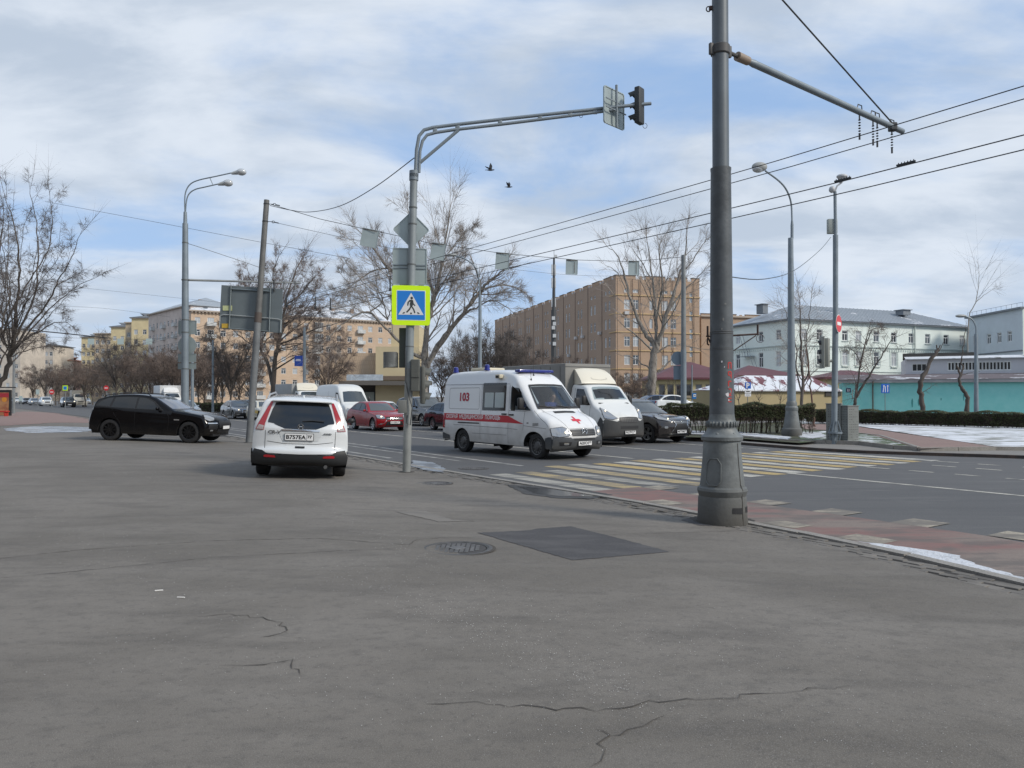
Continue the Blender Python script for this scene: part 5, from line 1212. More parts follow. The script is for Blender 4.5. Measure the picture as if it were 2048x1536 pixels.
# ---- dark saloon left of the ambulance and an SUV behind it
m_dk = mat('dark_blue_grey_paint', (0.018, 0.022, 0.028), .16, coat=1.0, dirt=((.06, .055, .05), .4))
s_, t_ = sfrom(868, 860)
car = sedan_car(4.6, 1.78, 1.47)
finish('dark_saloon', 'dark blue-grey saloon just behind the ambulance', 'car', car, m_dk, sedan_opts(4.6 / 4.7, 1.0, headlamp=[[(.5, .64), (.56, .74), (.84, .78), (.84, .66)]], grille=[rrect(-.44, .58, .44, .70, .03)]), centre_from_front(car, t_ + .87, s_ - 2.4), HU, 'cars on the avenue', rim_seven, mir=(1.8, .98))
car = suv_car(4.75, 1.9, 1.75)
m_blk2 = mat('black_paint_plain', (0.010, 0.011, 0.012), .16, coat=1.0)
t = finish('dark_suv', 'black SUV partly hidden behind the dark saloon and the signal pole', 'car', car, m_blk2, suv_opts(4.75 / 4.6, 1.75 / 1.68, headlamp=[[(.55, .86), (.6, .96), (.88, .98), (.88, .88)]]), centre_from_front(car, 21.9, 40.3), HU, 'cars on the avenue', rim_five, mir=(1.7, 1.18))
# white hatch just behind the red saloon: only its front shows
car = sedan_car(4.3, 1.74, 1.47)
finish('white_hatchback', 'white hatchback partly hidden behind the signal pole beside the red saloon', 'car', car, m_wh, sedan_opts(4.3 / 4.7, 1.0, headlamp=[[(.45, .62), (.52, .70), (.84, .78), (.84, .66)]], grille=[rrect(-.44, .40, .44, .62, .06)], bars=strip([(-.40, .52), (.40, .52)], .02)), centre_from_front(car, 20.3, 42.6), HU, 'cars on the avenue', rim_seven, plate=('', '', .5), mir=(1.7, .98))
# grey saloon with lit daytime lamp, taxi, blue-grey saloon behind
m_gr = mat('graphite_paint', (0.045, 0.048, 0.052), .18, 0.3, coat=1.0, dirt=((.08, .075, .07), .4))
s_, t_ = sfrom(463, 838)
car = sedan_car(4.92, 1.87, 1.46)
finish('grey_saloon', 'graphite saloon with a lit strip headlamp between the black SUV and the leaning pole', 'car', car, m_gr, sedan_opts(4.92 / 4.7, 1.0, headlamp=[[(.52, .64), (.58, .73), (.88, .76), (.86, .66)]], lit=(.05, .9), grille=[rrect(-.36, .38, .36, .72, .05)], bars=strip([(-.38, .38), (-.38, .72), (.38, .72), (.38, .38)], .02), foglamp=[rrect(.58, .34, .8, .40, .02)]), centre_from_front(car, t_ + 1.0, s_), HU, 'cars on the avenue', rim_seven, plate=('', '', .55), mir=(1.85, .98))
s_ = 62.5
m_tx = mat('taxi_white', (0.62, 0.58, 0.46), .25, coat=.9)
car = sedan_car(4.4, 1.76, 1.47)
t = finish('taxi', 'white and yellow taxi between the leaning pole and the white parked SUV', 'car', car, m_tx, sedan_opts(4.4 / 4.7, 1.0, headlamp=[[(.5, .64), (.56, .74), (.84, .78), (.84, .66)]], grille=[rrect(-.44, .58, .44, .70, .03)]), centre_from_front(car, 17.2, 57), HU, 'cars on the avenue', rim_seven, mir=(1.75, .98))
for sg in (1, -1):
 mb = MB(); mb.patch([(1.0, .50), (1.0, .72), (3.2, .78), (3.2, .56)], car.side(sg, .005), .15); mb.build('yellow_stripe', mat('taxi_yellow', (.55, .36, .04), .4), t, True)
car = sedan_car(4.6, 1.8, 1.46)
finish('blue_grey_saloon', 'blue-grey saloon partly hidden between the graphite saloon and the leaning pole', 'car', car, mat('blue_grey_paint', (.03, .045, .06), .18, coat=1.0), sedan_opts(4.6 / 4.7, 1.0, headlamp=[[(.5, .64), (.56, .74), (.84, .78), (.84, .66)]]), centre_from_front(car, 20.5, 74), HU, 'cars on the avenue', rim_seven, mir=(1.8, .98))
car = sedan_car(4.5, 1.8, 1.46)
finish('blue_saloon', 'pale blue saloon whose roof shows beside the bonnet of the black SUV', 'car', car, mat('pale_blue_paint', (.22, .27, .31), .2, coat=1.0), sedan_opts(4.5 / 4.7, 1.0, headlamp=[[(.5, .64), (.56, .74), (.84, .78), (.84, .66)]]), centre_from_front(car, 13.3, 66), HU, 'cars on the avenue', rim_seven, mir=(1.8, .98))
# parked cars behind the hedge on the right
for px, y_, m_, l in ((1322, 60, mat('dull_blue_paint', (.05, .09, .17), .3, coat=.8), 'blue car behind the hedge, left of the slim grey pole'), (1352, 60, m_wh, 'white car behind the hedge, right next to the blue one')):
 car = sedan_car(4.2, 1.76, 1.45); p = P(px, 800, y_)
 finish('parked_car', l, 'car', car, m_, sedan_opts(4.2 / 4.7, 1.0, headlamp=[[(.5, .64), (.56, .74), (.84, .78), (.84, .66)]]), (p.x, p.y, .25), R(10), 'cars parked behind the hedge', rim_seven)
# distant traffic coming down the avenue (front views, a few parts each)
def far_car(px, py, kind, m_, label, lit=True, w_=1.8):
 p = G(px, py, ROAD); hd_ = (Vector((0, 0, 0)) - Vector((p.x, p.y, 0))).normalized(); a = math.atan2(hd_.y, hd_.x) + R(6)
 if kind == 'suv': car = suv_car(4.6, 1.9, 1.72); o = suv_opts(1, 1.72 / 1.68, headlamp=[[(.5, .84), (.56, .96), (.88, .98), (.86, .86)]], grille=[rrect(-.4, .62, .4, .86, .05)], lit=(.11, .95) if lit else None)
 else: car = sedan_car(4.5, 1.8, 1.48); o = sedan_opts(4.5 / 4.7, 1.48 / 1.46, headlamp=[[(.48, .60), (.54, .76), (.88, .80), (.86, .62)]], grille=[rrect(-.4, .36, .4, .68, .05)], lit=(.10, .95) if lit else None)
 return finish('distant_car', label, 'car', car, m_, o, (p.x, p.y, ROAD), a, 'distant cars coming down the avenue', rim_steel, plate=('', '', .45))
silv = mat('silver_paint', (.32, .34, .35), .25, .3, coat=.8)
far_car(92, 812, 'suv', m_wh, 'white SUV with lit lamps far down the avenue on the left')
far_car(69, 810.5, 'sedan', silv, 'silver-white car just left of the distant white SUV')
far_car(54, 808.5, 'sedan', m_dk, 'dark car in the distant queue left of the silver-white one', False)
far_car(48, 807.5, 'sedan', m_gr, 'darkest leftmost car of the distant queue', False)
far_car(136, 814.5, 'suv', m_blk2, 'dark van-like car with lit lamps beside the distant cream truck')
far_car(34, 806.5, 'sedan', m_wh, 'small white car beside the distant grey post at the left', True)
far_car(25, 806.0, 'sedan', m_blk2, 'car with bright lamps beside the advertising panel')
far_car(172, 807.5, 'sedan', silv, 'pale car right of the distant cream truck', False)
p = G(157, 814, ROAD); hd_ = -Vector((p.x, p.y, 0)).normalized(); s_ = 0
truck('box_truck', 'cream box truck with lit lamps far down the avenue', 0, 0, 'box', (3.6, 2.1, .9, 2.8, mat('cream_box', (.50, .46, .38), .6)), mat('cream_cab', (.55, .52, .44), .4), None, lit=True)
q = [o for o in bpy.data.objects if o.name.startswith('box_truck') and o.get('label', '').startswith('cream')][0]; q.location = (p.x + hd_.x * -2, p.y - hd_.y * 2, ROAD); q.rotation_euler[2] = math.atan2(hd_.y, hd_.x) + R(6)
# ---------------------------------------------------------------- buildings
WT = {}
def wintype(w_, h, style, frame, pane):
 k = (w_, h, style, frame.name, pane.name)
 if k in WT: return WT[k]
 mb = MB(); b = .10 if w_ > .7 else .06   # local: x along the wall, y outwards (negative = into the wall), z up from sill
 def bar(x0, z0, x1, z1, d=.05): mb.box(((x0 + x1) / 2, -.0, (z0 + z1) / 2), (x1 - x0, d, z1 - z0))
 bar(0, 0, b, h); bar(w_ - b, 0, w_, h); bar(b, 0, w_ - b, b); bar(b, h - b, w_ - b, h)
 if style == 'cross': bar(w_ / 2 - b / 2, b, w_ / 2 + b / 2, h - b, .045); bar(b, h * .68, w_ / 2 - b / 2, h * .68 + b, .045); bar(w_ / 2 + b / 2, h * .68, w_ - b, h * .68 + b, .045)
 elif style == 'tee': bar(b, h * .66, w_ - b, h * .66 + b, .045); bar(w_ / 2 - b / 2, b, w_ / 2 + b / 2, h * .66, .045)
 elif style == 'two': bar(w_ / 2 - b / 2, b, w_ / 2 + b / 2, h - b, .045)
 elif style == 'three': bar(w_ / 3 - b / 2, b, w_ / 3 + b / 2, h - b, .045); bar(2 * w_ / 3 - b / 2, b, 2 * w_ / 3 + b / 2, h - b, .045)
 fr = mb.build('window', frame); fm = fr.data; bpy.data.objects.remove(fr)
 mb = MB(); mb.box((w_ / 2, .035, h / 2), (w_ - .02, .01, h - .02)); pr = mb.build('pane', pane); pm = pr.data; bpy.data.objects.remove(pr)
 WT[k] = (fm, pm); return WT[k]
pane_d = mat('window_glass_dark', (0.03, 0.036, 0.042), .06, spec=.8)
pane_m = mat('window_glass_grey', (0.10, 0.12, 0.14), .08, spec=.9)
pane_c = mat('window_curtain_sky', (0.42, 0.45, 0.47), .12, spec=.8)  # curtained pane, made paler to carry the reflected sky in its colour
wh_fr = mat('white_window_frame', (.66, .67, .67), .5)
br_fr = mat('brown_window_frame', (.16, .11, .08), .6)
def facade(root, p0, p1, z0, z1, wins, m, depth=.16, seed=0, cap=100, name='wall', frames=None, panes=None, sills=None):
 """p0 -> p1 left to right seen from outside; wins: (u, z, w, h, style). Real openings with reveals, a window object in each."""
 p0 = Vector((p0[0], p0[1], 0)); p1 = Vector((p1[0], p1[1], 0)); L = (p1 - p0).length; d = (p1 - p0) / L; n = Vector((d.y, -d.x, 0)); rn = random.Random(seed)
 us = sorted({0, L} | {round(x, 4) for wn in wins for x in (wn[0], wn[0] + wn[2])}); zs = sorted({z0, z1} | {round(x, 4) for wn in wins for x in (wn[1], wn[1] + wn[3])})
 mb = MB(); vs = [p0 + d * u + Vector((0, 0, z)) for u in us for z in zs]; k = len(zs); fs = []
 occ = set()
 for wn in wins:
  i0 = us.index(round(wn[0], 4)); i1 = us.index(round(wn[0] + wn[2], 4)); j0 = zs.index(round(wn[1], 4)); j1 = zs.index(round(wn[1] + wn[3], 4))
  for i in range(i0, i1):
   for j in range(j0, j1): occ.add((i, j))
 for i in range(len(us) - 1):
  for j in range(k - 1):
   if (i, j) not in occ: fs.append((i * k + j, (i + 1) * k + j, (i + 1) * k + j + 1, i * k + j + 1))
 mb.add(vs, fs)
 for (u, z, w_, h, *_r) in wins:
  a = [p0 + d * x + Vector((0, 0, y)) for x, y in ((u, z), (u + w_, z), (u + w_, z + h), (u, z + h))]; b = [q - n * depth for q in a]
  mb.add(a + b, [(0, 4, 5, 1), (1, 5, 6, 2), (2, 6, 7, 3), (3, 7, 4, 0)])
 wall = mb.wbuild(name, m, root)
 off = root.location; ang = math.atan2(d.y, d.x); cnt = root.get('_n', 0); rest = MB()
 frames = frames or [wh_fr]; panes = panes or [pane_d, pane_m, pane_c]
 for (u, z, w_, h, style) in wins:
  fm, pm = wintype(w_, h, style, rn.choice(frames), rn.choice(panes)); pos = p0 + d * u + Vector((0, 0, z)) - n * (depth - .05) - off
  if cnt < cap:
   o = bpy.data.objects.new('window', fm); C.objects.link(o); o.parent = root; o.location = pos; o.rotation_euler = (0, 0, ang)
   q = bpy.data.objects.new('pane', pm); C.objects.link(q); q.parent = o; cnt += 1
  else:
   mt = Matrix.Translation(pos) @ Matrix.Rotation(ang, 4, 'Z')
   for me, mi in ((fm, 0), (pm, 1)): rest.add([mt @ v.co for v in me.vertices], [tuple(f.vertices) for f in me.polygons], mi)
 root['_n'] = cnt
 if rest.v: o = rest.build('windows', [frames[0], panes[0]], root); o['kind'] = 'stuff'
 return p0, d, n
def wbox(mb, p0, d, n, u0, u1, z0, z1, o0, o1, mi=0):
 """box on a wall: along u0..u1, z0..z1, standing from o0 to o1 out of the wall plane"""
 vs = [p0 + d * u + n * o + Vector((0, 0, z)) for u in (u0, u1) for o in (o0, o1) for z in (z0, z1)]
 mb.add(vs, [(0, 1, 3, 2), (4, 6, 7, 5), (0, 4, 5, 1), (2, 3, 7, 6), (0, 2, 6, 4), (1, 5, 7, 3)], mi)
def XY(px, Y): return Vector(((px - 1024) / F * Y, Y, 0))
def Zp(py, Y): return EYE + (793 - py) / F * Y
def brickmat(name, c1, c2, mortar, scale=1.0, bw=.5, rh=.25, stain=(.3, .24, .2), ax=None):
 m = bpy.data.materials.new(name); m.use_nodes = True; t = m.node_tree; b = t.nodes['Principled BSDF']; b.inputs['Roughness'].default_value = .85
 g = t.nodes.new('ShaderNodeNewGeometry'); tcn = t.nodes.new('ShaderNodeTexCoord'); sx = t.nodes.new('ShaderNodeSeparateXYZ'); t.links.new(tcn.outputs['Object'], sx.inputs[0])
 # along-wall coordinate: x*dx + y*dy
 a = t.nodes.new('ShaderNodeMath'); a.operation = 'MULTIPLY'; a.inputs[1].default_value = ax[0] if ax else 1.0; t.links.new(sx.outputs[0], a.inputs[0])
 a2 = t.nodes.new('ShaderNodeMath'); a2.operation = 'MULTIPLY_ADD'; a2.inputs[1].default_value = ax[1] if ax else 0.0; t.links.new(sx.outputs[1], a2.inputs[0]); t.links.new(a.outputs[0], a2.inputs[2])
 cm = t.nodes.new('ShaderNodeCombineXYZ'); t.links.new(a2.outputs[0], cm.inputs[0]); t.links.new(sx.outputs[2], cm.inputs[1])
 br = t.nodes.new('ShaderNodeTexBrick'); br.inputs['Scale'].default_value = scale; br.inputs['Brick Width'].default_value = bw; br.inputs['Row Height'].default_value = rh
 br.inputs['Mortar Size'].default_value = .02; br.inputs['Color1'].default_value = (*c1, 1); br.inputs['Color2'].default_value = (*c2, 1); br.inputs['Mortar'].default_value = (*mortar, 1)
 t.links.new(cm.outputs[0], br.inputs['Vector'])
 n = t.nodes.new('ShaderNodeTexNoise'); n.inputs['Scale'].default_value = .25; n.inputs['Detail'].default_value = 8; t.links.new(tcn.outputs['Object'], n.inputs['Vector'])
 mr = t.nodes.new('ShaderNodeMapRange'); mr.inputs['From Min'].default_value = .45; mr.inputs['From Max'].default_value = .7; mr.inputs['To Max'].default_value = .5; t.links.new(n.outputs[0], mr.inputs[0])
 mx = t.nodes.new('ShaderNodeMix'); mx.data_type = 'RGBA'; t.links.new(mr.outputs[0], mx.inputs[0]); t.links.new(br.outputs[0], mx.inputs[6]); mx.inputs[7].default_value = (*stain, 1)
 t.links.new(mx.outputs[2], b.inputs['Base Color']); MATS[name] = m; return m
def plaster(name, c, v=.08): return mat(name, c, .9, var=v, vscale=.5, bump=.05)
def roof_mat(name, c, snow=.0, seed=0):
 return layered(name, [(.35, .62 - snow * .2, .66 - snow * .2, (.66, .68, .71), 1.0 if snow else 0.0, (1, 1, 1), 7), (2.0, .5, .7, tuple(x * .7 for x in c), .5, (1, 1, 1), 5)], base=c, rough=.55, bumps=((3, .1, .02),))
m_tan = brickmat('tan_brick', (.54, .40, .28), (.58, .44, .32), (.45, .35, .27), 1.0, .55, .28, (.46, .35, .26), ax=(.82, .57))
m_roofg = roof_mat('grey_metal_roof', (.17, .20, .23), .9)
m_roofg2 = roof_mat('grey_seam_roof', (.30, .335, .37), .12)
def side_walls(root, p0, p1, depth, z0, z1, m, name='side_wall', top=True):
 d = (p1 - p0).normalized(); n = Vector((d.y, -d.x, 0)); mb = MB(); q0 = p0 - n * depth; q1 = p1 - n * depth
 v = lambda p, z: (p.x, p.y, z)
 mb.add([v(p0, z0), v(p0, z1), v(q0, z1), v(q0, z0), v(p1, z0), v(p1, z1), v(q1, z1), v(q1, z0)], [(0, 1, 2, 3), (4, 7, 6, 5), (3, 2, 6, 7)] + ([(1, 5, 6, 2)] if top else []))
 return mb.wbuild(name, m, root)
def gable_roof(root, p0, p1, depth, z, rise, m, over=.5, name='roof', hip=True):
 d = (p1 - p0).normalized(); n = Vector((d.y, -d.x, 0)); a, b = p0 + n * over - d * over, p1 + n * over + d * over; c, e = b - n * (depth + 2 * over), a - n * (depth + 2 * over)
 h_ = depth / 2 if hip else 0; r0 = p0 - n * depth / 2 + d * h_ * .9; r1 = p1 - n * depth / 2 - d * h_ * .9
 mb = MB(); up = Vector((0, 0, z)); rz = Vector((0, 0, z + rise)); vs = [a + up, b + up, c + up, e + up, r0 + rz, r1 + rz]
 vs += [v - Vector((0, 0, .22)) for v in vs[:4]]
 mb.add(vs, [(0, 1, 5, 4), (1, 2, 5), (2, 3, 4, 5), (3, 0, 4), (0, 6, 7, 1), (1, 7, 8, 2), (2, 8, 9, 3), (3, 9, 6, 0), (6, 9, 8, 7)]); o = mb.wbuild(name, m, root)
 return o, (r0, r1)
# --- long tan apartment block facing the avenue
A = XY(381, 200); B = XY(790, 233); HT = 23.8
t = thing('apartment_building', 'long tan brick apartment block with white balconies and a snowy metal roof', 'building', (A.x, A.y, 0))
L = (B - A).length; wins = []; balc = []
ncol = 18; du = L / ncol
for f_ in range(7):
 for c_ in range(ncol):
  z = 1.3 + f_ * 3.22; u = c_ * du + (du - 1.35) / 2
  if c_ in (1, 5, 10, 14): balc.append((u, z)); wins.append((u - .1, z, 1.7, 1.75, 'three'))
  else: wins.append((u, z + .1, 1.35, 1.6, 'tee'))
wins.sort(key=lambda w_: -w_[1])
p0, d, n = facade(t, A, B, -.3, HT, wins, m_tan, seed=3, panes=[pane_m, pane_c, pane_c, pane_d])
side_walls(t, A, B, 13, -.3, HT, m_tan)
m_balc = mat('white_balcony', (.52, .53, .52), .7, var=.15, vscale=.8)
for u, z in balc:
 mb = MB(); wbox(mb, p0, d, n, u - .4, u + 2.0, z - .5, z + .55, .0, 1.1); glz = z > 8 and (int(u) + int(z)) % 3
 if glz:
  for uu in (u - .4, u + .2, u + .8, u + 1.4, u + 1.92): wbox(mb, p0, d, n, uu, uu + .08, z + .55, z + 1.85, .98, 1.08)
  wbox(mb, p0, d, n, u - .4, u + 2.0, z + 1.85, z + 2.0, .0, 1.12)
 o = mb.wbuild('balcony', m_balc, t)
 if glz: mb = MB(); wbox(mb, p0, d, n, u - .35, u + 1.95, z + .56, z + 1.84, .5, 1.02); mb.wbuild('balcony_glass', pane_m, o)
mb = MB(); wbox(mb, p0, d, n, -.6, L + .6, HT, HT + .35, -.3, .75)
for i in range(int(L / .9)): wbox(mb, p0, d, n, i * .9, i * .9 + .35, HT - .35, HT, .02, .6)
mb.wbuild('cornice', mat('pale_cornice', (.42, .36, .30), .8), t)
r_, (r0, r1) = gable_roof(t, A, B, 13, HT + .36, 3.4, m_roofg)
rn = random.Random(3)
for i in range(9):
 u = 4 + i * 6 + rn.uniform(-1, 1); q = p0 + d * u - n * (4 + rn.uniform(0, 3)); mb = MB(); mb.box((q.x, q.y, HT + 2.9), (.9, .7, 1.9), rz=math.atan2(d.y, d.x)); mb.wbuild('chimney', mat('chimney_brick', (.30, .22, .17), .9), r_)
# grey shaded wing receding to the left
A2 = XY(296, 226); B2 = XY(380, 201); z2 = Zp(631, 226)
t = thing('apartment_building', 'pinkish grey apartment block seen at a slant behind the double lamp post', 'building', (A2.x, A2.y, 0))
L = (B2 - A2).length; wins = []
nc = max(4, int(L / 3.0)); du = L / nc
for f_ in range(7):
 for c_ in range(nc): wins.append((c_ * du + (du - 1.2) / 2, 1.5 + f_ * 3.25, 1.2, 1.6, 'tee'))
m_pg = plaster('pink_grey_plaster', (.56, .48, .43), .1)
p0, d, n = facade(t, A2, B2, -.3, z2, wins, m_pg, seed=5); side_walls(t, A2, B2, 12, -.3, z2, m_pg)
for c_ in range(1, nc, 3):
 for f_ in range(1, 7):
  mb = MB(); u = c_ * du + (du - 1.2) / 2; z = 1.5 + f_ * 3.25; wbox(mb, p0, d, n, u - .4, u + 1.6, z - .4, z + .6, 0, 1.0); mb.wbuild('balcony', m_balc, t)
mb = MB(); wbox(mb, p0, d, n, -.4, L + .1, z2, z2 + .3, -.2, .6); mb.wbuild('cornice', MATS['pale_cornice'], t)
gable_roof(t, A2, B2, 12, z2 + .31, 2.8, m_roofg2)
# yellow blocks further back
m_yel1 = plaster('yellow_plaster', (.66, .55, .33), .08); m_yel2 = plaster('tan_plaster', (.48, .39, .28), .08)
def block(px0, px1, ytop, Y, m, name, label, dep=14, roof=None, rise=0, cat='building', group=None, cols=None, fl=3.2, style='tee', slant=0, ww=1.2, wh=1.5, z0=-.3, frames=None, panes=None, firstz=1.4, cap_rows=None):
 a = XY(px0, Y); b = XY(px1, Y + slant); zt = Zp(ytop, Y); t = thing(name, label, cat, (a.x, a.y, 0), 0, group); L = (b - a).length
 cols = max(1, int(L / 3.1)) if cols is None else cols; wins = []
 nf = int((zt - firstz - wh - .5) / fl) + 1
 if cols: wins = [(c_ * L / cols + (L / cols - ww) / 2, firstz + f_ * fl, ww, wh, style) for f_ in range(nf) for c_ in range(cols)]
 p0, d, n = facade(t, a, b, z0, zt, wins, m, seed=int(px0), frames=frames, panes=panes); side_walls(t, a, b, dep, z0, zt, m)
 mb = MB(); wbox(mb, p0, d, n, -.3, L + .3, zt, zt + .35, -dep * .0 - .2, .45); mb.wbuild('cornice', MATS['pale_cornice'], t)
 if roof: gable_roof(t, a, b, dep, zt + .36, rise, roof)
 return t, p0, d, n, L, zt
m_roofd = mat('dull_roof', (.14, .15, .16), .7)
block(262, 297, 637, 236, m_yel1, 'yellow_building', 'yellow apartment tower with a pediment next to the pinkish grey block', roof=m_roofd, rise=2.0, cols=2)
block(250, 263, 646, 246, m_yel2, 'apartment_building', 'narrow brownish recessed block between two yellow towers', roof=None, cols=1)
block(221, 251, 655, 262, m_yel1, 'yellow_building', 'second yellow tower, middle one of the yellow row', roof=m_roofd, rise=2.0, cols=2)
block(188, 222, 668, 280, m_yel2, 'apartment_building', 'low brownish block behind the tree between the yellow towers', roof=None, cols=3)
block(162, 190, 675, 300, m_yel1, 'yellow_building', 'farthest yellow block at the left end of the row', roof=m_roofd, rise=1.5, cols=3)
block(38, 106, 692, 300, plaster('beige_plaster', (.55, .49, .42), .12), 'apartment_building', 'pale beige many-windowed block beyond the far end of the avenue', cols=7, roof=m_roofd, rise=1.2)
block(106, 135, 722, 310, plaster('rosy_plaster', (.40, .25, .20), .12), 'apartment_building', 'low reddish roofed house beside the pale beige block', cols=3, roof=mat('orange_roof', (.33, .15, .09), .8), rise=1.5)
block(-60, 40, 660, 260, MATS['beige_plaster'], 'apartment_building', 'beige block behind the dark tree at the left edge', cols=6)
# low tiled building in the middle
m_tile = brickmat('cream_tile_wall', (.50, .37, .25), (.53, .40, .28), (.40, .30, .22), 1.0, .3, .6, (.44, .33, .23), ax=(1, 0))
m_cream = plaster('cream_wall', (.56, .47, .30), .04)
a = XY(640, 108); b = XY(756, 108); t = thing('low_building', 'low cream tiled building with a plain yellow tower wall and a long entrance canopy', 'building', (a.x, a.y, 0))
zt = Zp(706, 108); facade(t, a, b, -.3, zt, [], m_tile); side_walls(t, a, b, 20, -.3, zt, m_tile)
a2 = XY(751, 106.5); b2 = XY(838, 106.5); facade(t, a2, b2, -.3, Zp(693, 106.5), [], m_cream, name='plain_wall'); side_walls(t, a2, b2, 12, -.3, Zp(693, 106.5), m_cream)
a3 = XY(782, 107.5); b3 = XY(838, 107.5); facade(t, a3, b3, 0, Zp(650, 107.5), [], m_cream, name='tower_wall'); side_walls(t, a3, b3, 9, 0, Zp(650, 107.5), m_cream)
mb = MB(); p = XY(676, 104); q = XY(860, 104); mb.box(((p.x + q.x) / 2, 105.7, Zp(766, 104)), (q.x - p.x, 2.6, .55)); mb.wbuild('canopy', mat('canopy_grey', (.13, .12, .11), .8), t)
mb = MB(); mb.box(((p.x + q.x) / 2, 107.3, Zp(790, 104)), (q.x - p.x - 1, .5, 3.4)); mb.wbuild('recessed_front', mat('dark_front', (.06, .052, .046), .8), t)
for px in (735, 761, 788):
 c = P(px + 3, 793, 106.9); mb = MB(); mb.box((c.x, c.y, c.z - .3), (1.45, .12, 1.9)); o = mb.wbuild('shop_window', mat('window_film', (.27, .30, .27), .3), t)
 mb = MB(); mb.box((c.x, c.y - .07, c.z + .68), (1.6, .1, .12)); mb.box((c.x - .78, c.y - .07, c.z - .3), (.1, .1, 2.0)); mb.box((c.x + .78, c.y - .07, c.z - .3), (.1, .1, 2.0)); mb.wbuild('frame', blackp, o)
p = P(693, 761, 106); q = P(766, 749, 106); mb = MB(); mb.box(((p.x + q.x) / 2, 106, (p.z + q.z) / 2), (q.x - p.x, .12, q.z - p.z)); mb.wbuild('pale_banner', mat('banner_silver', (.55, .62, .68), .35, col2=(.35, .40, .45), vscale=1.5), t)
p = P(766, 760, 106.2); q = P(838, 752, 106.2); mb = MB(); mb.box(((p.x + q.x) / 2, 106.2, (p.z + q.z) / 2), (q.x - p.x, .1, q.z - p.z)); mb.wbuild('brown_panel', mat('brown_panel', (.16, .12, .09), .7), t)
# --- big brick building
bd = Vector((.962, .273, 0)); K0 = XY(1232, 147); K1 = K0 + bd * 17.9; bl = Vector((-bd.y, bd.x, 0)); K2 = K0 + bl * 92
m_br = brickmat('orange_brick', (.40, .275, .185), (.45, .315, .22), (.37, .28, .21), 1.0, .35, .14, (.33, .235, .165), ax=(bd.x, bd.y))
m_br2 = brickmat('orange_brick_side', (.36, .255, .185), (.40, .29, .215), (.34, .26, .20), 1.0, .35, .14, (.30, .22, .165), ax=(bl.x, bl.y))
t = thing('brick_building', 'big seven-storey orange brick building with a notched parapet', 'building', (K0.x, K0.y, 0)); BRK = t
HB = 24.2; zs = [22.0 - .1] + [18.3 - 3.55 * i for i in range(6)]
wins = []
cols = [(u_ - 1232) / (1403 - 1232) * 17.9 for u_ in (1248.5, 1265.5, 1299.5, 1325.5, 1342.5)]
for i, z in enumerate(zs):
 for j, u in enumerate(cols):
  if i == 0:
   if j != 2: wins.append((u, z - .35, 1.15, .65, 'two'))
  elif j == 2:
   if i < 4: wins.append((u, z, .65, 1.85, 'none'))
  else: wins.append((u, z, 1.2, 1.9, 'cross'))
for i in range(6): wins.append((15.7, 20.0 - 3.55 * i, .65, 1.9, 'none'))
p0, d, n = facade(t, K0, K1, -.3, HB, wins, m_br, seed=8, panes=[pane_m, pane_c, pane_c, pane_c])
def parapet(p0, d, n, L, z, name='parapet', seed=0, dep=1.2):
 rn = random.Random(seed); u = 0; mb = MB(); sn = MB()
 while u < L:
  w_ = rn.uniform(2.6, 4.2); w_ = min(w_, L - u); wbox(mb, p0, d, n, u, u + w_, z, z + .6, -.35, .04); wbox(mb, p0, d, n, u - .05, u + w_ + .05, z + .6, z + .72, -.42, .12, 1)
  u += w_; 
  if u < L: wbox(sn, p0, d, n, u, min(L, u + .9), z, z + .38, -dep, -.02); u += .9
  if u < L - 3: wbox(mb, p0, d, n, u, u + .45, z, z + .6, -.35, .04); u += .45; wbox(sn, p0, d, n, u, min(L, u + .8), z, z + .35, -dep, -.02); u += .8
 o = mb.wbuild(name, [m_br, mat('dark_coping', (.12, .10, .09), .8)], t); sn.wbuild('parapet_snow', m_snow, o); return o
parapet(p0, d, n, 17.9, HB, seed=2)
m_band = mat('pale_brick_band', (.50, .36, .20), .85, var=.1)
mb = MB()
for z in (20.95, 17.4, 13.85, 10.3, 6.75, 3.2): wbox(mb, p0, d, n, -.08, 17.98, z, z + .22, .003, .16)
mb.wbuild('brick_bands', m_band, t)
mpipe = mat('brown_downpipe', (.10, .07, .055), .7)
for u in (3.35, 4.95, 9.9, 11.9, 16.5): mb = MB(); wbox(mb, p0, d, n, u, u + .09, 0, HB, .17, .26); mb.wbuild('downpipe', mpipe, t)
mb = MB(); q = p0 + d * 2.1 + n * .35; mb.box((q.x, q.y, 17.6), (.9, .5, .6), rz=math.atan2(d.y, d.x)); mb.wbuild('air_conditioner', mat('ac_white', (.5, .5, .5), .5), t)
wins = []; L = 92
bays = [L - 3.2 - 7.6 * i for i in range(12)]
for k_, ub in enumerate(bays):
 for i, z in enumerate(zs):
  for du in (-2.3, -.4):
   u = ub + du
   if u < 1: continue
   wins.append((u, z - (.35 if i == 0 else 0), .95, .65 if i == 0 else 1.9, 'two' if i == 0 else 'cross'))
p0, d, n = facade(t, K2, K0, -.3, HB, wins, m_br2, seed=9, cap=100)
parapet(p0, d, n, L, HB, seed=4)
for z in (20.95, 17.4, 13.85, 10.3, 6.75, 3.2):
 mb = MB(); wbox(mb, p0, d, n, L - 3.0, L - .003, z, z + .22, .003, .16); mb.wbuild('brick_bands', m_band, t)
for k_ in range(12): u = L - 3.2 - 7.6 * k_ + 3.9; mb = MB(); wbox(mb, p0, d, n, u, u + .12, 0, HB, .003, .07); mb.wbuild('downpipe', mpipe, t)
rn = random.Random(6)
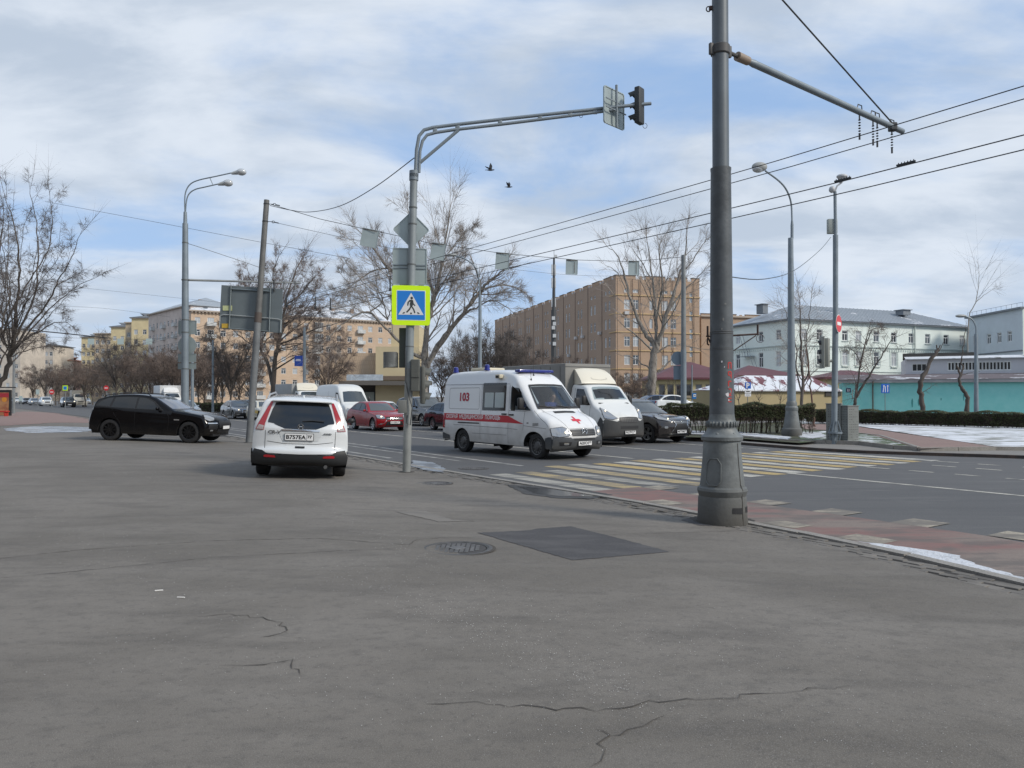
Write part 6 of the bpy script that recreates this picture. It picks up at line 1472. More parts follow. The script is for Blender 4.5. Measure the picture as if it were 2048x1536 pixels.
for k_ in range(9):
 q = p0 + d * (L - 6 - rn.uniform(0, 40)) + n * .35; mb = MB(); mb.box((q.x, q.y, rn.choice(zs[2:5]) - .5), (.5, .9, .6), rz=math.atan2(n.y, n.x)); mb.wbuild('air_conditioner', MATS['ac_white'], t)
q1 = K1 + bl * 92; mb = MB(); v = lambda p, z: (p.x, p.y, z)
mb.add([v(K1, -.3), v(K1, HB), v(q1, HB), v(q1, -.3), v(K2, -.3), v(K2, HB)], [(0, 3, 2, 1), (3, 4, 5, 2)]); mb.wbuild('side_wall', m_br, t)
mb = MB(); mb.add([v(K0, HB - .05), v(K1, HB - .05), v(q1, HB - .05), v(K2, HB - .05)], [(0, 1, 2, 3)]); mb.wbuild('roof', m_snow, t)
# lower brick wing
t, p0, d, n, L, zt = block(1403, 1536, 633, 158, m_br, 'brick_wing', 'lower brick wing between the tall brick building and the pale blue corner house', cols=0, slant=4)
parapet(p0, d, n, L, zt, seed=7)
for u in (2.1,):
 for z in (15.5, 12.0, 8.5, 5.0): mb = MB(); wbox(mb, p0, d, n, u, u + .35, z, z + 1.1, -.02, .02); mb.wbuild('slit_window', pane_d, t)
# --- pale green and blue corner building
Kc = XY(1583, 104); dv = Vector((.924, .38, 0)); dl = Vector((-.38, .924, 0)); E1 = Kc + dv * 34.5; E0 = Kc + dl * 12.6; HE = 11.9
m_green = m_blue = plaster('pale_green_plaster', (.74, .81, .765), .04)
t = thing('corner_building', 'pale green and bluish three-storey corner building with a grey hipped roof', 'building', (Kc.x, Kc.y, 0))
def uof(px): r_ = (px - 1024) / F; return (Kc.x - r_ * Kc.y) / (r_ * dv.y - dv.x)
wins = []
for px in (1602, 1634, 1685, 1712, 1748, 1783, 1818, 1851, 1888, 1920):
 u = uof(px)
 wins.append((u, 9.35, 1.05, 1.45, 'tee')); wins.append((u, 5.9, 1.05, 2.0, 'tee')); wins.append((u, 2.0, 1.05, 1.9, 'tee'))
p0, d, n = facade(t, Kc, E1, -.3, HE, wins, m_green, seed=12, panes=[pane_m, pane_c, pane_c, pane_d])
def dress(p0, d, n, L):
 mb = MB(); wbox(mb, p0, d, n, 0, L, 8.45, 8.6, .003, .14); wbox(mb, p0, d, n, 0, L, 5.0, 5.1, .003, .1); mb.wbuild('string_course', mat('pale_stone', (.44, .50, .48), .8), t)
 mb = MB(); u = 0
 while u < L: wbox(mb, p0, d, n, u, u + .16, 8.05, 8.28, .003, .1); u += .45
 mb.wbuild('dentils', plaster('dentil_white', (.60, .66, .62)), t)
 mb = MB(); wbox(mb, p0, d, n, -.1, L + .1, HE, HE + .18, -.1, .5); mb.wbuild('eaves', mat('grey_eaves', (.18, .20, .22), .7), t)
dress(p0, d, n, 34.5)
for i in range(0, len(wins), 3):
 u = wins[i][0]; mb = MB(); wbox(mb, p0, d, n, u - .12, u + 1.17, 5.72, 5.88, .003, .2); mb.wbuild('sill', MATS['dentil_white'], t)
 mb = MB(); wbox(mb, p0, d, n, u - .1, u + 1.15, 9.25, 9.33, .003, .12); mb.wbuild('sill', MATS['pale_stone'], t)
 mb = MB(); poly = [(u - .3 + .0, 5.9), (u - .12, 5.9), (u - .12, 7.98), (u + 1.17, 7.98), (u + 1.17, 5.9), (u + 1.35, 5.9), (u + 1.35, 7.95), (u + 1.05, 8.03), (u, 8.03), (u - .3, 7.95)]
 mb.prism([(a_, b_) for a_, b_ in poly], p0 + n * .003, d, Vector((0, 0, 1)), n, .06); mb.wbuild('window_surround', MATS['dentil_white'], t)
wl = [(12.6 - u - .95, z, .95, h, 'tee') for u in (2.0, 5.6, 10.6) for z, h in ((9.35, 1.45), (5.7, 2.1), (2.0, 1.9))]
p0, d, n = facade(t, E0, Kc, -.3, HE, wl, m_blue, seed=13); dress(p0, d, n, 12.6)
mb = MB(); up = Vector((0, 0, HE + .19)); B_ = E1 + dl * 12.6
ov = lambda p, a_, b_: p + dv * a_ + dl * b_
c4 = [ov(Kc, -.6, -.6), ov(E1, .6, -.6), ov(B_, .6, .6), ov(E0, -.6, .6)]; r0 = ov(Kc, 6, 6.3) + Vector((0, 0, HE + 3.0)); r1 = ov(E1, -6, 6.3) + Vector((0, 0, HE + 3.0))
mb.add([c + up for c in c4] + [r0, r1], [(0, 1, 5, 4), (1, 2, 5), (2, 3, 4, 5), (3, 0, 4)]); rf = mb.wbuild('roof', m_roofg2, t)
mb = MB()
for i in range(46):
 u = i * .77; top_u = min(max(u, 6), 28.5); a_ = ov(Kc, u, -.55) + up + Vector((0, 0, .03)); 
 fr_ = 1.0 if 6 <= u <= 28.5 else (u / 6 if u < 6 else (34.5 - u) / 6)
 b_ = ov(Kc, u, -.55 + 6.85 * fr_) + Vector((0, 0, HE + .22 + 2.8 * fr_)); mb.cyl(a_, b_, .03, n=4)
mb.wbuild('roof_seams', mat('seam_grey', (.13, .155, .18), .6), rf)
for u, w_, h in ((24.5, 1.5, .7), (-.2 + 1.5, .9, 1.3)):
 q = ov(Kc, u, 3.2) if u > 5 else ov(Kc, 1.5, 7.5); mb = MB(); mb.box((q.x, q.y, HE + 2.3), (w_, 1.4, h), rz=math.atan2(dv.y, dv.x)); mb.box((q.x, q.y, HE + 2.3 + h / 2 + .06), (w_ + .4, 1.8, .1), rz=math.atan2(dv.y, dv.x)); mb.wbuild('dormer', mat('dormer_grey', (.18, .20, .22), .7), rf)
q = ov(Kc, 11.5, 3.5); mb = MB(); mb.cyl((q.x, q.y, HE + 1.5), (q.x, q.y, HE + 3.0), .22, n=10); mb.lathe([(.45, 3.0 + HE), (.001, 3.4 + HE)], (q.x, q.y, 0), 10); mb.wbuild('vent_pipe', mat('vent_white', (.5, .52, .53), .6), rf)
for u in (22.8, 34.2): mb = MB(); wbox(mb, Kc, dv, Vector((dv.y, -dv.x, 0)), u, u + .14, 0, HE, .15, .29); mb.wbuild('downpipe', MATS['pale_stone'], t)
# fire stair on the blue side
mb = MB(); nn = Vector((dl.y * -1, dl.x, 0)) * -1; nn = Vector((-dv.x, -dv.y, 0)); pA = E0
def stair_pt(u, z, o): return E0 + (Kc - E0).normalized() * u + nn * o + Vector((0, 0, z))
for z, u0, u1 in ((7.4, 3.2, 5.4), (4.0, 5.0, 7.4)):
 mb.add([stair_pt(u0, z, .1), stair_pt(u1, z, .1), stair_pt(u1, z, 1.0), stair_pt(u0, z, 1.0)] + [stair_pt(u0, z - .1, .1), stair_pt(u1, z - .1, .1), stair_pt(u1, z - .1, 1.0), stair_pt(u0, z - .1, 1.0)], [(0, 1, 2, 3), (4, 7, 6, 5), (2, 1, 5, 6), (3, 2, 6, 7)])
 mb.tube([stair_pt(u0, z + 1, 1.0), stair_pt(u1, z + 1, 1.0)], .03, 4)
 for k_ in range(5): mb.tube([stair_pt(u0 + (u1 - u0) * k_ / 4, z, 1.0), stair_pt(u0 + (u1 - u0) * k_ / 4, z + 1, 1.0)], .02, 4)
for a_, b_ in (((5.4, 7.4), (7.0, 4.0)), ((7.4, 4.0), (9.0, .6)), ((3.2, 10.4), (4.4, 7.4))):
 for o in (.45, 1.0): mb.tube([stair_pt(a_[0], a_[1], o), stair_pt(b_[0], b_[1], o)], .05, 4)
mb.wbuild('fire_stair', mat('stair_grey', (.26, .29, .31), .7), t)
# --- grey-blue building at the right edge
m_gb = plaster('grey_blue_plaster', (.52, .58, .62), .05)
a = XY(1937, 113); b = XY(2047, 100); t = thing('grey_blue_building', 'grey-blue building at the right edge with three small windows in a row', 'building', (a.x, a.y, 0)); zt = Zp(617, 100)
L = (b - a).length; cu = lambda px: ((XY(px, 113) - a).x * 0 + L * (px - 1937) / 110.0)
p0, d, n = facade(t, a, b, -.3, zt, [(L * x, 8.9, 1.0, 1.4, 'tee') for x in (.10, .37, .56, .74)], m_gb, seed=5, panes=[pane_m])
b2 = b + Vector((.93, .36, 0)) * 16; facade(t, b, b2, -.3, zt, [], plaster('pale_green_plaster_b', (.56, .64, .58)), name='end_wall')
mb = MB(); q2 = a + Vector((.93, .36, 0)) * 16; mb.add([v(a, zt), v(b, zt), v(b2, zt), v(q2, zt)], [(0, 1, 2, 3)]); mb.add([v(q2, -.3), v(q2, zt), v(b2, zt), v(b2, -.3), v(a, zt), v(a, -.3)], [(0, 1, 2, 3), (0, 5, 4, 1)]); mb.wbuild('roof', m_roofg2, t)
mb = MB(); wbox(mb, p0, d, n, -.2, L + .2, zt, zt + .25, -.2, .4); wbox(mb, p0, d, n, 0, L, 7.5, 7.65, .003, .12); mb.wbuild('eaves', MATS['grey_eaves'], t)
mb = MB()
for k_ in range(12): q = p0 + d * (L * k_ / 11); mb.cyl((q.x, q.y, zt + .25), (q.x, q.y, zt + .85), .02, n=4)
mb.tube([(p0.x, p0.y, zt + .85), ((p0 + d * L).x, (p0 + d * L).y, zt + .85)], .02, 4); mb.wbuild('roof_railing', MATS['seam_grey'], t)
# --- white annex behind the teal wall
m_wa = plaster('lilac_white_plaster', (.52, .52, .56), .04)
a = XY(1811, 90); b = XY(2230, 82); t = thing('white_annex', 'low white annex with a long strip of dark windows above the teal wall', 'building', (a.x, a.y, 0)); L = (b - a).length
pu = lambda px: L * (px - 1811) / 419.0
wins = [(pu(1826 + 10.2 * i), 4.5, .52, .85, 'none') for i in range(3)] + [(pu(1902 + 14.4 * i), 4.5, .74, 1.0, 'two') for i in range(9)]
p0, d, n = facade(t, a, b, -.3, 5.9, wins, m_wa, seed=6, panes=[pane_d], depth=.1)
side_walls(t, a, b, 8, -.3, 5.9, m_wa)
m_dkb = mat('dark_brown_parapet', (.06, .055, .05), .8)
mb = MB(); wbox(mb, p0, d, n, -.1, pu(1965), 5.9, 6.7, -3.0, -2.4); wbox(mb, p0, d, n, -.1, L, 3.4, 4.15, .003, .5); mb.wbuild('dark_fascia', m_dkb, t)
mb = MB(); mb.add([p0 + n * .4 + Vector((0, 0, 5.93)), p0 + d * L + n * .4 + Vector((0, 0, 5.93)), p0 + d * L - n * 2.4 + Vector((0, 0, 6.3)), p0 - n * 2.4 + Vector((0, 0, 6.3)), p0 + n * .4 + Vector((0, 0, 5.85)), p0 + d * L + n * .4 + Vector((0, 0, 5.85))], [(0, 1, 2, 3), (4, 5, 1, 0)]); mb.wbuild('roof', roof_mat('annex_roof', (.20, .20, .19), 1.1), t)
# --- teal wall with a shallow roof
m_teal = mat('teal_painted_wall', (.20, .57, .55), .8, col2=(.26, .62, .60), vscale=1.6, lo=.3, hi=.7, bump=.08, bscale=5)
a = XY(1684, 74); b = XY(2260, 66); t = thing('teal_wall', 'long turquoise painted garage wall with a snowy lean-to roof', 'wall', (a.x, a.y, 0)); L = (b - a).length
p0, d, n = facade(t, a, b, -.3, 2.85, [], m_teal); side_walls(t, a, b, 6, -.3, 2.85, m_teal)
mb = MB(); wbox(mb, p0, d, n, -.5, L, 2.86, 3.15, .0, .35); mb.wbuild('fascia', plaster('grey_fascia', (.30, .30, .31), .2), t)
mb = MB(); mb.add([p0 - d * .5 + n * .4 + Vector((0, 0, 3.16)), p0 + d * L + n * .4 + Vector((0, 0, 3.16)), p0 + d * L - n * 5 + Vector((0, 0, 3.75)), p0 - d * .5 - n * 5 + Vector((0, 0, 3.75))], [(0, 1, 2, 3)])
mb.wbuild('roof', roof_mat('maroon_snow_roof', (.10, .07, .07), .35), t)
u = L * (1752 - 1684) / 576; mb = MB(); q = p0 + d * u + n * .12; mb.tube([q + n * .25 + Vector((0, 0, 3.0)), q + n * .25 + Vector((0, 0, 2.75)), q + Vector((0, 0, 2.5)), q + Vector((0, 0, 0))], .055, 6); mb.wbuild('downpipe', mpipe, t)
mb = MB(); q = p0 + d * .55 + n * .04 + Vector((0, 0, 2.1)); wbox(mb, p0, d, n, .35, .78, 1.95, 2.35, .003, .03); o = mb.wbuild('house_number_plate', mat('navy_plate', (.02, .03, .10), .4), t)
mb = MB(); vs, fs, w_, h = text_poly('23', .26, .01); mb.add([p0 + d * (.43 + x) + n * .034 + Vector((0, 0, 2.04 + y)) for x, y in vs], fs); mb.wbuild('number', whitep, o)
rn = random.Random(2)
for u, z, w_, h in ((L * .265, .95, .16, .9), (L * .288, 1.0, .12, .7), (L * .37, 1.3, .1, .25), (L * .45, 1.5, .1, .7)):
 mb = MB(); mb.prism([(u - w_ / 2, z), (u - w_ * .2, z - h / 2), (u + w_ * .3, z - h * .4), (u + w_ / 2, z + h * .2), (u + .02, z + h / 2), (u - w_ * .4, z + h * .3)], p0 + n * .002, d, Vector((0, 0, 1)), n, .003); mb.wbuild('damp_stain', mat('teal_stain', (.05, .26, .25), .7), t)
# --- ochre wall and sheds with maroon roofs
m_och = plaster('ochre_wall', (.40, .33, .19), .05); m_mar = mat('maroon_metal', (.115, .035, .042), .5, var=.15, vscale=.6)
a = XY(1470, 70); b = XY(1685, 74); t = thing('ochre_shed', 'ochre shed with a maroon roof streaked with snow', 'building', (a.x, a.y, 0)); L = (b - a).length; zt = Zp(780, 70)
p0, d, n = facade(t, a, b, -.3, zt, [], m_och); side_walls(t, a, b, 7, -.3, zt, m_och, top=False)
mb = MB(); e0 = p0 - d * .2 + n * .3; e1 = p0 + d * (L - .3) + n * .3; r0 = p0 + d * (L * .30) - n * 3.5; r1 = p0 + d * (L * .92) - n * 3.5; f0 = p0 - n * 7; f1 = p0 + d * L - n * 7
z_ = Vector((0, 0, zt + .02)); zr = Vector((0, 0, zt + 1.45)); mb.add([e0 + z_, e1 + z_, r1 + zr, r0 + zr, f1 + z_, f0 + z_, e0 + z_ - Vector((0, 0, .12)), e1 + z_ - Vector((0, 0, .12))], [(0, 1, 2, 3), (1, 4, 2), (4, 5, 3, 2), (5, 0, 3), (6, 7, 1, 0)])
mb.wbuild('roof', layered('streaked_snow_roof', [(.40, .42, .47, (.68, .70, .73), 1.0, (2.4, 1.0, 1), 4)], base=(.15, .045, .055), rough=.6, bumps=((3, .2, .03),)), t)
mb = MB(); wbox(mb, p0, d, n, L - 2.1, L - .3, zt - .55, zt - .05, .003, .12); mb.wbuild('dark_sign_board', m_dkb, t)
a = XY(1312, 84); b = XY(1476, 84); t = thing('yellow_house', 'single-storey yellow house with a maroon roof behind the hedge', 'building', (a.x, a.y, 0)); L = (b - a).length; zt = Zp(757, 84)
m_yh = plaster('pale_yellow_plaster', (.50, .43, .24), .05); wu = [L * (x - 1312) / 164 for x in (1317, 1334, 1352, 1370, 1391, 1411, 1440)]
p0, d, n = facade(t, a, b, -.3, zt, [(u, 1.55, .75, 1.35, 'none') for u in wu], m_yh, frames=[mat('tan_frame', (.30, .26, .20), .7)], panes=[pane_m, pane_d]); side_walls(t, a, b, 9, -.3, zt, m_yh, top=False)
gable_roof(t, a, b, 9, zt + .1, 1.9, m_mar)
for u in wu: mb = MB(); wbox(mb, p0, d, n, u - .08, u + .83, 1.38, 1.54, .003, .1); mb.wbuild('sill', MATS['tan_frame'], t)
mb = MB(); wbox(mb, p0, d, n, L * .55, L * .59, 2.0, 2.45, .05, .4); wbox(mb, p0, d, n, 0, L, .9, .98, .003, .05); mb.wbuild('air_conditioner', MATS['ac_white'], t)
a = XY(1470, 90); b = XY(1600, 90); t = thing('cream_house', 'cream house with a wide maroon hipped roof below the fire stair', 'building', (a.x, a.y, 0)); L = (b - a).length; zt = Zp(751, 90)
m_ch = plaster('warm_cream_plaster', (.56, .46, .28), .04); facade(t, a, b, -.3, zt, [], m_ch); side_walls(t, a, b, 8, -.3, zt, m_ch, top=False)
mb = MB(); c = [Vector((a.x - .4, 89.6, zt)), Vector((b.x + .4, 89.6, zt)), Vector((b.x + .4, 98.4, zt)), Vector((a.x - .4, 98.4, zt)), Vector((XY(1519, 90).x, 94, zt + 1.35))]; mb.add(c, [(0, 1, 4), (1, 2, 4), (2, 3, 4), (3, 0, 4)]); mb.wbuild('roof', m_mar, t)
a = XY(1655, 84); b = XY(1775, 84); t = thing('maroon_roofed_shed', 'long shed whose maroon roof shows just above the turquoise wall', 'building', (a.x, a.y, 0)); zt = Zp(756, 84)
facade(t, a, b, -.3, zt, [], m_ch); side_walls(t, a, b, 6, -.3, zt, m_ch, top=False); gable_roof(t, a, b, 6, zt + .1, .85, m_mar)
# unseen house row, added behind the camera to darken reflections and ambient light
a = st(60, -26); b = st(-70, -26)
t = thing('apartment_building', 'unseen brown brick block added behind the camera to darken reflections', 'building', (a.x, a.y, 0)); L = (b - a).length
dd = (b - a).normalized(); m_nb = brickmat('brown_brick', (.20, .15, .12), (.24, .18, .14), (.18, .15, .12), 1.0, .5, .25, (.16, .13, .11), ax=(dd.x, dd.y))
wins = [(2 + c_ * 5.2, 1.5 + f_ * 3.4, 1.6, 1.7, 'tee') for f_ in range(4) for c_ in range(24)]
# seen from the avenue the facade runs right to left
facade(t, b, a, -.1, 19, [], m_nb) if False else None
p0, d, n = facade(t, a, b, -.1, 19, wins, m_nb); 
# ---------------------------------------------------------------- street furniture
def V3(*a): return Vector(a)
# --- large ornamented trolley pole
Y0 = 10.5; bx = (1443.5 - 1024) / F * Y0; base = V3(bx, Y0, zg(bx, Y0))
t = thing('trolley_pole', 'massive grey trolleybus pole with an ornate fluted cast base in the foreground', 'pole', base); TP = t
def zp(py): return EYE + (793 - py) / F * Y0 - base.z
px2m = Y0 / F
m_cast = mat('cast_iron_grey', (0.155, 0.168, 0.168), .55, .15, var=.28, vscale=3, bump=.25, bscale=18, dirt=((.085, .078, .068), .7))
prof_px = [(49, 1049), (49.5, 1040), (48, 1030), (47, 995), (45.5, 990), (47.5, 984), (49, 979), (47.5, 974), (44, 971), (43, 966), (38, 915), (36.5, 885), (36, 882), (40, 880), (41, 873), (38, 870), (33, 866), (28.5, 858), (28, 856), (28.5, 853), (29, 850), (29.5, 846), (27, 842), (25.5, 839), (25.5, 836), (24.5, 833), (24.5, 829), (21.5, 826)]
prof = [(r * px2m, zp(y)) for r, y in prof_px]; prof[0] = (prof[0][0], -.02)
def flute(r, z, a): return r
mb = MB(); mb.lathe(prof, n=64); cb = mb.build('cast_base', m_cast, t, True, 30)
mb = MB()
for i in range(44):
 a = 2 * math.pi * i / 44; r_ = 39.5 * px2m; mb.box((r_ * math.cos(a), r_ * math.sin(a), zp(877)), (.012, .02, .04), rz=a, bev=.004)
mb.build('moulding', m_cast, cb, True)
mb = MB()
for i in range(26):
 a = 2 * math.pi * i / 26; r_ = 29.2 * px2m; c = V3(r_ * math.cos(a), r_ * math.sin(a), zp(848)); mb.sphere(c, .021, 1, .8, 2.0, 8, 6, rz=a)
mb.build('leaf_moulding', m_cast, cb, True)
for a in (R(-60), R(-122), R(30), R(150)):
 mb = MB(); r_ = 31 * px2m; mb.sphere((r_ * math.cos(a), r_ * math.sin(a), zp(868)), .03, nu=10, nv=6); mb.build('bolt', m_cast, cb, True)
# access plate, seam and slots on the base
def onbase(a, z, off=0.0):
 r_ = lin(sorted([(zz_, rr_) for rr_, zz_ in prof]), z) + off; return V3(r_ * math.cos(a), r_ * math.sin(a), z)
mb = MB(); a0 = R(-130); hw = .10
octo = [(-hw, zp(958)), (-hw, zp(925)), (-hw * .55, zp(915)), (hw * .55, zp(915)), (hw, zp(925)), (hw, zp(958)), (hw * .55, zp(967)), (-hw * .55, zp(967))]
mb.tube([onbase(a0 + u / .27, z, .008) for u, z in octo + octo[:1]], .009, 6); mb.build('access_plate_rim', m_cast, cb, True)
mb = MB(); mb.patch(octo, lambda u, z: onbase(a0 + u / .27, z, .004), .06); mb.build('access_plate', m_cast, cb, True)
mb = MB(); mb.tube([onbase(R(-52), z, .002) for z in [zp(1045) + (zp(885) - zp(1045)) * i / 14 for i in range(15)]], .005, 4); mb.build('casting_seam', m_crack, cb)
for a in (R(-67), R(-24)):
 mb = MB(); mb.patch([(-.08, zp(1020)), (.08, zp(1022)), (.08, zp(1010)), (-.08, zp(1009))], lambda u, z: onbase(a + u / .31, z, .004), .05); mb.build('slot', blackp, cb)
# shaft in two tubes with joint ring
mb = MB(); mb.lathe([(.165, zp(829)), (.150, zp(600)), (.136, zp(342)), (.140, zp(338)), (.140, zp(335)), (.115, zp(334))], n=36)
m_shaft = mat('dark_pole_paint', (0.098, 0.109, 0.117), .5, .15, var=.22, vscale=3, bump=.2, bscale=14)
sh = mb.build('lower_shaft', m_shaft, t, True, 35)
mb = MB(); mb.lathe([(.112, zp(345)), (.110, zp(0)), (.107, zp(-160)), (.001, zp(-165))], n=32); mb.build('upper_shaft', mat('mid_pole_paint', (0.115, 0.135, 0.152), .5, .15, var=.12, vscale=2), t, True, 35)
for y_ in (664, 668, 697, 700):
 mb = MB(); r_ = .1535; mb.lathe([(r_, zp(y_ + 1.2)), (r_ + .006, zp(y_)), (r_, zp(y_ - 1.2))], n=32); mb.build('clamp_band', mat('band_dark', (.07, .07, .07), .6), t, True)
# red stencilled characters and torn stickers
def onshaft(a, z, off=.0025):
 r_ = lin([(zp(829), .165), (zp(600), .150), (zp(342), .136)][0:3], z) + off; return V3(r_ * math.cos(a), r_ * math.sin(a), z)
redst = mat('red_stencil', (.42, .035, .03), .6)
sten = {'П': [[(0, 0), (0, 1)], [(0, 1), (.6, 1)], [(.6, 1), (.6, 0)]], '9': [[(.6, 0), (.6, 1)], [(.6, 1), (0, 1)], [(0, 1), (0, .45)], [(0, .45), (.6, .45)]], 'Г': [[(0, 0), (0, 1)], [(0, 1), (.6, 1)]], '2': [[(0, 1), (.6, 1)], [(.6, 1), (.6, .5)], [(.6, .5), (0, 0)], [(0, 0), (.6, 0)]], 'с': [[(.6, .8), (0, .8)], [(0, .8), (0, 0)], [(0, 0), (.6, 0)]]}
mb = MB()
for ch, y_, hh in (('П', 738, 12), ('9', 757, 13), ('Г', 774, 11), ('2', 791, 13), ('с', 803, 8)):
 z0 = zp(y_); h = hh * px2m
 for (x0, y0), (x1, y1) in sten[ch]:
  for q in strip([(x0 * .075, z0 + y0 * h), (x1 * .075, z0 + y1 * h)], .018): mb.patch(q, lambda u, z: onshaft(R(-72) + u / .155, z, .0025), .03)
mb.build('stencil_characters', redst, t)
rn = random.Random(8)
for (u, y_, s_, c) in ((.02, 789, .028, 0), (.035, 800, .012, 0), (-.05, 724, .012, 0), (-.02, 735, .008, 0), (.06, 783, .02, 1), (-.09, 780, .02, 1), (-.03, 640, .02, 1), (.0, 610, .015, 1), (-.05, 660, .012, 1), (.03, 775, .016, 1)):
 a = R(-85) + u / .15; z0 = zp(y_); k_ = 7; poly = [(s_ * rn.uniform(.5, 1.2) * math.cos(j * 6.283 / k_), z0 + s_ * rn.uniform(.6, 1.5) * math.sin(j * 6.283 / k_)) for j in range(k_)]
 mb = MB(); mb.patch(poly, lambda uu, z: onshaft(a + uu / .155, z, .003), .05); mb.build('sticker_scrap', mat('paper_scrap', (.62, .62, .64), .7) if c == 0 else mat('paint_scuff', (.19, .19, .185), .7), t)
# side brackets with hook
rust = mat('rusty_iron', (.06, .035, .03), .8, var=.3, vscale=10)
mb = MB(); z0 = zp(671)
mb.tube([(.15, 0, z0), (.50, 0, z0 + .02)], .014, 6); mb.tube([(.495, 0, z0 + .01), (.495, 0, z0 + .15)], .014, 6); mb.tube([(.16, 0, z0 - .21), (.47, 0, z0 + .0)], .008, 6)
mb.tube([V3(.53 + .055 * math.cos(a), 0, z0 - .04 + .055 * math.sin(a)) for a in [math.pi * 2 * i / 14 for i in range(14)]], .004, 5)
mb.tube([(-.15, 0, z0 - .01), (-.21, 0, z0 - .01)], .012, 6); mb.tube([(-.19, 0, z0), (-.19, 0, z0 + .13)], .014, 6)
mb.tube([(-.15, 0, z0 - .10), (-.19, 0, z0 - .02), (-.195, 0, z0 - .07), (-.19, 0, z0 - .12), (-.17, 0, z0 - .13)], .012, 6); mb.build('side_bracket', rust, t, True)
# trolley arm over the avenue
def TPl(px, py, Y): return P(px, py, Y) - base
ad = V3(.827, .562, 0)
s0 = ad * .13 + V3(0, 0, zp(93)); e_ = P(1805, 263, 13.0) - base; e_.z = P(1805, 263, 13.0).z - base.z
ax_ = (e_ - s0).normalized()
mb = MB(); r_ = .118; mb.lathe([(r_, zp(106)), (r_ + .012, zp(104)), (r_ + .012, zp(88)), (r_, zp(86))], n=28); mb.cyl(s0 - ad * .02, s0 + ax_ * .22, .028, n=8)
for a in (20, 200): mb.box((.14 * math.cos(R(a)), .14 * math.sin(R(a)), zp(96)), (.07, .05, .16), rz=R(a), bev=.01)
mb.build('arm_clamp', mat('clamp_dark', (.07, .07, .07), .6), t, True)
mb = MB(); mb.cyl(s0 + ax_ * .22, s0 + ax_ * .45, .065, .06, 14); mb.build('arm_insulator', mat('ceramic_tan', (.28, .22, .17), .5), t, True)
mb = MB(); mb.cyl(s0 + ax_ * .45, s0 + ax_ * .58, .04, .055, 12); mb.cyl(s0 + ax_ * .58, e_, .052, .046, 16); arm = mb.build('trolley_arm', galv, t, True)
mb = MB(); mb.tube([(0, 0, zp(-150)) , e_ - ax_ * .30 + V3(0, 0, .06)], .013, 6); c = e_ - ax_ * .3; mb.box(c, (.12, .12, .14), bev=.02); mb.build('stay_rod', wirem, t)
mb = MB(); mb.tube([V3(-.16 - .03 * math.cos(a), 0, zp(12) + .035 * math.sin(a)) for a in [math.pi * 2 * i / 12 for i in range(13)]], .008, 6); mb.box((-.12, 0, zp(10)), (.06, .04, .05)); mb.build('eye_bolt', rust, t, True)
WZ = 5.72; WT_ = [11.42, 11.92, 13.4, 14.2]
def wire_pt(tt, s): return st(s, tt, WZ)
s_arm = base.x * U.x + base.y * U.y; t_arm0 = base.x * V.x + base.y * V.y
hang = []
for tt in (11.42, 11.80, 11.92, 12.35):
 top_ = s0 + ax_ * ((tt - t_arm0) / 1.0); top_.z = s0.z + (e_.z - s0.z) * (tt - t_arm0) / ((e_ - s0).x / ad.x)
 wz = top_.z - .42
 mb = MB(); mb.cyl(top_, V3(top_.x, top_.y, wz + .30), .012, n=6)
 for k_ in range(6): z = wz + .30 - k_ * .045; mb.lathe([(.010, z), (.023, z - .012), (.010, z - .024)], (top_.x, top_.y, 0), 10)
 mb.cyl((top_.x, top_.y, wz + .05), (top_.x, top_.y, wz - .03), .016, n=8)
 mb.tube([top_ + V3(-.05, -.03, .04), top_ + V3(-.02, 0, .12), top_ + V3(.05, .03, .11), top_ + V3(.06, .03, -.02)], .010, 6); mb.build('hanger_insulator', insul, arm, True)
# overhead contact wires: individual wires
for i, (tt, l) in enumerate(zip(WT_, ('contact wire hanging from the trolley arm, the uppermost where they leave the frame', 'contact wire just below the uppermost one, also held by the trolley arm', 'third contact wire counted downwards, with a row of clamps on it', 'lowest of the four contact wires crossing the avenue sky'))):
 pts = []
 for k_ in range(60):
  s = -9 + k_ * 1.6; sag = .10 * math.sin(math.pi * ((s + 9) % 32) / 32); pts.append(st(s, tt + .008 * s, WZ + .012 * max(0, s - 9) - sag * .5 + (0.05 if i < 2 else 0)))
 mb = MB(); mb.tube(pts, .011 if i > 1 else .0085, 5)
 tag(mb.build('contact_wire', wirem, origin=pts[0]), l, 'overhead wire', 'trolleybus contact wires')
# clamps on wire three
def near_wire(px, tt):
 r_ = (px - 1024) / F; s = (tt * V.x - r_ * tt * V.y) / (r_ * U.y - U.x); return s
for px, l in ((1812, 'dark row of wire clamps nearer the right edge of the picture'), (1684, 'dark row of wire clamps in front of the camera on the slim pole')):
 s = near_wire(px, 13.4); c = st(s, 13.4 + .008 * s, WZ - .02); mb = MB(); rz_ = math.atan2(U.y, U.x)
 mb.box(c, (.34, .03, .032), rz=rz_)
 for k_ in range(6): q = c + U * (-.14 + k_ * .055); mb.cyl(q + V3(0, 0, .01), q + V3(0, 0, .04), .008, n=6)
 tag(mb.build('wire_clamp', wirem, origin=c), l, 'wire clamp')
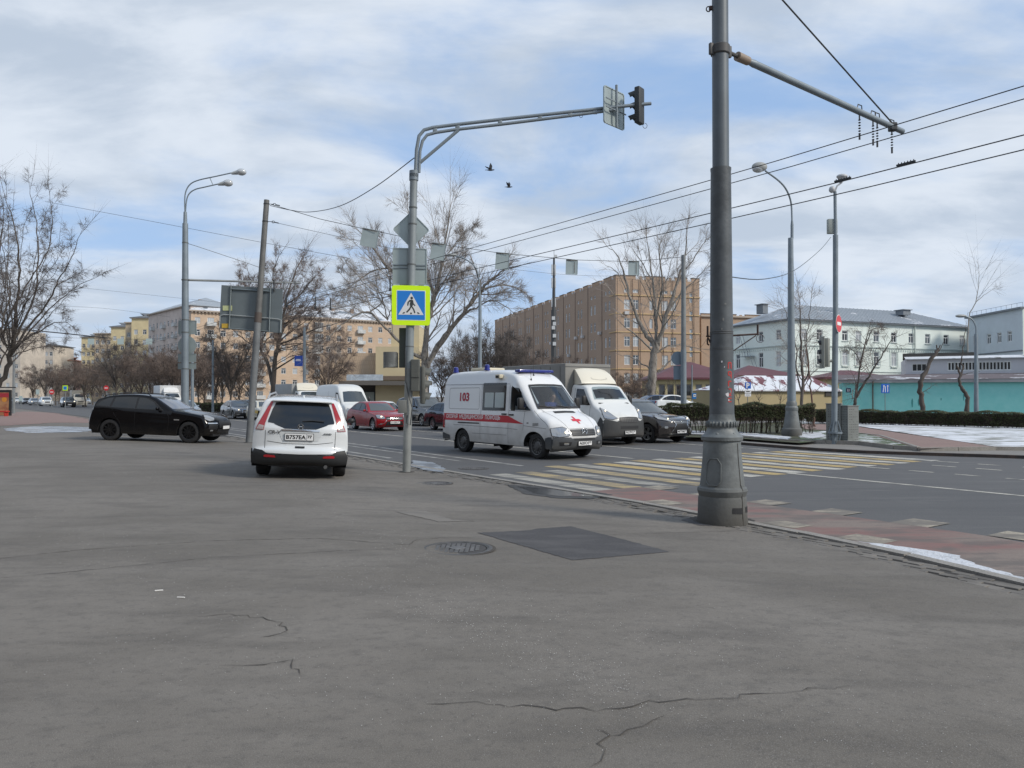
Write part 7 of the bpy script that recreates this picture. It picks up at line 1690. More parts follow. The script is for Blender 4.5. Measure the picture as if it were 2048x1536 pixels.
# further span hangers over the avenue, above the centre tree
for s in (29, 38):
 for tt in WT_:
  if s == 29 and tt < 12.5: continue
  c = st(s, tt + .008 * s, WZ + .012 * (s - 9)); mb = MB(); mb.cyl(c, c + V3(0, 0, .55), .035, n=6); mb.box(c, (.09, .09, .12))
  od = {11.42: 'leftmost', 11.92: 'second', 13.4: 'third', 14.2: 'rightmost'}[tt]
  lab = '%s black wire hanger of the two above the slim street lamp' % ('left' if tt < 14 else 'right') if s == 29 else '%s of the four black wire hangers left of the signal pole' % od
  tag(mb.build('wire_hanger', wirem, origin=c), lab, 'wire hanger', 'black wire hangers by the leaning tree' if s == 29 else 'black wire hangers left of the signal pole')
# --- traffic signal mast
b0 = G(813, 944); Ym = b0.y; t = thing('traffic_signal_mast', 'grey signal mast with a long bent arm, a pedestrian crossing sign and signal heads', 'signal mast', b0); TM = t
def q_(px, py, Y=None): return P(px, py, Y or Ym) - b0
axis = lambda py: q_(813 + (944 - py) / (944 - 340) * 15, py)
mb = MB(); mb.tube([V3(0, 0, -.03), axis(735)], .092, 20); mb.build('pole', mat('pale_pole_paint', (.25, .26, .25), .55, .1, var=.15, vscale=3, bump=.12), t, True)
mb = MB(); mb.tube([axis(737), axis(345)], [.095, .086], 20); mb.build('upper_pole', mat('grey_pole_paint', (.235, .265, .275), .5, .15, var=.1, vscale=2), t, True)
for y_ in (345, 351): 
 mb = MB(); c = axis(y_ - 3); mb.tube([c, axis(y_ + 10)], .105, 18); mb.build('collar', galv, t, True)
for y_ in (414, 447, 528, 692):
 mb = MB(); mb.tube([axis(y_), axis(y_ + 2.5)], .099, 16); mb.build('band', mat('band_grey', (.12, .13, .13), .6), t, True)
# double-tube arm
armp = [(829, 345, 0), (830, 300, 0), (835, 275, .0), (846, 263, .06), (870, 257, .12), (905, 253, .2)]
Ye = 18.0
def arm_pt(px, py): f = max(0, (px - 838) / (1300 - 838)); return q_(px, py, Ym + (Ye - Ym) * f)
up_ = [arm_pt(*p) for p in ((831, 345), (833, 300), (838, 272), (848, 260), (866, 255), (905, 250), (1000, 239), (1120, 226), (1240, 213))]
lo_ = [arm_pt(*p) for p in ((838, 345), (840, 302), (845, 282), (854, 270), (872, 265), (905, 260), (1000, 249), (1120, 234), (1235, 219))]
mb = MB(); mb.tube(up_ + [arm_pt(1302, 207)], .040, 12); mb.tube(lo_, .036, 12)
for px, yu in ((870, 259), (915, 252), (1000, 243), (1080, 234.5), (1140, 228), (1190, 222)): mb.box(arm_pt(px, yu + 2), (.10, .05, .10), bev=.01)
arm2 = mb.build('arm', galv, t, True)
mb = MB(); mb.tube([arm_pt(838, 327), arm_pt(917, 260)], .038, 8); mb.build('brace', galv, t, True)
mb = MB(); c = arm_pt(1162, 229); mb.tube([c + V3(.035 * math.sin(a), 0, -.04 + .035 * math.cos(a)) for a in [6.283 * i / 12 for i in range(13)]], .006, 5); mb.build('cable_ring', wirem, t)
# sign back and signal head at the arm end: both square to the avenue's traffic
def plate_sign(name, centre, w_, h, rz, m, parent, thick=.02, r_=.06, roll=0.0, rim=True):
 """flat sign board; local x along width"""
 mt = Matrix.Translation(centre) @ Matrix.Rotation(rz, 4, 'Z') @ Matrix.Rotation(roll, 4, 'Y'); poly = rrect(-w_ / 2, -h / 2, w_ / 2, h / 2, r_)
 mb = MB(); mb.prism(poly, (0, 0, 0), V3(1, 0, 0), V3(0, 0, 1), V3(0, 1, 0), thick)
 if rim:
  n_ = len(poly); inn = [(x * (1 - .05), z * (1 - .05)) for x, z in poly]
  for k_ in range(n_): a, b = poly[k_], poly[(k_ + 1) % n_]; c, d2 = inn[(k_ + 1) % n_], inn[k_]; mb.prism([a, b, c, d2], (0, -.014, 0), V3(1, 0, 0), V3(0, 0, 1), V3(0, 1, 0), .014)
 mb.v = [tuple(mt @ Vector(v_)) for v_ in mb.v]; return mb.build(name, m, parent)
angV = math.atan2(V.y, V.x)
sc_ = arm_pt(1231, 213); sg_ = plate_sign('sign_back', sc_ + V3(-.02, .1, 0), .80, .88, angV + R(12), signback, t)
mb = MB(); mt = Matrix.Translation(sc_) @ Matrix.Rotation(angV + R(12), 4, 'Z'); mb.box((0, -.03, 0), (.045, .045, 1.0))
for z in (.10, -.10): mb.box((0, -.02, z), (.78, .02, .025))
mb.v = [tuple(mt @ Vector(v_)) for v_ in mb.v]; mb.build('sign_rail', galv, sg_)
def signal_head(parent, c, rz, body, hood, lens=True, h=.95, w_=.30, dpt=.14, hd=.22):
 """three-lamp head, lamps facing local +y"""
 mt = Matrix.Translation(c) @ Matrix.Rotation(rz, 4, 'Z'); mb = MB(); mb.box((0, 0, 0), (w_, dpt, h), bev=.03)
 mb.v = [tuple(mt @ Vector(v_)) for v_ in mb.v]; o = mb.build('signal_head', body, parent, True, 30)
 for i, cc in enumerate(((.16, .01, .01), (.14, .09, .01), (.01, .10, .05))):
  z = h * .32 * (1 - i); k_ = 14; mb = MB(); vs = []
  for j in range(k_ + 1):
   a = R(-20) + R(220) * j / k_; x, zz = .115 * math.cos(a), .115 * math.sin(a); ext = hd * (.55 + .45 * max(0, math.sin(a)))
   vs += [V3(x, dpt / 2 - .01, z + zz), V3(x, dpt / 2 + ext, z + zz - .02)]
  mb.add(vs, [(2 * j, 2 * j + 1, 2 * j + 3, 2 * j + 2) for j in range(k_)]); mb.v = [tuple(mt @ Vector(v_)) for v_ in mb.v]; mb.build('hood', hood, o, True)
  mb = MB(); mb.cyl((0, dpt / 2 - .01, z), (0, dpt / 2 + .012, z), .10, n=18); mb.v = [tuple(mt @ Vector(v_)) for v_ in mb.v]; mb.build('lens', mat('lens_%s' % 'ryg'[i], cc, .2), o)
 return o
hdk = mat('signal_dark', (.035, .04, .042), .6)
signal_head(t, arm_pt(1279, 211) + V3(0, .02, 0), math.atan2(U.y, U.x) - R(90) - R(-18), hdk, hdk, h=.86, w_=.27)
mb = MB(); c = arm_pt(1290, 250); mb.tube([c + V3(.05 * math.sin(a) , 0, -.02 + .06 * math.cos(a)) for a in [6.283 * i / 14 for i in range(12)]], .006, 5); mb.build('loose_cable', wirem, t)
# signs on the pole
plate_sign('diamond_sign_back', q_(821, 457) + V3(0, .13, 0), .60, .60, R(8), signback, t, roll=R(45), r_=.05)
sb = plate_sign('sign_back', q_(818, 531) + V3(0, .13, 0), .78, .84, R(8), signback, t, r_=.02)
mb = MB()
for dz in (.03, -.045): c = q_(818, 531) + V3(0, .115, dz); mb.box(c, (.74, .02, .022), rz=R(8))
mb.build('sign_rail', galv, sb)
# crossing sign: lime border, blue field, white triangle, walking figure
rzs = R(10); cs = q_(823.5, 612) + V3(0, -.125, 0); W2, H2 = .86, .90
mt = Matrix.Translation(cs) @ Matrix.Rotation(rzs, 4, 'Z')
def flat(poly, y, m, name, parent, th=.004):
 mb = MB(); mb.prism(poly, (0, y, 0), V3(1, 0, 0), V3(0, 0, 1), V3(0, -1, 0), th); mb.v = [tuple(mt @ Vector(v_)) for v_ in mb.v]; return mb.build(name, m, parent)
lime = mat('lime_fluorescent', (.62, .93, .0), .5)
cso = flat(rrect(-W2 / 2, -H2 / 2, W2 / 2, H2 / 2, .06), .02, lime, 'crossing_sign', t, .02)
flat(rrect(-.325, -.34, .325, .34, .015), -.0005, whitep, 'white_edge', cso, .002)
flat(rrect(-.312, -.327, .312, .327, .01), -.003, mat('sign_blue', (.012, .19, .60), .4), 'blue_field', cso, .002)
flat([(-.285, -.215), (.285, -.215), (.0, .285)], -.0055, mat('sign_white', (.66, .67, .68), .4), 'white_triangle', cso, .002)
fig = [[(.015 + .030 * math.cos(a), .165 + .032 * math.sin(a)) for a in [6.283 * i / 12 for i in range(12)]],
       [(-.03, .125), (.035, .125), (.05, .10), (.045, .02), (.03, -.03), (-.02, -.03), (-.03, .03), (-.015, .09), (-.05, .06), (-.06, -.01), (-.085, -.01), (-.08, .07)],
       [(.05, .09), (.06, .04), (.10, -.0), (.085, -.018), (.04, .02)], [(-.02, -.03), (.012, -.03), (-.02, -.10), (-.085, -.17), (-.115, -.155), (-.05, -.08)],
       [(.0, -.03), (.035, -.03), (.075, -.09), (.10, -.17), (.070, -.178), (.045, -.10)],
       [(-.20, -.19), (-.15, -.19), (-.13, -.155), (-.165, -.155)], [(-.02, -.20), (.02, -.20), (.02, -.165), (-.02, -.165)], [(.15, -.19), (.20, -.19), (.165, -.155), (.13, -.155)]]
for i, pl in enumerate(fig): flat(pl, -.008, mat('sign_black', (.03, .035, .035), .5), 'walking_figure' if i < 5 else 'stripe_mark', cso, .002)
# dark signal back, curved shield and pedestrian heads
m_drab = mat('drab_grey_metal', (.105, .11, .10), .6, .1, var=.15, vscale=4)
mb = MB(); a_, b_ = q_(797, 655), q_(818, 735); mb.box(((a_.x + b_.x) / 2, .14, (a_.z + b_.z) / 2), (b_.x - a_.x, .10, a_.z - b_.z), bev=.01); mb.build('long_box', mat('drab_green', (.06, .07, .06), .6), t)
mb = MB(); c = q_(780, 720); k_ = 10; vs = []
for j in range(k_ + 1): a = R(200) + R(140) * j / k_; vs += [V3(c.x + .17 * math.cos(a), .0 + .12 * math.sin(a) + .08, c.z + .185), V3(c.x + .17 * math.cos(a), .0 + .12 * math.sin(a) + .08, c.z - .165 + .02 * math.cos(a))]
mb.add(vs, [(2 * j, 2 * j + 1, 2 * j + 3, 2 * j + 2) for j in range(k_)]); mb.box((c.x, .10, c.z), (.33, .06, .34)); mb.build('curved_shield', mat('shield_grey', (.15, .155, .15), .45, .3, col2=(.28, .29, .28), vscale=6, lo=.5, hi=.7), t, True)
mb = MB(); c = q_(832, 751); mb.box((c.x, -.10, c.z), (.19, .16, .72), bev=.015); hb = mb.build('signal_back', m_drab, t)
mb = MB(); mb.box((c.x, -.184, c.z - .05), (.19, .01, .012)); mb.build('panel_gap', blackp, hb)
signal_head(t, q_(843, 770) + V3(.02, .06, 0), R(-75), m_drab, m_drab, h=.86, w_=.24, dpt=.10, hd=.16)
mb = MB(); c = q_(806, 813); mb.box((c.x, -.08, c.z), (.19, .15, .30), bev=.012); mb.build('junction_box', mat('light_drab', (.17, .175, .165), .6), t, True)
mb = MB(); c0 = q_(826, 790); mb.tube([q_(812, 700) + V3(0, -.1, 0), q_(812, 760) + V3(0, -.11, 0), q_(820, 795) + V3(0, -.12, 0), q_(826, 815) + V3(0, -.14, 0), q_(822, 850) + V3(0, -.13, 0), q_(814, 846) + V3(0, -.11, 0), q_(816, 830) + V3(0, -.11, 0)], .012, 6); mb.build('hanging_cable', wirem, t, True)
# --- leaning pole with the large sign back
bl_ = G(498, 885); Yl = bl_.y; t = thing('leaning_pole', 'grey steel pole leaning to the right with the bare back of a large road sign', 'pole', bl_)
lp = lambda px, py, Y=None: P(px, py, Y or Yl) - bl_
ax2 = lambda py: lp(498 + (885 - py) / (885 - 400) * 35.5, py)
mb = MB(); mb.tube([V3(0, 0, -.05), ax2(628)], .125, 20); mb.build('pole', mat('blotched_pole', (.17, .18, .185), .6, .1, var=.2, vscale=2, bump=.15), t, True)
mb = MB(); mb.tube([ax2(640), ax2(400)], [.112, .098], 20); mb.build('upper_pole', mat('brownish_pole', (.15, .15, .145), .6, .1, var=.2, vscale=2), t, True)
mb = MB(); mb.tube([ax2(645), ax2(625)], .132, 18); mb.build('collar', mat('rust_collar', (.10, .08, .07), .7), t, True)
for y_ in (408, 443):
 mb = MB(); c = ax2(y_); mb.tube([c + V3(0, 0, -.02), c + V3(0, 0, .02)], .11, 16); mb.tube([c + V3(.1, 0, 0), c + V3(.28, 0, -.01)], .012, 6); mb.tube([c + V3(.30 + .05 * math.cos(a), 0, -.015 + .04 * math.sin(a)) for a in [6.283 * i / 12 for i in range(13)]], .012, 5); mb.tube([c + V3(.36, 0, -.03), c + V3(.5, 0, -.06)], .02, 6); mb.build('wire_fixing', wirem, t)
mb = MB(); tl, tr, br, blc = [lp(*p, Yl + .18) for p in ((443, 570), (565, 578), (563, 666), (438, 657))]; th_ = V3(0, .05, 0)
mb.add([tl, tr, br, blc, tl + th_, tr + th_, br + th_, blc + th_], [(3, 2, 1, 0), (4, 5, 6, 7), (0, 1, 5, 4), (1, 2, 6, 5), (2, 3, 7, 6), (3, 0, 4, 7)]); big = mb.build('sign_back', signdark, t)
sf = lambda px, py: lp(px, py, Yl + .14)
mb = MB()
for pts in ([(462, 571), (458, 658)], [(541, 577), (538, 664)], [(462, 578), (541, 583)], [(459, 657), (538, 663)]): mb.tube([sf(*p) for p in pts], .028, 4)
mb.build('sign_frame', signdark, big)
mb = MB()
for pts in ([(439, 655), (440, 632), (447, 629), (500, 633), (556, 638), (562, 640), (561, 664)], ): mb.tube([sf(*p) for p in pts], .018, 6)
mb.build('white_tube_frame', mat('pale_tube', (.38, .41, .41), .5), big)
for (x0, y0, x1, y1, c, nm) in ((445, 611, 464, 621, (.52, .56, .30), 'pale_sticker'), (443, 647, 458, 656, (.55, .36, .05), 'yellow_sticker')):
 mb = MB(); pts = [sf(a, b) + V3(0, .02, 0) for a, b in ((x0, y0), (x1, y0), (x1, y1), (x0, y1))]; mb.add(pts, [(3, 2, 1, 0)]); mb.build(nm, mat(nm, c, .6, var=.15, vscale=6), big)
mb = MB(); mb.tube([sf(548, 583), sf(548, 560)], .03, 6); mb.build('cable_stub', wirem, big)
# --- double-arm lamp post
Yd = 33.0; bd_ = XY(370.5, Yd); bd_.z = -.10; t = thing('double_lamp_post', 'tall grey lamp post with two curved arms reaching right and sign backs', 'street lamp', bd_)
dp = lambda px, py, Y=None: P(px, py, Y or Yd) - bd_
mb = MB(); mb.tube([V3(0, 0, 0), dp(370.5, 600), dp(370.5, 447)], [.16, .14, .115], 18); mb.build('shaft', galv, t, True)
mb = MB(); mb.tube([dp(370.5, 450), dp(370.5, 424)], [.085, .07], 14); mb.build('neck', galv, t, True)
for pts, hx, hy in (([(370, 426), (369.5, 400), (372, 382), (381, 368), (398, 360), (430, 353), (462, 346)], 477, 344), ([(371, 426), (373, 402), (378, 388), (390, 379), (410, 374), (436, 368)], 450, 366)):
 mb = MB(); c = catmull([tuple(dp(*p)) for p in pts], 4); mb.tube(c, .028, 8); ar = mb.build('lamp_arm', galv, t, True)
 mb = MB(); a_ = dp(hx - 14, hy + 3); b_ = dp(hx + 2, hy); mb.tube([a_, a_.lerp(b_, .5), b_], [.05, .085, .11], 10); mb.build('lamp_housing', mat('lamp_housing_grey', (.42, .44, .44), .5), ar, True)
 mb = MB(); mb.sphere(dp(hx + 6, hy), .16, 1.35, 1, .95, 14, 8); mb.build('lamp_glass', mat('lamp_bowl', (.55, .57, .58), .15, .3), ar, True)
mb = MB(); mb.tube([dp(420, 356), dp(426, 370)], .018, 6); mb.build('arm_tie', galv, t)
a0, a1 = dp(378, 560), dp(602, 566, Yd + 3.0)
mb = MB(); mb.tube([dp(371, 560), a0], .035, 8); mb.tube([a0, a1], [.05, .035], 10); mb.tube([dp(372, 486), dp(392, 492), dp(500, 528, Yd + 1.5), dp(598, 564, Yd + 3)], .012, 5)
for px in (543, 568, 590): c = dp(px, 565, Yd + 2.2); mb.cyl(c, c + V3(0, 0, -.35), .035, n=6); mb.box(c + V3(0, 0, -.0), (.1, .1, .1))
mb.build('trolley_bracket', galv2, t, True)
for px, y0, y1, rnd_, w_ in ((371, 640, 668, 0, .78), (371, 683, 698, 1, .0), (370, 707, 724, 0, .78), (370, 726, 738, 0, .78)):
 if rnd_: mb = MB(); c = dp(370, 690); mb.cyl(c + V3(0, .20, 0), c + V3(0, .22, 0), .40, n=30); mb.build('round_sign_back', signback, t)
 else: c = dp(px, (y0 + y1) / 2); plate_sign('sign_back', c + V3(0, .20, 0), w_, (y1 - y0) / F * Yd, 0, signback, t, r_=.02)
for y_ in (486, 560, 640, 665, 738): mb = MB(); c = dp(370.5, y_); mb.cyl(c + V3(0, 0, -.02), c + V3(0, 0, .03), .155 if y_ > 500 else .13, n=16); mb.build('band', MATS['band_grey'], t, True)
# --- single lamp post on the island
Ys = 31.0; bs = G(1584, 872, Z1); bs = V3(XY(1583, Ys).x, Ys, FARZ); t = thing('lamp_post', 'grey lamp post with one curved arm and a fluted foot on the island', 'street lamp', bs)
sp2 = lambda px, py, Y=None: P(px, py, Y or Ys) - bs
zpx = lambda py: sp2(1583, py).z; k_ = Ys / F
mb = MB(); mb.lathe([(19.5 * k_, 0), (19.5 * k_, zpx(858)), (16.5 * k_, zpx(855)), (15.5 * k_, zpx(850)), (11.5 * k_, zpx(822)), (12.5 * k_, zpx(820)), (12.5 * k_, zpx(815)), (10.5 * k_, zpx(812)), (10.5 * k_, zpx(806)), (8.7 * k_, zpx(802))], n=28); mb.build('cast_foot', m_cast, t, True, 30)
mb = MB(); mb.lathe([(8.4 * k_, zpx(803)), (5.2 * k_, zpx(500)), (5.0 * k_, zpx(476))], n=20); mb.build('shaft', galv, t, True)
mb = MB(); c = catmull([tuple(sp2(*p)) for p in ((1584, 477, Ys), (1584, 440, Ys), (1582, 405, Ys), (1573, 380, Ys - .4), (1558, 362, Ys - .9), (1531, 342, Ys - 1.6))], 4); mb.tube(c, [.06] * 4 + [.035] * (len(c) - 4), 10); mb.build('lamp_arm', galv, t, True)
mb = MB(); c = sp2(1519, 334, Ys - 1.8); mb.sphere(c, .26, 1.15, .7, .72, 16, 8); lh = mb.build('lamp_head', mat('lamp_shell', (.33, .34, .33), .5), t, True)
mb = MB(); mb.sphere(c + V3(-.05, 0, -.07), .21, 1.1, .8, .7, 14, 8); mb.build('lamp_glass', MATS['lamp_bowl'], lh, True)
# --- slim pole with no-entry sign, signal head and camera
bn = G(1668, 888, FARZ); Yn = bn.y; t = thing('signal_pole', 'slim grey pole with a round no-entry sign, a signal head and a camera on top', 'pole', bn)
np_ = lambda px, py, Y=None: P(px, py, Y or Yn) - bn
mb = MB(); mb.tube([V3(0, 0, 0), np_(1671, 640)], .10, 16); mb.tube([np_(1671, 640), np_(1671, 470)], .088, 16); mb.tube([np_(1671, 470), np_(1670, 383)], .055, 12); mb.build('pole', galv, t, True, 50)
mb = MB()
for a in range(8): an = R(a * 45); r0_ = .10; pA_ = V3(math.cos(an), math.sin(an), 0); mb.tube([pA_ * .10 + np_(1670, 842), pA_ * .22 + np_(1670, 865), pA_ * .12 + np_(1670, 885)], .018, 4)
mb.cyl(np_(1670, 867), np_(1670, 864), .24, n=20); mb.build('flange', galv, t)
mb = MB(); cN = np_(1675, 648) + V3(0, -.12, 0); rN = R(50); mt = Matrix.Translation(cN) @ Matrix.Rotation(rN, 4, 'Z')
def disc2(r_, y, m, name, parent, z0=0): 
 mb = MB(); mb.cyl((0, y, z0), (0, y - .006, z0), r_, n=36); mb.v = [tuple(mt @ Vector(v_)) for v_ in mb.v]; return mb.build(name, m, parent)
ne = disc2(.315, .01, whitep, 'no_entry_sign', t); disc2(.295, .002, mat('sign_red', (.62, .03, .035), .4), 'red_disc', ne)
mb = MB(); mb.box((0, -.006, 0), (.40, .004, .115)); mb.v = [tuple(mt @ Vector(v_)) for v_ in mb.v]; mb.build('white_bar', whitep, ne)
signal_head(t, np_(1651, 705) + V3(0, -.02, 0), R(58), mat('signal_beige_grey', (.27, .28, .25), .6), blackp, h=1.0, w_=.28, dpt=.24, hd=.15)
mb = MB(); mb.box(np_(1644, 705), (.03, .42, 1.12), bev=.01); mb.tube([np_(1656, 722), np_(1670, 722)], .05, 8); mb.build('head_bracket', MATS['signal_beige_grey'], t)
mb = MB(); mb.box(np_(1666, 452) + V3(0, .08, 0), (.34, .16, .52), bev=.03); mb.build('control_box', mat('box_grey_green', (.30, .33, .31), .5), t, True)
mb = MB(); mb.tube([np_(1670, 383), np_(1674, 372), np_(1682, 366)], .03, 8); mb.sphere(np_(1664, 379), .11, 1.0, 1, 1.1, 12, 8); mb.lathe([(.05, 0), (.11, .17), (.13, .2)], np_(1682, 366), 12); mb.sphere(np_(1684, 353), .16, 1.2, 1, .55, 14, 8); mb.build('camera', mat('camera_white', (.45, .46, .47), .4), t, True, 40)
mb = MB(); c = [tuple(P(*p)) for p in ((1662, 474, Yn), (1640, 500, Yn - 2), (1590, 540, Yn - 8), (1530, 558, Yn - 13), (1455, 553, 10.6))]; mb.tube(catmull(c, 5), .008, 5)
tag(mb.build('slack_cable', wirem, origin=c[0]), 'thin slack cable running from the slim pole to the big trolley pole', 'cable')
# --- two grey cabinets behind it
m_cab = mat('cabinet_grey', (.19, .20, .19), .6, var=.12, vscale=3)
for (px0, px1, y0, y1, Y, rz, l) in ((1654, 1682, 808, 884, 28.0, R(-30), 'dark grey perforated cabinet directly behind the slim signal pole'), (1683, 1712, 812, 885, 27.7, R(20), 'lighter grey perforated cabinet to the right of the slim signal pole')):
 c = XY((px0 + px1) / 2, Y); h = (y1 - y0) / F * Y; tt = thing('equipment_cabinet', l, 'cabinet', (c.x, c.y, FARZ), rz, 'grey cabinets on the corner'); w_ = .50
 mb = MB(); mb.box((0, 0, h / 2), (w_, .42, h), bev=.012); bb = mb.build('housing', m_cab, tt); mb = MB(); mb.box((0, 0, h + .012), (w_ + .04, .46, .03)); mb.build('lid', m_cab, tt)
 mb = MB(); rn = random.Random(int(px0))
 for i in range(13):
  for j in range(5):
   if rn.random() < .75: mb.box((-.16 + j * .08, -.212, .12 + i * .09), (.035, .004, .016)); 
   if rn.random() < .75: mb.box((-w_ / 2 - .002, -.14 + j * .07, .12 + i * .09), (.004, .03, .016))
 mb.build('ventilation_slots', mat('slot_dark', (.03, .03, .03), .8), bb)
# --- span wire with hanging sign backs between the leaning pole and the far pole
bf = XY(1367, 35.7); bf.z = FARZ; t = thing('span_pole', 'slim grey pole on the far side with sign backs, holding the span wire', 'pole', bf)
fp = lambda px, py, Y=None: P(px, py, Y or 35.7) - bf
mb = MB(); mb.tube([V3(0, 0, 0), fp(1367, 700)], .135, 16); mb.build('pole', galv, t, True); mb = MB(); mb.tube([fp(1367, 702), fp(1367, 510)], [.115, .10], 16); mb.build('upper_pole', galv2, t, True)
mb = MB(); c = fp(1358, 716); mb.cyl(c + V3(0, .18, 0), c + V3(0, .20, 0), .32, n=26); mb.build('round_sign_back', mat('blue_grey_back', (.20, .26, .32), .5), t)
plate_sign('sign_back', fp(1358, 745) + V3(0, .2, 0), .42, .64, 0, MATS['blue_grey_back'], t, r_=.02)
A_ = P(540, 408, Yl); B_ = P(1363, 516, 35.7)
spanpx = [(540, 408, Yl), (640, 438, Yl + 1), (725, 457, Yl + 1.8), (757, 463, Yl + 2.1), (862, 487, Yl + 3.2), (890, 490, Yl + 3.4), (992, 505, Yl + 4.4), (1018, 508, Yl + 4.7), (1132, 518, Yl + 5.8), (1156, 520, Yl + 6), (1256, 523, Yl + 7), (1280, 522, Yl + 7.2), (1363, 514, 35.7)]
pts = [P(*p) for p in spanpx]; mb = MB(); mb.tube(pts, .012, 5); tag(mb.build('span_wire', wirem, origin=pts[0]), 'dark span wire carrying the five hanging sign backs', 'overhead wire')
signs = ((739, 476, 1.8, 11, 33, 36, 'leftmost'), (876, 503, 3.3, 8, 28, 34, 'second from the left'), (1004.5, 522, 4.5, 4, 27, 34, 'middle'), (1143.5, 534, 5.9, 2, 24, 30, 'fourth from the left'), (1267.5, 536, 7.1, 1, 22, 29, 'rightmost'))
for px, py, dY, rl, w_, h, l in signs:
 Y = Yl + dY; c = P(px, py, Y); k_ = Y / F; tt = thing('hanging_sign', 'grey sign back hung on the span wire, %s of the five' % l, 'sign', c, 0, 'sign backs hung on the span wire')
 plate_sign('board', V3(0, 0, 0), w_ * k_, h * k_, R(5), signback, tt, roll=R(rl), r_=.02)
 mb = MB(); mb.box((0, -.03, h * k_ * .44), (w_ * k_ * .9, .02, .02), ry=R(rl))
 if px > 1100: mb.box((w_ * k_ * .22, -.022, -.03), (.02, .006, h * k_ * .7))
 mb.build('hanging_rail', rust, tt)
# slack and other thin wires
def wire(label, pts, r_=.010, name='cable'):
 c = catmull([tuple(P(*p)) for p in pts], 6); mb = MB(); mb.tube(c, r_, 5); tag(mb.build(name, wirem, origin=c[0]), label, 'cable')
wire('slack cable swinging from the leaning pole up to the signal mast', [(540, 411, Yl), (580, 420, Yl - 1), (620, 424, Yl - 2), (680, 412, Yl - 5), (750, 374, Yl - 8), (828, 316, Ym)], .012)
wire('thin wire dropping right from the second fixing of the leaning pole', [(541, 443, Yl), (700, 478, Yl + 6), (900, 520, Yl + 14), (1143, 550, 50), (1370, 552, 60)], .008)
wire('long thin wire crossing the sky from the left tree behind the lamp post', [(90, 403, 60), (300, 442, 55), (520, 484, 52), (700, 517, 50)], .012)
wire('dark bracket cable passing through the left tree crown', [(0, 655, 50), (110, 665, 50), (215, 676, 50)], .035)
wire('thin wire in the far left sky above the yellow blocks', [(110, 570, 90), (300, 590, 90), (470, 608, 90)], .012)
wire('faint wire left of the double lamp post', [(60, 612, 90), (200, 616, 90), (340, 634, 90)], .012)
wire('wire running from the brick building tree to the big pole', [(1370, 560, 40), (1395, 690, 45), (1424, 660, 30)], .006)
# --- street lamp by the leaning tree, middle ground
for (px, yb, yt, Y, arm_, l, c_) in ((960, 760, 590, 55, [(960, 592), (958, 560), (951, 535), (930, 518), (905, 510)], 'slim street lamp in front of the big leaning tree', 'street_lamp'),
        (1952, 840, 668, 55, [(1952, 670), (1951, 652), (1942, 637), (1925, 632)], 'street lamp with a short curved arm in front of the turquoise wall', 'street_lamp')):
 b = XY(px, Y); b.z = -.1; tt = thing(c_, l, 'street lamp', b, 0, None); f_ = lambda p, Y=Y, b=b: P(p[0], p[1], Y) - b
 mb = MB(); mb.tube([V3(0, 0, 0), f_((px, yt))], [.16, .11], 12); mb.build('shaft', galv, tt, True)
 mb = MB(); c = catmull([tuple(f_(p)) for p in arm_], 4); mb.tube(c, .05, 8); mb.build('lamp_arm', galv, tt, True)
 mb = MB(); mb.sphere(f_((arm_[-1][0] - 3, arm_[-1][1])), .30, 1.4, .6, .4, 12, 6); mb.build('lamp_head', MATS['lamp_shell'], tt, True)
for (px, yt, Y, l) in ((609, 655, 62, 'slim grey pole with a small blue sign above the box truck'), (426, 680, 80, 'thin grey pole left of the leaning pole'), (385, 680, 60, 'thin grey pole just right of the double lamp post'), (28, 700, 70, 'dark grey pole beside the advertising panel'), (1384, 730, 66, 'thin post carrying the bus stop sign')):
 b = XY(px, Y); b.z = -.1; tt = thing('post', l, 'post', b); mb = MB(); top_ = P(px, yt, Y) - b; mb.tube([V3(0, 0, 0), top_], [.13 if px < 1000 else .06, .10 if px < 1000 else .05], 10); mb.build('shaft', galv if px > 30 else galv2, tt, True)
 if px == 609:
  mb = MB(); c = P(598, 722, Y) - b; mb.box((c.x, -.1, c.z), (.66, .06, .85), bev=.01); s1 = mb.build('blue_sign', mat('sign_navy', (.02, .06, .30), .4), tt)
  mb = MB()
  for z, w_ in ((.12, .36), (.02, .42)): mb.box((c.x - .02, -.135, c.z + z), (w_, .006, .04))
  mb.build('sign_lettering', whitep, s1); mb = MB(); mb.box((c.x + .40, -.05, c.z + .1), (.16, .04, .05)); mb.build('sign_bracket', galv2, s1)
 if px == 1384:
  mb = MB(); c = P(1388, 792, Y) - b; mb.box((c.x, -.1, c.z), (.34, .03, .50), bev=.01); s1 = mb.build('bus_stop_sign', mat('sign_blue2', (.02, .17, .45), .4), tt)
  mb = MB(); mb.box((c.x + .03, -.118, c.z + .04), (.22, .004, .22)); w_ = mb.build('white_panel', whitep, s1); mb = MB(); mb.box((c.x + .03, -.123, c.z + .03), (.15, .004, .06)); mb.build('bus_symbol', blackp, w_)
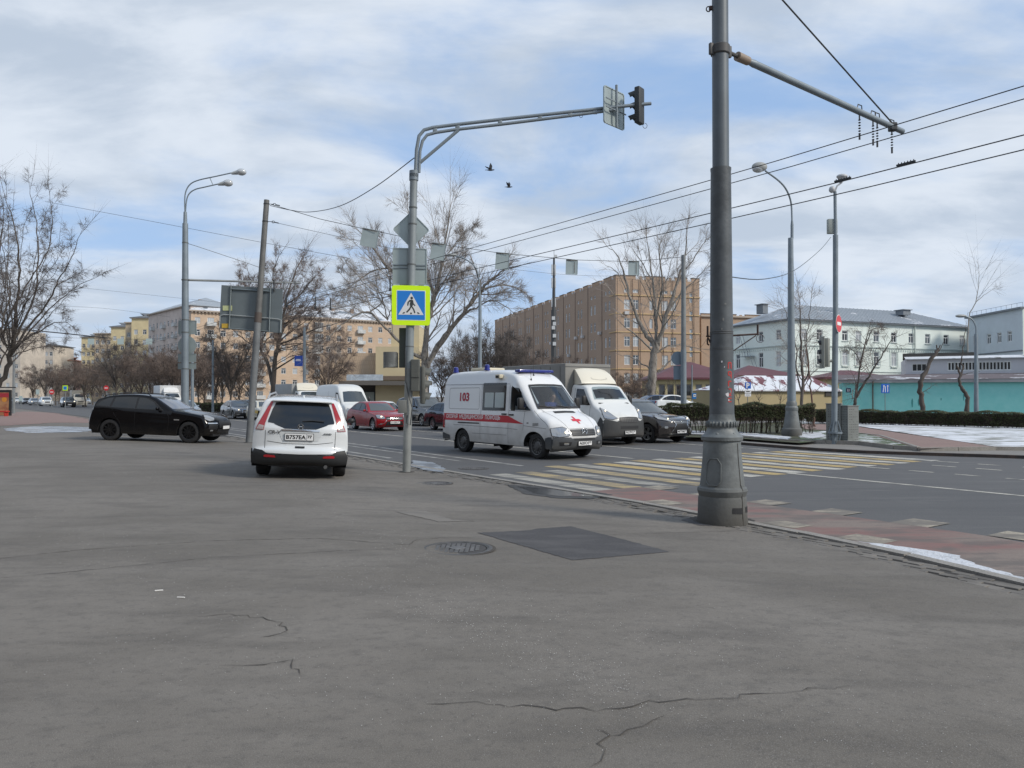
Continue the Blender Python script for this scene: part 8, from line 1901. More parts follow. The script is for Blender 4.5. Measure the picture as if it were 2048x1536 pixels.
# parking sign, lane sign
Y = 62; b = XY(1495, Y); b.z = -.05; tt = thing('parking_sign', 'blue P parking sign with two white plates below it on a thin post', 'sign', b); c = P(1495.5, 771, Y) - b
mb = MB(); mb.tube([V3(0, 0, 0), c], .03, 8); mb.build('post', galv2, tt); mb = MB(); mb.box((c.x, -.05, c.z), (.48, .03, .52), bev=.01); s1 = mb.build('sign_board', mat('sign_blue3', (.01, .12, .50), .4), tt)
mb = MB(); vs, fs, w_, h = text_poly('P', .55, .02); mb.add([(c.x - w_ / 2 + x, -.068, c.z - h / 2 + y) for x, y in vs], fs); mb.build('letter', whitep, s1)
for py, h in ((782, .26), (789, .24)): mb = MB(); q = P(1495.5, py + 1, Y) - b; mb.box((q.x, -.05, q.z), (.50, .03, h), bev=.005); s2 = mb.build('sub_plate', whitep, tt); mb = MB(); mb.box((q.x, -.068, q.z), (.30, .003, .07 if py < 785 else .03), bev=0); mb.build('symbol', blackp, s2)
Y = 66; b = XY(1770, Y); b.z = -.05; tt = thing('lane_sign', 'square blue lane sign with white arrows in front of the turquoise wall', 'sign', b); c = P(1770, 777, Y) - b
mb = MB(); mb.tube([V3(0, 0, 0), c], .03, 8); mb.build('post', galv2, tt); mb = MB(); mb.box((c.x, -.05, c.z), (.72, .03, .80), bev=.02); s1 = mb.build('sign_board', MATS['sign_blue3'], tt)
mb = MB()
for x in (-.2, .0, .2):
 mb.prism([(c.x + x - .03 + (.0 if x else 0), c.z - .32), (c.x + x + .03, c.z - .32), (c.x + x + .03 + (.08 if x < 0 else 0), c.z + .18), (c.x + x - .03 + (.08 if x < 0 else 0), c.z + .18)], (0, -.066, 0), V3(1, 0, 0), V3(0, 0, 1), V3(0, -1, 0), .003)
 if x != 0: mb.prism([(c.x + x - .08 + (.08 if x < 0 else 0), c.z + .18), (c.x + x + .08 + (.08 if x < 0 else 0), c.z + .18), (c.x + x + (.08 if x < 0 else 0), c.z + .32)], (0, -.066, 0), V3(1, 0, 0), V3(0, 0, 1), V3(0, -1, 0), .003)
mb.build('arrows', whitep, s1)
# telecom mast
Y = 120; b = XY(1107.5, Y); b.z = -.2; tt = thing('telecom_mast', 'thin telecom mast with white antenna panels in front of the brick building', 'mast', b); tp = lambda px, py: P(px, py, Y) - b
mb = MB(); mb.tube([V3(0, 0, 0), tp(1107.5, 620)], .42, 8); mb.tube([tp(1107.5, 620), tp(1108, 515)], [.28, .15], 8); mb.tube([tp(1108, 515), tp(1108, 500)], .03, 4); mb.build('mast_tube', mat('mast_dark', (.06, .065, .07), .7), tt)
rn = random.Random(4)
for py, h in ((540, 22), (566, 20), (605, 18)):
 for px in (1104.5, 1110): mb = MB(); mb.box(tp(px, py), (.28, .28, h / F * Y), bev=.03); mb.build('antenna_panel', mat('antenna_white', (.55, .57, .58), .5), tt)
for py in (637, 648, 656, 672, 688): mb = MB(); mb.box(tp(1107.5 + rn.choice((-1, 1)), py) + V3(0, -.45, 0), (.5, .3, .55)); mb.build('radio_unit', MATS['antenna_white'], tt)
mb = MB(); mb.box(tp(1111, 513), (.5, .3, .5)); mb.build('top_unit', MATS['antenna_white'], tt)
# distant signs at the far end on the left
for (px, py, kind, l) in ((131, 776, 'ped', 'small distant lime-bordered crossing sign on the left'), (104, 784, 'no', 'small distant no-entry sign, left one'), (213, 776, 'no', 'small distant no-entry sign behind the roof of the black SUV'), (76, 784, 'back', 'small pale sign back in the distant street'), (42, 797, 'back', 'low pale board beside the distant grey pole')):
 Y = 110; b = XY(px, Y); b.z = -.2; tt = thing('distant_sign', l, 'sign', b); c = P(px, py, Y) - b; mb = MB(); mb.tube([V3(0, 0, 0), c], .05, 6); mb.build('post', galv2, tt)
 if kind == 'ped':
  mb = MB(); mb.box((c.x, -.08, c.z), (.72, .04, .72)); s1 = mb.build('sign_board', lime, tt); mb = MB(); mb.box((c.x, -.105, c.z), (.48, .01, .48)); s2 = mb.build('blue_field', MATS['sign_blue'], s1)
 elif kind == 'no': mb = MB(); mb.cyl((c.x, -.06, c.z), (c.x, -.09, c.z), .36, n=20); s1 = mb.build('sign_board', MATS['sign_red'], tt); mb = MB(); mb.box((c.x, -.096, c.z), (.46, .01, .12)); mb.build('white_bar', whitep, s1)
 else: mb = MB(); mb.box((c.x, -.08, c.z), (.5, .04, .7)); mb.build('sign_board', mat('pale_board', (.42, .50, .48), .5), tt)
# hanging lane signs over the far avenue, left
for px, l in ((182, 'leftmost of the pale boards hung before the yellow towers'), (241, 'middle pale board hung before the yellow towers'), (298, 'right pale board hung before the yellow towers')):
 c = P(px, 683, 92); mb = MB(); mb.box(c, (.75, .04, .7)); tag(mb.build('hanging_sign', MATS['pale_board'], origin=c), l, 'sign', 'pale boards hung over the avenue')
wire('wire carrying the pale boards before the yellow towers', [(60, 672, 92), (182, 677, 92), (300, 678, 92), (370, 672, 92)], .015)
# advertising panel and red post at the left edge
Y = 62; a_ = P(-30, 767, Y); b_ = P(21, 818, Y); cx_ = (a_.x + b_.x) / 2; tt = thing('advertising_panel', 'lit advertising panel showing food in a dark frame at the left edge', 'billboard', (cx_, Y, -.12)); w_ = b_.x - a_.x; h = 2.15
mb = MB(); mb.box((0, .06, h / 2 + .0), (w_, .22, h + .1), bev=.02); mb.box((0, .05, h + .25), (w_ + .5, .5, .08)); mb.build('frame', blackp, tt)
mb = MB(); mb.box((0, -.06, h / 2), (w_ - .22, .01, h - .3)); ps = mb.build('poster', mat('poster_food', (.28, .10, .05), .5, col2=(.42, .22, .10), vscale=2.2, lo=.4, hi=.6), tt)
mb = MB(); mb.box((0, -.07, h - .38), (w_ - .22, .006, .34)); mb.build('poster_header', mat('poster_red', (.35, .03, .04), .5), ps); mb = MB(); mb.cyl((w_ * .28, -.068, h - .72), (w_ * .28, -.072, h - .72), .20, n=20); mb.build('poster_disc', mat('poster_orange', (.60, .25, .03), .5), ps)
p = P(6, 812, 60); tt = thing('red_bench', 'small red bench end at the left edge below the advertising panel', 'bench', (p.x, p.y, -.12)); mr = mat('red_plastic', (.40, .03, .02), .5)
for i, x in enumerate((-.5, .25)): mb = MB(); mb.box((x, 0, .22), (.12, .4, .44), bev=.03); mb.build('leg', mr, tt)
mb = MB(); mb.box((-.15, 0, .50), (1.1, .45, .12), bev=.04); mb.build('seat', mr, tt)
# birds
m_bird = mat('bird_dark', (.035, .038, .045), .8)
def bird(px, py, Y, s_, wingL, wingR, label):
 c = P(px, py, Y); t = thing('bird', label, 'bird', c, 0, 'birds in the sky')
 mb = MB(); ring = [(-.17, .004), (-.12, .028), (-.04, .045), (.05, .043), (.10, .028), (.13, .030), (.155, .020), (.19, .002)]; n_ = 10; vs = []
 for x, r_ in ring:
  for j in range(n_): a = 6.283 * j / n_; vs.append(V3(x, r_ * math.cos(a), r_ * math.sin(a) * .9 + (.008 if x > .1 else 0)) * s_)
 mb.add(vs, [(i * n_ + j, i * n_ + (j + 1) % n_, (i + 1) * n_ + (j + 1) % n_, (i + 1) * n_ + j) for i in range(len(ring) - 1) for j in range(n_)])
 mb.add([V3(-.12, -.02, .01) * s_, V3(-.12, .02, .01) * s_, V3(-.23, .045, .0) * s_, V3(-.24, 0, .0) * s_, V3(-.23, -.045, 0) * s_, V3(-.12, 0, -.012) * s_], [(0, 1, 2, 3, 4), (5, 4, 3, 2)])
 body = mb.build('body', m_bird, t, True)
 for w_ in (wingL, wingR):
  tipx, tipz, tipy = w_; mb = MB(); a = V3(.06, .0, .03); b = V3(-.06, .0, .03); tip = V3(tipx, tipy, tipz); m1 = a.lerp(tip, .5) + V3(.05, 0, 0); m2 = b.lerp(tip, .5) + V3(-.03, 0, 0)
  up = V3(0, .012, 0); vs = [a, m1, tip, m2, b]; mb.add([v_ * s_ for v_ in vs] + [(v_ + up) * s_ for v_ in vs], [(0, 1, 3, 4), (1, 2, 3), (9, 8, 6, 5), (8, 7, 6), (0, 5, 6, 1), (1, 6, 7, 2), (2, 7, 8, 3), (3, 8, 9, 4)]); mb.build('wing', m_bird, t)
bird(981, 340, 34, 1.0, (-.0, .34, .05), (-.25, .13, -.15), 'dark bird with one wing raised, the upper left of the pair')
bird(1018, 374, 34, .85, (.0, .30, .08), (-.14, .25, -.1), 'dark bird with both wings raised, the lower right of the pair')
# ---------------------------------------------------------------- trees and hedges
class TB:
 def __init__(s, seed): s.v = []; s.f = []; s.r = random.Random(seed)
 def seg(s, pts, rs, n):
  k = len(s.v); d0 = (pts[1] - pts[0]); d0 = d0.normalized() if d0.length > 1e-6 else Vector((0, 0, 1)); x = d0.cross(Vector((.3, .2, 1) if abs(d0.z) < .9 else (1, 0, 0))).normalized()
  for i, p in enumerate(pts):
   d = (pts[min(i + 1, len(pts) - 1)] - pts[max(0, i - 1)]); d = d.normalized() if d.length > 1e-6 else d0; x = (x - d * x.dot(d)); x = x.normalized() if x.length > 1e-6 else d0.orthogonal().normalized(); y = d.cross(x)
   for j in range(n): a = 6.2832 * j / n; s.v.append(tuple(p + x * (rs[i] * math.cos(a)) + y * (rs[i] * math.sin(a))))
  for i in range(len(pts) - 1):
   for j in range(n): s.f.append((k + i * n + j, k + i * n + (j + 1) % n, k + (i + 1) * n + (j + 1) % n, k + (i + 1) * n + j))
 def twig(s, p, d, L, r):
  k = len(s.v); x = d.orthogonal().normalized() * r; y = d.cross(x).normalized() * r
  s.v += [tuple(p + x), tuple(p - x * .5 + y * .87), tuple(p - x * .5 - y * .87), tuple(p + d * L)]; s.f += [(k, k + 1, k + 3), (k + 1, k + 2, k + 3), (k + 2, k, k + 3)]
 def branch(s, p, d, L, r, lev, o):
  """grow one branch; lev 0 = twig"""
  if lev <= 0 or L < o['min']:
   s.twig(p, d, max(L, o['min']) * 2.4, o['rt'] * .65); return
  n = 3 if lev < 3 else 4; k = 2 if lev < 2 else 1 + lev; pts = [p]; rs = [r]; dd = d; re = max(o['rt'], r * .35)
  for i in range(k):
   dd = (dd + Vector((s.r.gauss(0, 1), s.r.gauss(0, 1), s.r.gauss(0, 1))) * o['wob'] + Vector((0, 0, o['up'] if lev > 1 else o['droop']))).normalized()
   pts.append(pts[-1] + dd * L / k); rs.append(r + (re - r) * (i + 1) / k)
  s.seg(pts, rs, 5 if lev >= 4 else n); s.kids(pts, rs, L, lev, o)
 def kids(s, pts, rs, L, lev, o, f0=.2, cnt=None):
  cnt = cnt if cnt is not None else o['n'][min(lev, len(o['n']) - 1)]; m = len(pts) - 1
  for c in range(cnt):
   f = f0 + (1 - f0) * (c + s.r.random()) / cnt; q = min(m - 1e-4, f * m); i = int(q); p = pts[i].lerp(pts[i + 1], q - i); ax = (pts[i + 1] - pts[i]).normalized()
   side = ax.orthogonal().normalized(); side = Matrix.Rotation(s.r.uniform(0, 6.283), 3, ax) @ side; an = R(s.r.uniform(*o['ang'])); d = ax * math.cos(an) + side * math.sin(an)
   l = L * s.r.uniform(*o['len']) * (1.15 - .55 * f); s.branch(p, d, l, rs[i] * .42, lev - 1, o)
  if lev > 0: s.branch(pts[-1], (pts[-1] - pts[-2]).normalized(), L * .35, rs[-1], lev - 2, o)
OPT = dict(n=[0, 5, 5, 6, 7, 8], wob=.12, up=.10, droop=.0, ang=(28, 62), len=(.40, .68), min=.12, rt=.010)
def tree_obj(name, label, base, limbs, lev, o, bark, crown_m, seed, group=None, cnt=9, f0=.25, trunk_n=10, thin=.72):
 """limbs: list of (points, r0, r1, spawn) in world coordinates; the first is the trunk"""
 t = thing(name, label, 'tree', base, 0, group); tr = TB(seed); cr = TB(seed + 1)
 for i, (pts, r0, r1, lv) in enumerate(limbs):
  r0 *= thin; r1 *= thin
  pts = [Vector(p) - base for p in pts]; c = [Vector(p) for p in catmull([tuple(p) for p in pts], 4)]
  rn = tr.r; c = [c[0]] + [p + Vector((rn.gauss(0, .03), rn.gauss(0, .03), rn.gauss(0, .03))) for p in c[1:-1]] + [c[-1]]
  m = len(c) - 1; rs = [(r0 + (r1 - r0) * j / m) * (1 + .10 * rn.gauss(0, 1) * (r0 > .12)) for j in range(m + 1)]
  if i == 0: rs[0] *= 1.35
  tr.seg(c, rs, trunk_n if r0 > .1 else 6)
  if lv: L = sum((c[j + 1] - c[j]).length for j in range(m)); cr.kids(c, rs, L * .62, lv, o, f0, cnt); cr.branch(c[-1], (c[-1] - c[-2]).normalized(), L * .11, rs[-1], max(1, lv - 1), o)
 me = bpy.data.meshes.new('trunk'); me.from_pydata(tr.v, [], tr.f); me.materials.append(bark); me.polygons.foreach_set('use_smooth', [True] * len(me.polygons)); a = bpy.data.objects.new('trunk', me); C.objects.link(a); a.parent = t
 if cr.v: me = bpy.data.meshes.new('crown'); me.from_pydata(cr.v, [], cr.f); me.materials.append(crown_m); b = bpy.data.objects.new('crown', me); C.objects.link(b); b.parent = t
 return t
bark_g = layered('grey_bark', [(3, .4, .6, (.32, .295, .26), .9, (1, 1, .3), 7), (9, .5, .62, (.08, .07, .06), .8, (1, 1, .3), 6)], base=(.20, .18, .158), bumps=((14, .9, .05),))
bark_d = layered('dark_bark', [(3, .4, .6, (.13, .11, .095), .9, (1, 1, .3), 7)], base=(.075, .064, .055), bumps=((14, .8, .04),))
tw_g = mat('twig_grey_brown', (.30, .265, .235), .9, var=.25, vscale=.8); tw_d = mat('twig_dark', (.11, .095, .086), .9, var=.3, vscale=.8); tw_r = mat('twig_reddish', (.15, .115, .096), .9, var=.3, vscale=.6)
def PX(pts, Y, dy=0): return [P(a, b, Y + (dy * i)) for i, (a, b) in enumerate(pts)]
def fan(cx, cy, rx, ry, n, start, Y, seed, r0=.07, lv=2, a0=-30, a1=210, zz=4):
 rn = random.Random(seed); o = []
 for i in range(n):
  a = R(a0 + (a1 - a0) * (i + rn.uniform(.1, .9)) / n); f = rn.uniform(.55, 1.0); ex, ey = cx + rx * f * math.cos(a), cy - ry * f * math.sin(a); sx, sy = start[i % len(start)]; dy = rn.uniform(-zz, zz); mx, my = sx + (ex - sx) * .5 + rn.uniform(-8, 8), sy + (ey - sy) * .42 + rn.uniform(-8, 8)
  o.append(([P(sx, sy, Y), P((sx * .6 + mx * .4), (sy * .5 + my * .5), Y + dy * .3), P(mx, my, Y + dy * .6), P((mx + ex) / 2 + rn.uniform(-5, 5), (my + ey) / 2, Y + dy * .9), P(ex, ey, Y + dy)], r0, .02, lv))
 return o
# big leaning poplar in the centre
Y = 62; b = XY(849, Y); b.z = -.2
o = dict(OPT, n=[0, 8, 8, 8, 8], rt=.011, min=.14, up=.10, ang=(22, 52), len=(.34, .6))
limbs = [([b, P(848, 746, Y), P(850, 701, Y), P(857, 640, Y), P(870, 590, Y), P(883, 528, Y), P(890, 486, Y), P(900, 417, Y)], .42, .05, 3),
 (PX([(850, 746), (870, 701), (897, 664), (927, 627), (956, 588), (981, 560), (1006, 541)], Y, -.4), .38, .09, 3),
 (PX([(956, 588), (961, 568), (951, 538), (942, 516)], Y - 1.6), .13, .06, 2), (PX([(961, 580), (998, 570), (1031, 575), (1055, 590)], Y - 2, .3), .12, .03, 3),
 (PX([(927, 627), (959, 612), (986, 600), (1023, 622)], Y - 1.2, -.5), .11, .03, 3), (PX([(850, 720), (815, 700), (783, 667), (760, 645), (739, 625), (712, 630), (680, 652), (652, 680)], Y, -.3), .20, .04, 3),
 (PX([(857, 640), (830, 590), (800, 560), (775, 535), (755, 508), (735, 480), (715, 460)], Y, .4), .20, .04, 3), (PX([(800, 560), (781, 538), (750, 540), (725, 555), (700, 575), (680, 600)], Y + 1), .11, .03, 3),
 (PX([(870, 590), (850, 540), (840, 490), (822, 440), (815, 410)], Y + .5), .14, .03, 3), (PX([(883, 528), (900, 500), (925, 470), (945, 455)], Y), .08, .02, 3), (PX([(739, 625), (765, 600), (752, 575), (735, 560)], Y - 1), .09, .03, 2), (PX([(857, 640), (900, 600), (925, 560), (930, 520)], Y + 1, .4), .09, .02, 3)]
limbs += fan(735, 560, 75, 100, 9, [(800, 600), (775, 640), (820, 590)], 62, 3, lv=3) + fan(895, 520, 60, 100, 7, [(870, 590), (860, 630)], 62, 4, lv=3) + fan(975, 575, 75, 50, 8, [(940, 607), (956, 588)], 60, 5, r0=.06)
tree_obj('poplar_tree', 'big leaning bare tree with a forked pale trunk behind the signal mast', b, limbs, 3, o, bark_g, tw_g, 11, cnt=10)
# broad tree behind the box truck
Y = 75; b = XY(545, Y); b.z = -.2; o = dict(OPT, n=[0, 9, 8, 8, 8], rt=.012, min=.16, up=.05, droop=-.02, len=(.30, .55))
limbs = [([b, P(549, 730, Y), P(557, 688, Y), P(565, 650, Y), P(572, 600, Y), P(585, 560, Y), P(600, 525, Y)], .42, .06, 3), (PX([(545, 770), (535, 725), (520, 697), (512, 660), (500, 610), (492, 575)], Y, .4), .32, .06, 3),
 (PX([(555, 700), (560, 650), (552, 600), (546, 550), (556, 516)], Y, -.4), .22, .05, 3), (PX([(572, 610), (600, 590), (622, 562), (638, 545)], Y), .15, .04, 3), (PX([(557, 690), (600, 672), (640, 655), (680, 645)], Y, -.6), .18, .04, 3),
 (PX([(549, 740), (590, 715), (640, 700), (690, 690)], Y - 1, -.6), .14, .03, 3), (PX([(520, 697), (490, 680), (465, 660), (448, 650)], Y), .12, .04, 3), (PX([(600, 672), (640, 620), (690, 590)], Y - 1), .09, .02, 3), (PX([(512, 660), (490, 620), (475, 590), (478, 560)], Y + .8), .13, .03, 3), (PX([(565, 650), (600, 630), (622, 600), (632, 580)], Y + 1), .10, .03, 3), (PX([(557, 690), (620, 690), (660, 720), (690, 735)], Y - 2), .08, .02, 3)]
limbs += fan(557, 600, 88, 88, 20, [(557, 688), (565, 650), (520, 697), (555, 670), (512, 660)], 75, 6, r0=.10, lv=3) + fan(600, 690, 95, 45, 8, [(557, 700), (549, 730)], 74, 7, a0=-20, a1=170, lv=3)
tree_obj('broad_tree', 'broad round-crowned bare tree in front of the tan apartment block', b, limbs, 3, o, bark_d, mat('twig_brown', (.19, .15, .13), .9, var=.3, vscale=.6), 21, cnt=9, thin=.6)
# tree in front of the brick building
Y = 60; b = XY(1302, Y); b.z = -.1; o = dict(OPT, n=[0, 6, 6, 6, 6], rt=.010, min=.18, up=.12, ang=(22, 50))
limbs = [([b, P(1302, 780, Y), P(1304, 749, Y), P(1309, 707, Y), P(1312, 685, Y)], .46, .34, 0), (PX([(1306, 720), (1311, 692), (1312, 613), (1303, 539), (1294, 482)], Y), .18, .03, 3), (PX([(1313, 690), (1319, 678), (1334, 628), (1356, 559), (1371, 509), (1373, 462)], Y, -.2), .28, .03, 3),
 (PX([(1310, 690), (1299, 678), (1282, 650), (1262, 600), (1248, 550), (1237, 514), (1215, 494)], Y, .2), .24, .02, 3), (PX([(1312, 640), (1325, 560), (1318, 500), (1330, 470)], Y + .5), .12, .02, 3), (PX([(1303, 700), (1275, 672), (1250, 655), (1235, 640)], Y - .5), .10, .02, 2),
 (PX([(1315, 705), (1330, 695), (1353, 690), (1385, 694), (1420, 700)], Y), .10, .02, 2), (PX([(1316, 745), (1330, 730), (1351, 712)], Y), .13, .04, 1), (PX([(1302, 742), (1290, 730), (1265, 715), (1240, 710)], Y, .3), .09, .02, 2), (PX([(1334, 628), (1360, 590), (1390, 560), (1415, 530)], Y), .10, .02, 3), (PX([(1356, 559), (1385, 520), (1405, 490), (1415, 478)], Y), .07, .015, 3), (PX([(1262, 600), (1235, 545), (1210, 530)], Y), .06, .015, 2), (PX([(1303, 560), (1280, 520), (1262, 495)], Y + 1), .06, .015, 2)]
limbs += fan(1315, 560, 95, 85, 6, [(1311, 690), (1312, 640), (1325, 650)], 60, 9, r0=.07, lv=3, a0=10, a1=170)
tree_obj('pollarded_tree', 'bare tree with a thick knobbly trunk in front of the brick building', b, limbs, 3, o, bark_g, tw_g, 31, cnt=5, thin=.8)
# dark tree at the left edge
Y = 40; b = XY(-28, Y); b.z = -.1; o = dict(OPT, n=[0, 9, 8, 8, 8], rt=.008, min=.12, up=.03, droop=-.05, ang=(30, 70), len=(.24, .44))
limbs = [([b, P(-15, 790, Y), P(8, 755, Y), P(20, 714, Y), P(30, 660, Y), P(35, 600, Y), P(38, 520, Y), P(30, 460, Y), P(12, 400, Y)], .30, .03, 3), (PX([(25, 690), (50, 640), (70, 580), (75, 500), (70, 430), (60, 380)], Y, .3), .13, .02, 3), (PX([(22, 710), (60, 650), (100, 600), (118, 560), (140, 520), (160, 470)], Y, -.3), .13, .02, 3),
 (PX([(22, 712), (75, 645), (110, 610), (150, 575), (192, 555)], Y), .10, .02, 3), (PX([(-30, 780), (-20, 700), (-15, 600), (0, 500), (8, 430)], Y + 1), .20, .03, 3), (PX([(20, 700), (70, 668), (110, 645), (138, 648)], Y - 1), .09, .02, 3), (PX([(-10, 760), (-5, 690), (5, 640), (20, 590), (15, 540)], Y - 1.5), .14, .03, 3),
 (PX([(-5, 740), (20, 690), (60, 680), (100, 690)], Y - 1), .08, .02, 3), (PX([(5, 680), (25, 620), (60, 560), (95, 500), (104, 440), (100, 395)], Y + 2), .10, .02, 3), (PX([(10, 690), (-10, 640), (-40, 560), (-60, 470)], Y), .12, .02, 3), (PX([(20, 714), (60, 700), (110, 690), (150, 700)], Y + 1.5), .06, .015, 3)]
limbs += fan(5, 590, 130, 190, 16, [(22, 710), (20, 700), (-15, 700), (25, 680)], 40, 8, r0=.07, lv=3, a0=-5, a1=200, zz=3)
tree_obj('dark_tree', 'dense dark bare tree filling the left edge of the picture', b, limbs, 3, o, bark_d, mat('twig_purple_dark', (.125, .108, .10), .9, var=.3, vscale=.8), 41, cnt=8, thin=.5)
# small ornamental trees on the island and behind the hedge
Y = 50; b = XY(1604, Y); b.z = -.05; o = dict(OPT, n=[0, 5, 5, 5], rt=.010, min=.14, up=.10)
tree_obj('young_tree', 'many-stemmed bare tree behind the island lamp post', b, [([b, P(1603, 818, Y), P(1606, 755, Y), P(1602, 700, Y), P(1600, 640, Y), P(1598, 595, Y)], .20, .02, 3), (PX([(1606, 770), (1618, 735), (1612, 690), (1618, 640), (1622, 600)], Y), .09, .02, 3), (PX([(1604, 790), (1594, 740), (1592, 690), (1580, 650), (1570, 620)], Y + .5), .08, .02, 3), (PX([(1606, 775), (1625, 745), (1645, 735)], Y), .05, .015, 2), (PX([(1604, 760), (1585, 730), (1560, 710)], Y), .05, .015, 2)], 3, o, bark_d, tw_g, 51, cnt=7)
Y = 33; b = G(1629, 856, Z1); b = V3(XY(1629, 40).x, 40, FARZ); Y = 40
tree_obj('young_tree', 'thin leaning reddish sapling at the edge of the snow on the island', b, [([b, P(1627, 830, Y), P(1621, 770, Y), P(1617, 735, Y), P(1612, 690, Y)], .085, .02, 2)], 2, dict(OPT, n=[0, 4, 4], rt=.008, min=.12), mat('reddish_bark', (.13, .075, .06), .85), tw_r, 52, cnt=7, f0=.35)
Y = 57; b = XY(1709, Y); b.z = -.05; o = dict(OPT, n=[0, 6, 6, 5], rt=.010, min=.14, up=-.02, droop=-.10, ang=(35, 75))
tree_obj('weeping_tree', 'low weeping tree with a forked dark trunk left of the blue lane sign', b, [([b, P(1710, 812, Y), P(1712, 788, Y), P(1722, 726, Y), P(1733, 677, Y)], .19, .05, 3), (PX([(1712, 795), (1730, 765), (1745, 741), (1768, 705), (1786, 677)], Y, -.3), .14, .03, 3), (PX([(1733, 690), (1745, 660), (1765, 655)], Y), .06, .02, 3), (PX([(1722, 735), (1712, 705), (1695, 695)], Y), .06, .02, 3), (PX([(1722, 740), (1735, 725), (1725, 710)], Y + .5), .04, .015, 2)], 3, o, bark_d, tw_r, 53, cnt=8, f0=.35)
Y = 60; b = XY(1845, Y); b.z = -.05; o = dict(OPT, n=[0, 3, 3], rt=.009, min=.12)
tree_obj('lopped_tree', 'lopped trunk leaning right in front of the turquoise wall, the left one', b, [([b, P(1845, 820, Y), P(1841, 790, Y), P(1841, 765, Y), P(1853, 740, Y), P(1862, 720, Y), P(1876, 700, Y)], .30, .17, 0), (PX([(1878, 703), (1884, 692), (1890, 681)], Y), .05, .02, 1), (PX([(1841, 788), (1855, 778), (1868, 770)], Y), .05, .015, 2), (PX([(1876, 702), (1873, 690)], Y), .09, .07, 1), (PX([(1877, 700), (1881, 690)], Y), .08, .05, 0)], 1, o, bark_d, tw_g, 54, cnt=4)
b = XY(1935, Y); b.z = -.05
tree_obj('lopped_tree', 'crooked lopped trunk with one tall pale shoot by the right street lamp', b, [([b, P(1935, 820, Y), P(1934, 795, Y), P(1927, 780, Y), P(1919, 768, Y), P(1920, 748, Y), P(1913, 730, Y)], .28, .09, 0), (PX([(1920, 755), (1926, 735), (1922, 722), (1926, 700), (1929, 681), (1932, 655)], Y), .10, .03, 1), (PX([(1920, 752), (1940, 745), (1960, 742)], Y), .04, .015, 1)], 1, o, bark_d, tw_g, 55, cnt=4)
Y = 100; b = XY(1938, Y); b.z = 3.0
tree_obj('pale_tree', 'pale thin birch-like shoot rising above the grey-blue building', V3(b.x, b.y, 0), [([V3(b.x, b.y, 0), P(1935, 700, Y), P(1938, 635, Y), P(1951, 605, Y), P(1957, 572, Y), P(1958, 545, Y)], .14, .03, 2), (PX([(1951, 605), (1968, 590), (1985, 580), (1998, 576)], Y), .06, .02, 2)], 2, dict(OPT, n=[0, 4, 4], rt=.014, min=.2, up=.04), mat('pale_bark', (.30, .28, .25), .85), mat('pale_twig', (.26, .24, .22), .9), 56, cnt=7, f0=.55)
for px, Y, yt, sd in ((1477, 64, 760, 61), (1517, 63, 790, 62), (1560, 64, 770, 63), (1322, 66, 775, 64), (1350, 66, 720, 65)):
 b = XY(px, Y); b.z = -.05; l = {1477: 'slim sapling left of the parking sign', 1517: 'slim sapling right of the parking sign', 1560: 'slim sapling just left of the island lamp post', 1322: 'small forked tree before the yellow house', 1350: 'thin sapling left of the far span pole'}[px]
 tree_obj('sapling', l, b, [([b, P(px, 815, Y), P(px + 1, (815 + yt) / 2, Y), P(px - 1, yt, Y)], .07, .02, 2), (PX([(px, 800), (px + 7, 785), (px + 14, 765)], Y), .03, .01, 2), (PX([(px, 800), (px - 7, 785), (px - 12, 765)], Y), .03, .01, 2)], 2, dict(OPT, n=[0, 4, 4], rt=.009, min=.14, up=.1), bark_d, tw_r, sd, cnt=5, f0=.4)
# generic tree shapes reused for the far rows
def generic(seed, H, bark, crown, spread=.55, lev=3, rt=.02, n=(0, 7, 7, 6), nl=10, droop=0.0):
 rn = random.Random(seed); base = V3(0, 0, 0); top_ = V3(rn.uniform(-.4, .4), rn.uniform(-.4, .4), H * .55); limbs = [([base, V3(.1, 0, H * .12), V3(0, .1, H * .3), top_], H * .022, H * .010, lev)]
 for i in range(nl):
  a = 6.283 * i / nl + rn.uniform(-.3, .3); z0 = H * rn.uniform(.16, .42); rr_ = H * spread * rn.uniform(.35, .62); zt = H * rn.uniform(.70, 1.0) * (1 - .12 * (rr_ / H / spread)); dx, dy = math.cos(a), math.sin(a)
  limbs.append(([V3(0, 0, z0), V3(dx * rr_ * .35, dy * rr_ * .35, z0 + (zt - z0) * .35), V3(dx * rr_ * .75, dy * rr_ * .75, z0 + (zt - z0) * .7), V3(dx * rr_, dy * rr_, zt)], H * .012, H * .003, lev))
 return tree_obj('street_tree', 'x', base, limbs, lev, dict(OPT, n=list(n), rt=rt, min=.3, up=.05, droop=droop), bark, crown, seed, cnt=6)
protos = [generic(101, 11, bark_d, tw_d, rt=.020), generic(102, 10, bark_d, tw_r, .6, rt=.021), generic(103, 9, bark_d, tw_r, .7, rt=.022, droop=-.04), generic(104, 12, bark_d, tw_d, .5, rt=.020)]
used = set()
def put_tree(i, px, Y, H, rz, label, group, name='street_tree', z=-.25):
 p = protos[i]; b = XY(px, Y); h0 = (11, 10, 9, 12)[i]
 if i in used: o = p.copy(); C.objects.link(o); kids = [(c, c.copy()) for c in p.children]; [C.objects.link(c2) for _, c2 in kids]; [setattr(c2, 'parent', o) for _, c2 in kids]
 else: o = p; used.add(i)
 o.location = (b.x, b.y, z); s = H / h0 * .9; o.scale = (s, s, s); o.rotation_euler = (0, 0, rz); tag(o, label, 'tree', group); o.name = name; return o
G1 = 'bare trees lining the far side of the avenue'
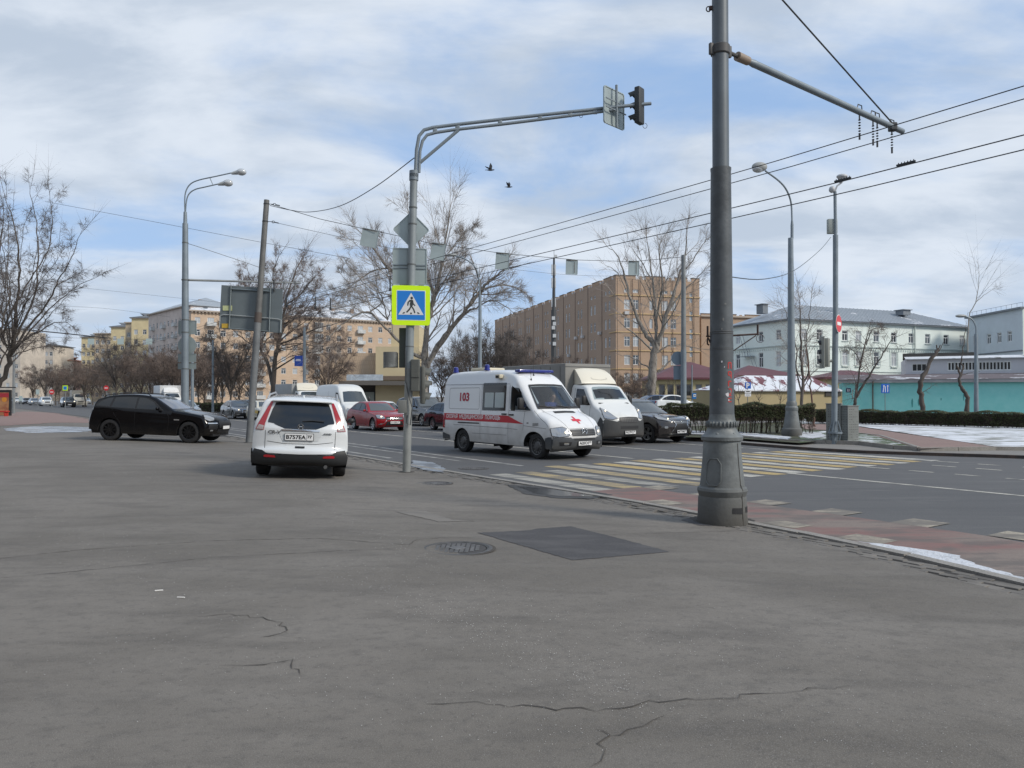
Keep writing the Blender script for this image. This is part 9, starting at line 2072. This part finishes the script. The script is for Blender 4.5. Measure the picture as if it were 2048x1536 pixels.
row = [(0, 232, 118, 12.5, .4, 'dark round-crowned tree, tallest of the row left of the double lamp post'), (1, 170, 128, 8.5, 1.2, 'reddish tree behind the distant cream truck'), (2, 148, 135, 8.0, 2.2, 'small reddish tree left of the distant cream truck'), (1, 112, 150, 8.5, 3.0, 'brown tree above the distant white cars'), (3, 90, 170, 10, .9, 'tree before the pale beige block'),
       (2, 66, 175, 9, 4.0, 'low tree left of the distant white SUV'), (2, 285, 112, 9.5, 1.7, 'reddish thicket tree right of the tall dark one'), (1, 318, 106, 8.8, .1, 'brown tree above the white box truck'), (2, 345, 104, 9.0, 5.0, 'brown tree just left of the double lamp post'), (0, 262, 124, 9.5, 2.9, 'dark tree behind the roof of the black SUV'),
       (1, 398, 98, 9.2, 2.4, 'reddish tree just right of the double lamp post'), (3, 462, 82, 10.0, 3.6, 'slender dark tree left of the leaning pole'), (2, 432, 92, 8.6, 1.0, 'reddish tree above the graphite saloon'), (1, 500, 92, 7.5, 4.4, 'brown tree behind the foot of the leaning pole'), (2, 655, 84, 8.0, .6, 'reddish tree left of the signal mast before the cream tiles'), (1, 200, 135, 8.2, 5.5, 'brown tree left of the tall dark one'),
       (1, 370, 110, 8.0, 1.9, 'brown tree hidden behind the double lamp post'), (2, 480, 100, 8.2, 2.7, 'reddish tree behind the large sign back')]
for i, px, Y, H, rz, l in row: put_tree(i, px, Y, H, rz, l, G1)
for k_, (px, Y, H) in enumerate(((118, 180, 9), (185, 160, 10), (212, 150, 9.5), (250, 140, 9), (300, 128, 9), (332, 122, 9), (358, 118, 9), (410, 112, 9), (445, 105, 8.5))): put_tree((1, 2, 0)[k_ % 3], px, Y, H, k_ * 1.3, 'bare crown in the back row, number %d from the left' % (k_ + 1) if False else ('%s bare crown of the back row behind the avenue trees' % ('leftmost', 'second', 'third', 'fourth', 'middle', 'sixth', 'seventh', 'eighth', 'rightmost')[k_]), 'back row of bare trees')
G2 = 'dark bare trees left of the brick building'
for i, px, Y, H, rz, l in ((0, 985, 92, 11.5, .3, 'darkest tree right of the slim street lamp'), (3, 945, 96, 11.0, 1.9, 'tall dark tree left of the slim street lamp'), (0, 1030, 88, 9.5, 2.8, 'dark tree against the far end of the brick building'), (3, 915, 86, 8.5, 4.4, 'dark tree just above the ambulance roof'), (1, 1075, 92, 8.0, .7, 'brown tree below the telecom mast'), (2, 884, 88, 8.0, 3.3, 'reddish tree between the signal mast and the ambulance'), (0, 1005, 100, 10, 5.2, 'dark tree behind the darkest one'), (1, 1140, 95, 7.5, 2.2, 'brown tree above the tarpaulin truck')): put_tree(i, px, Y, H, rz, l, G2)
put_tree(1, 1258, 72, 4.6, 1.3, 'low reddish shrub-like tree at the foot of the brick building', None, 'shrub_tree'); put_tree(2, 1280, 70, 4.0, 3.3, 'low reddish shrub beside the knobbly trunk', None, 'shrub_tree')
for o in bpy.data.objects:
 if o.name.startswith('street_tree') and not o.parent and o.get('label') == 'x': bpy.data.objects.remove(o)
# hedges: clipped box of leaf blades over bare stems
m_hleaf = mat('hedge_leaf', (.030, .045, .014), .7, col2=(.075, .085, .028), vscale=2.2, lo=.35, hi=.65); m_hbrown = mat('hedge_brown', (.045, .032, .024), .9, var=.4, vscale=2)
def hedge(label, a, b, depth, h, nleaf, seed, leaf=.05, z0=0.0, dense_from=.4, name='hedge'):
 rn = random.Random(seed); t = thing(name, label, 'hedge', (a.x, a.y, z0)); d = (b - a); d.z = 0; L = d.length; d.normalize(); n = V3(-d.y, d.x, 0); mb = MB(); sm = MB()
 for _ in range(nleaf):
  u = rn.uniform(0, L); face = rn.random(); hh = h * (1 + .05 * math.sin(u * 2.1) + .04 * math.sin(u * 5.3 + 1))
  if face < .40: v_ = rn.uniform(0, depth); z = hh - abs(rn.gauss(0, .05))
  elif face < .8: v_ = abs(rn.gauss(0, .07)); z = hh * (dense_from + (1 - dense_from) * rn.random()) if rn.random() < .85 else hh * rn.uniform(.1, 1)
  else: v_ = rn.uniform(0, depth); z = hh * rn.uniform(dense_from, 1)
  c = d * u + n * v_ + V3(0, 0, z); e1 = V3(rn.gauss(0, 1), rn.gauss(0, 1), rn.gauss(0, 1)).normalized() * leaf * rn.uniform(.5, 1.1); e2 = e1.orthogonal().normalized() * leaf * .45
  mb.add([c - e1, c + e2, c + e1, c - e2], [(0, 1, 2, 3)], 0 if rn.random() < .72 else 1)
 mb.build('foliage', [m_hleaf, m_hbrown], t)
 tb = TB(seed)
 for k_ in range(int(L * 20)):
  u = rn.uniform(0, L); v_ = rn.uniform(.05, depth - .05); p = d * u + n * v_; tip = p + V3(rn.gauss(0, .12), rn.gauss(0, .12), h * rn.uniform(.6, .95)); tb.seg([p, p.lerp(tip, .5) + V3(rn.gauss(0, .04), rn.gauss(0, .04), 0), tip], [.014, .011, .005], 4)
  for _ in range(7): q = p.lerp(tip, rn.uniform(.15, .9)); tb.twig(q, V3(rn.gauss(0, 1), rn.gauss(0, 1), abs(rn.gauss(.5, .5))).normalized(), rn.uniform(.12, .35), .006)
 me = bpy.data.meshes.new('stems'); me.from_pydata(tb.v, [], tb.f); me.materials.append(m_hbrown); o = bpy.data.objects.new('stems', me); C.objects.link(o); o.parent = t
 return t
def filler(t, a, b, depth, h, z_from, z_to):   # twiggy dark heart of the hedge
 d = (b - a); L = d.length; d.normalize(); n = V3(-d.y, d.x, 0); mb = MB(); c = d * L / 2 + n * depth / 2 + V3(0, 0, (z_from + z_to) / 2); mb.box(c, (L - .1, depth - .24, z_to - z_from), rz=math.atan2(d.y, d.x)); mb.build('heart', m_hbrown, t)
a = XY(1335, 33.2); b = XY(1632, 32.2); t = hedge('clipped hedge with bare stems and snow below it, on the near part of the island', a, b, 1.1, 1.22, 16000, 1, .045, FARZ + .1, .55); filler(t, a, b, 1.1, 1.2, .72, 1.10)
a = XY(1608, 46); b = XY(2330, 33.5); t = hedge('long low clipped hedge behind the snow field on the right', a, b, .9, .78, 26000, 2, .05, FARZ + .1, .1); filler(t, a, b, .9, .7, .05, .68)
a = XY(1290, 46); b = XY(1608, 46); t = hedge('second hedge row behind the near island hedge', a, b, .8, .95, 6000, 3, .06, FARZ + .1, .3); filler(t, a, b, .8, .9, .1, .82)
a = XY(372, 88); b = XY(600, 76); t = hedge('low brownish hedge behind the graphite saloon', a, b, 1.0, 1.0, 5000, 4, .10, -.2, .1); filler(t, a, b, 1.0, .9, .05, .85)
a = XY(830, 80); b = XY(1000, 75); t = hedge('low hedge behind the dark saloon', a, b, 1.0, 1.0, 3000, 5, .10, -.2, .1); filler(t, a, b, 1.0, .9, .05, .85)
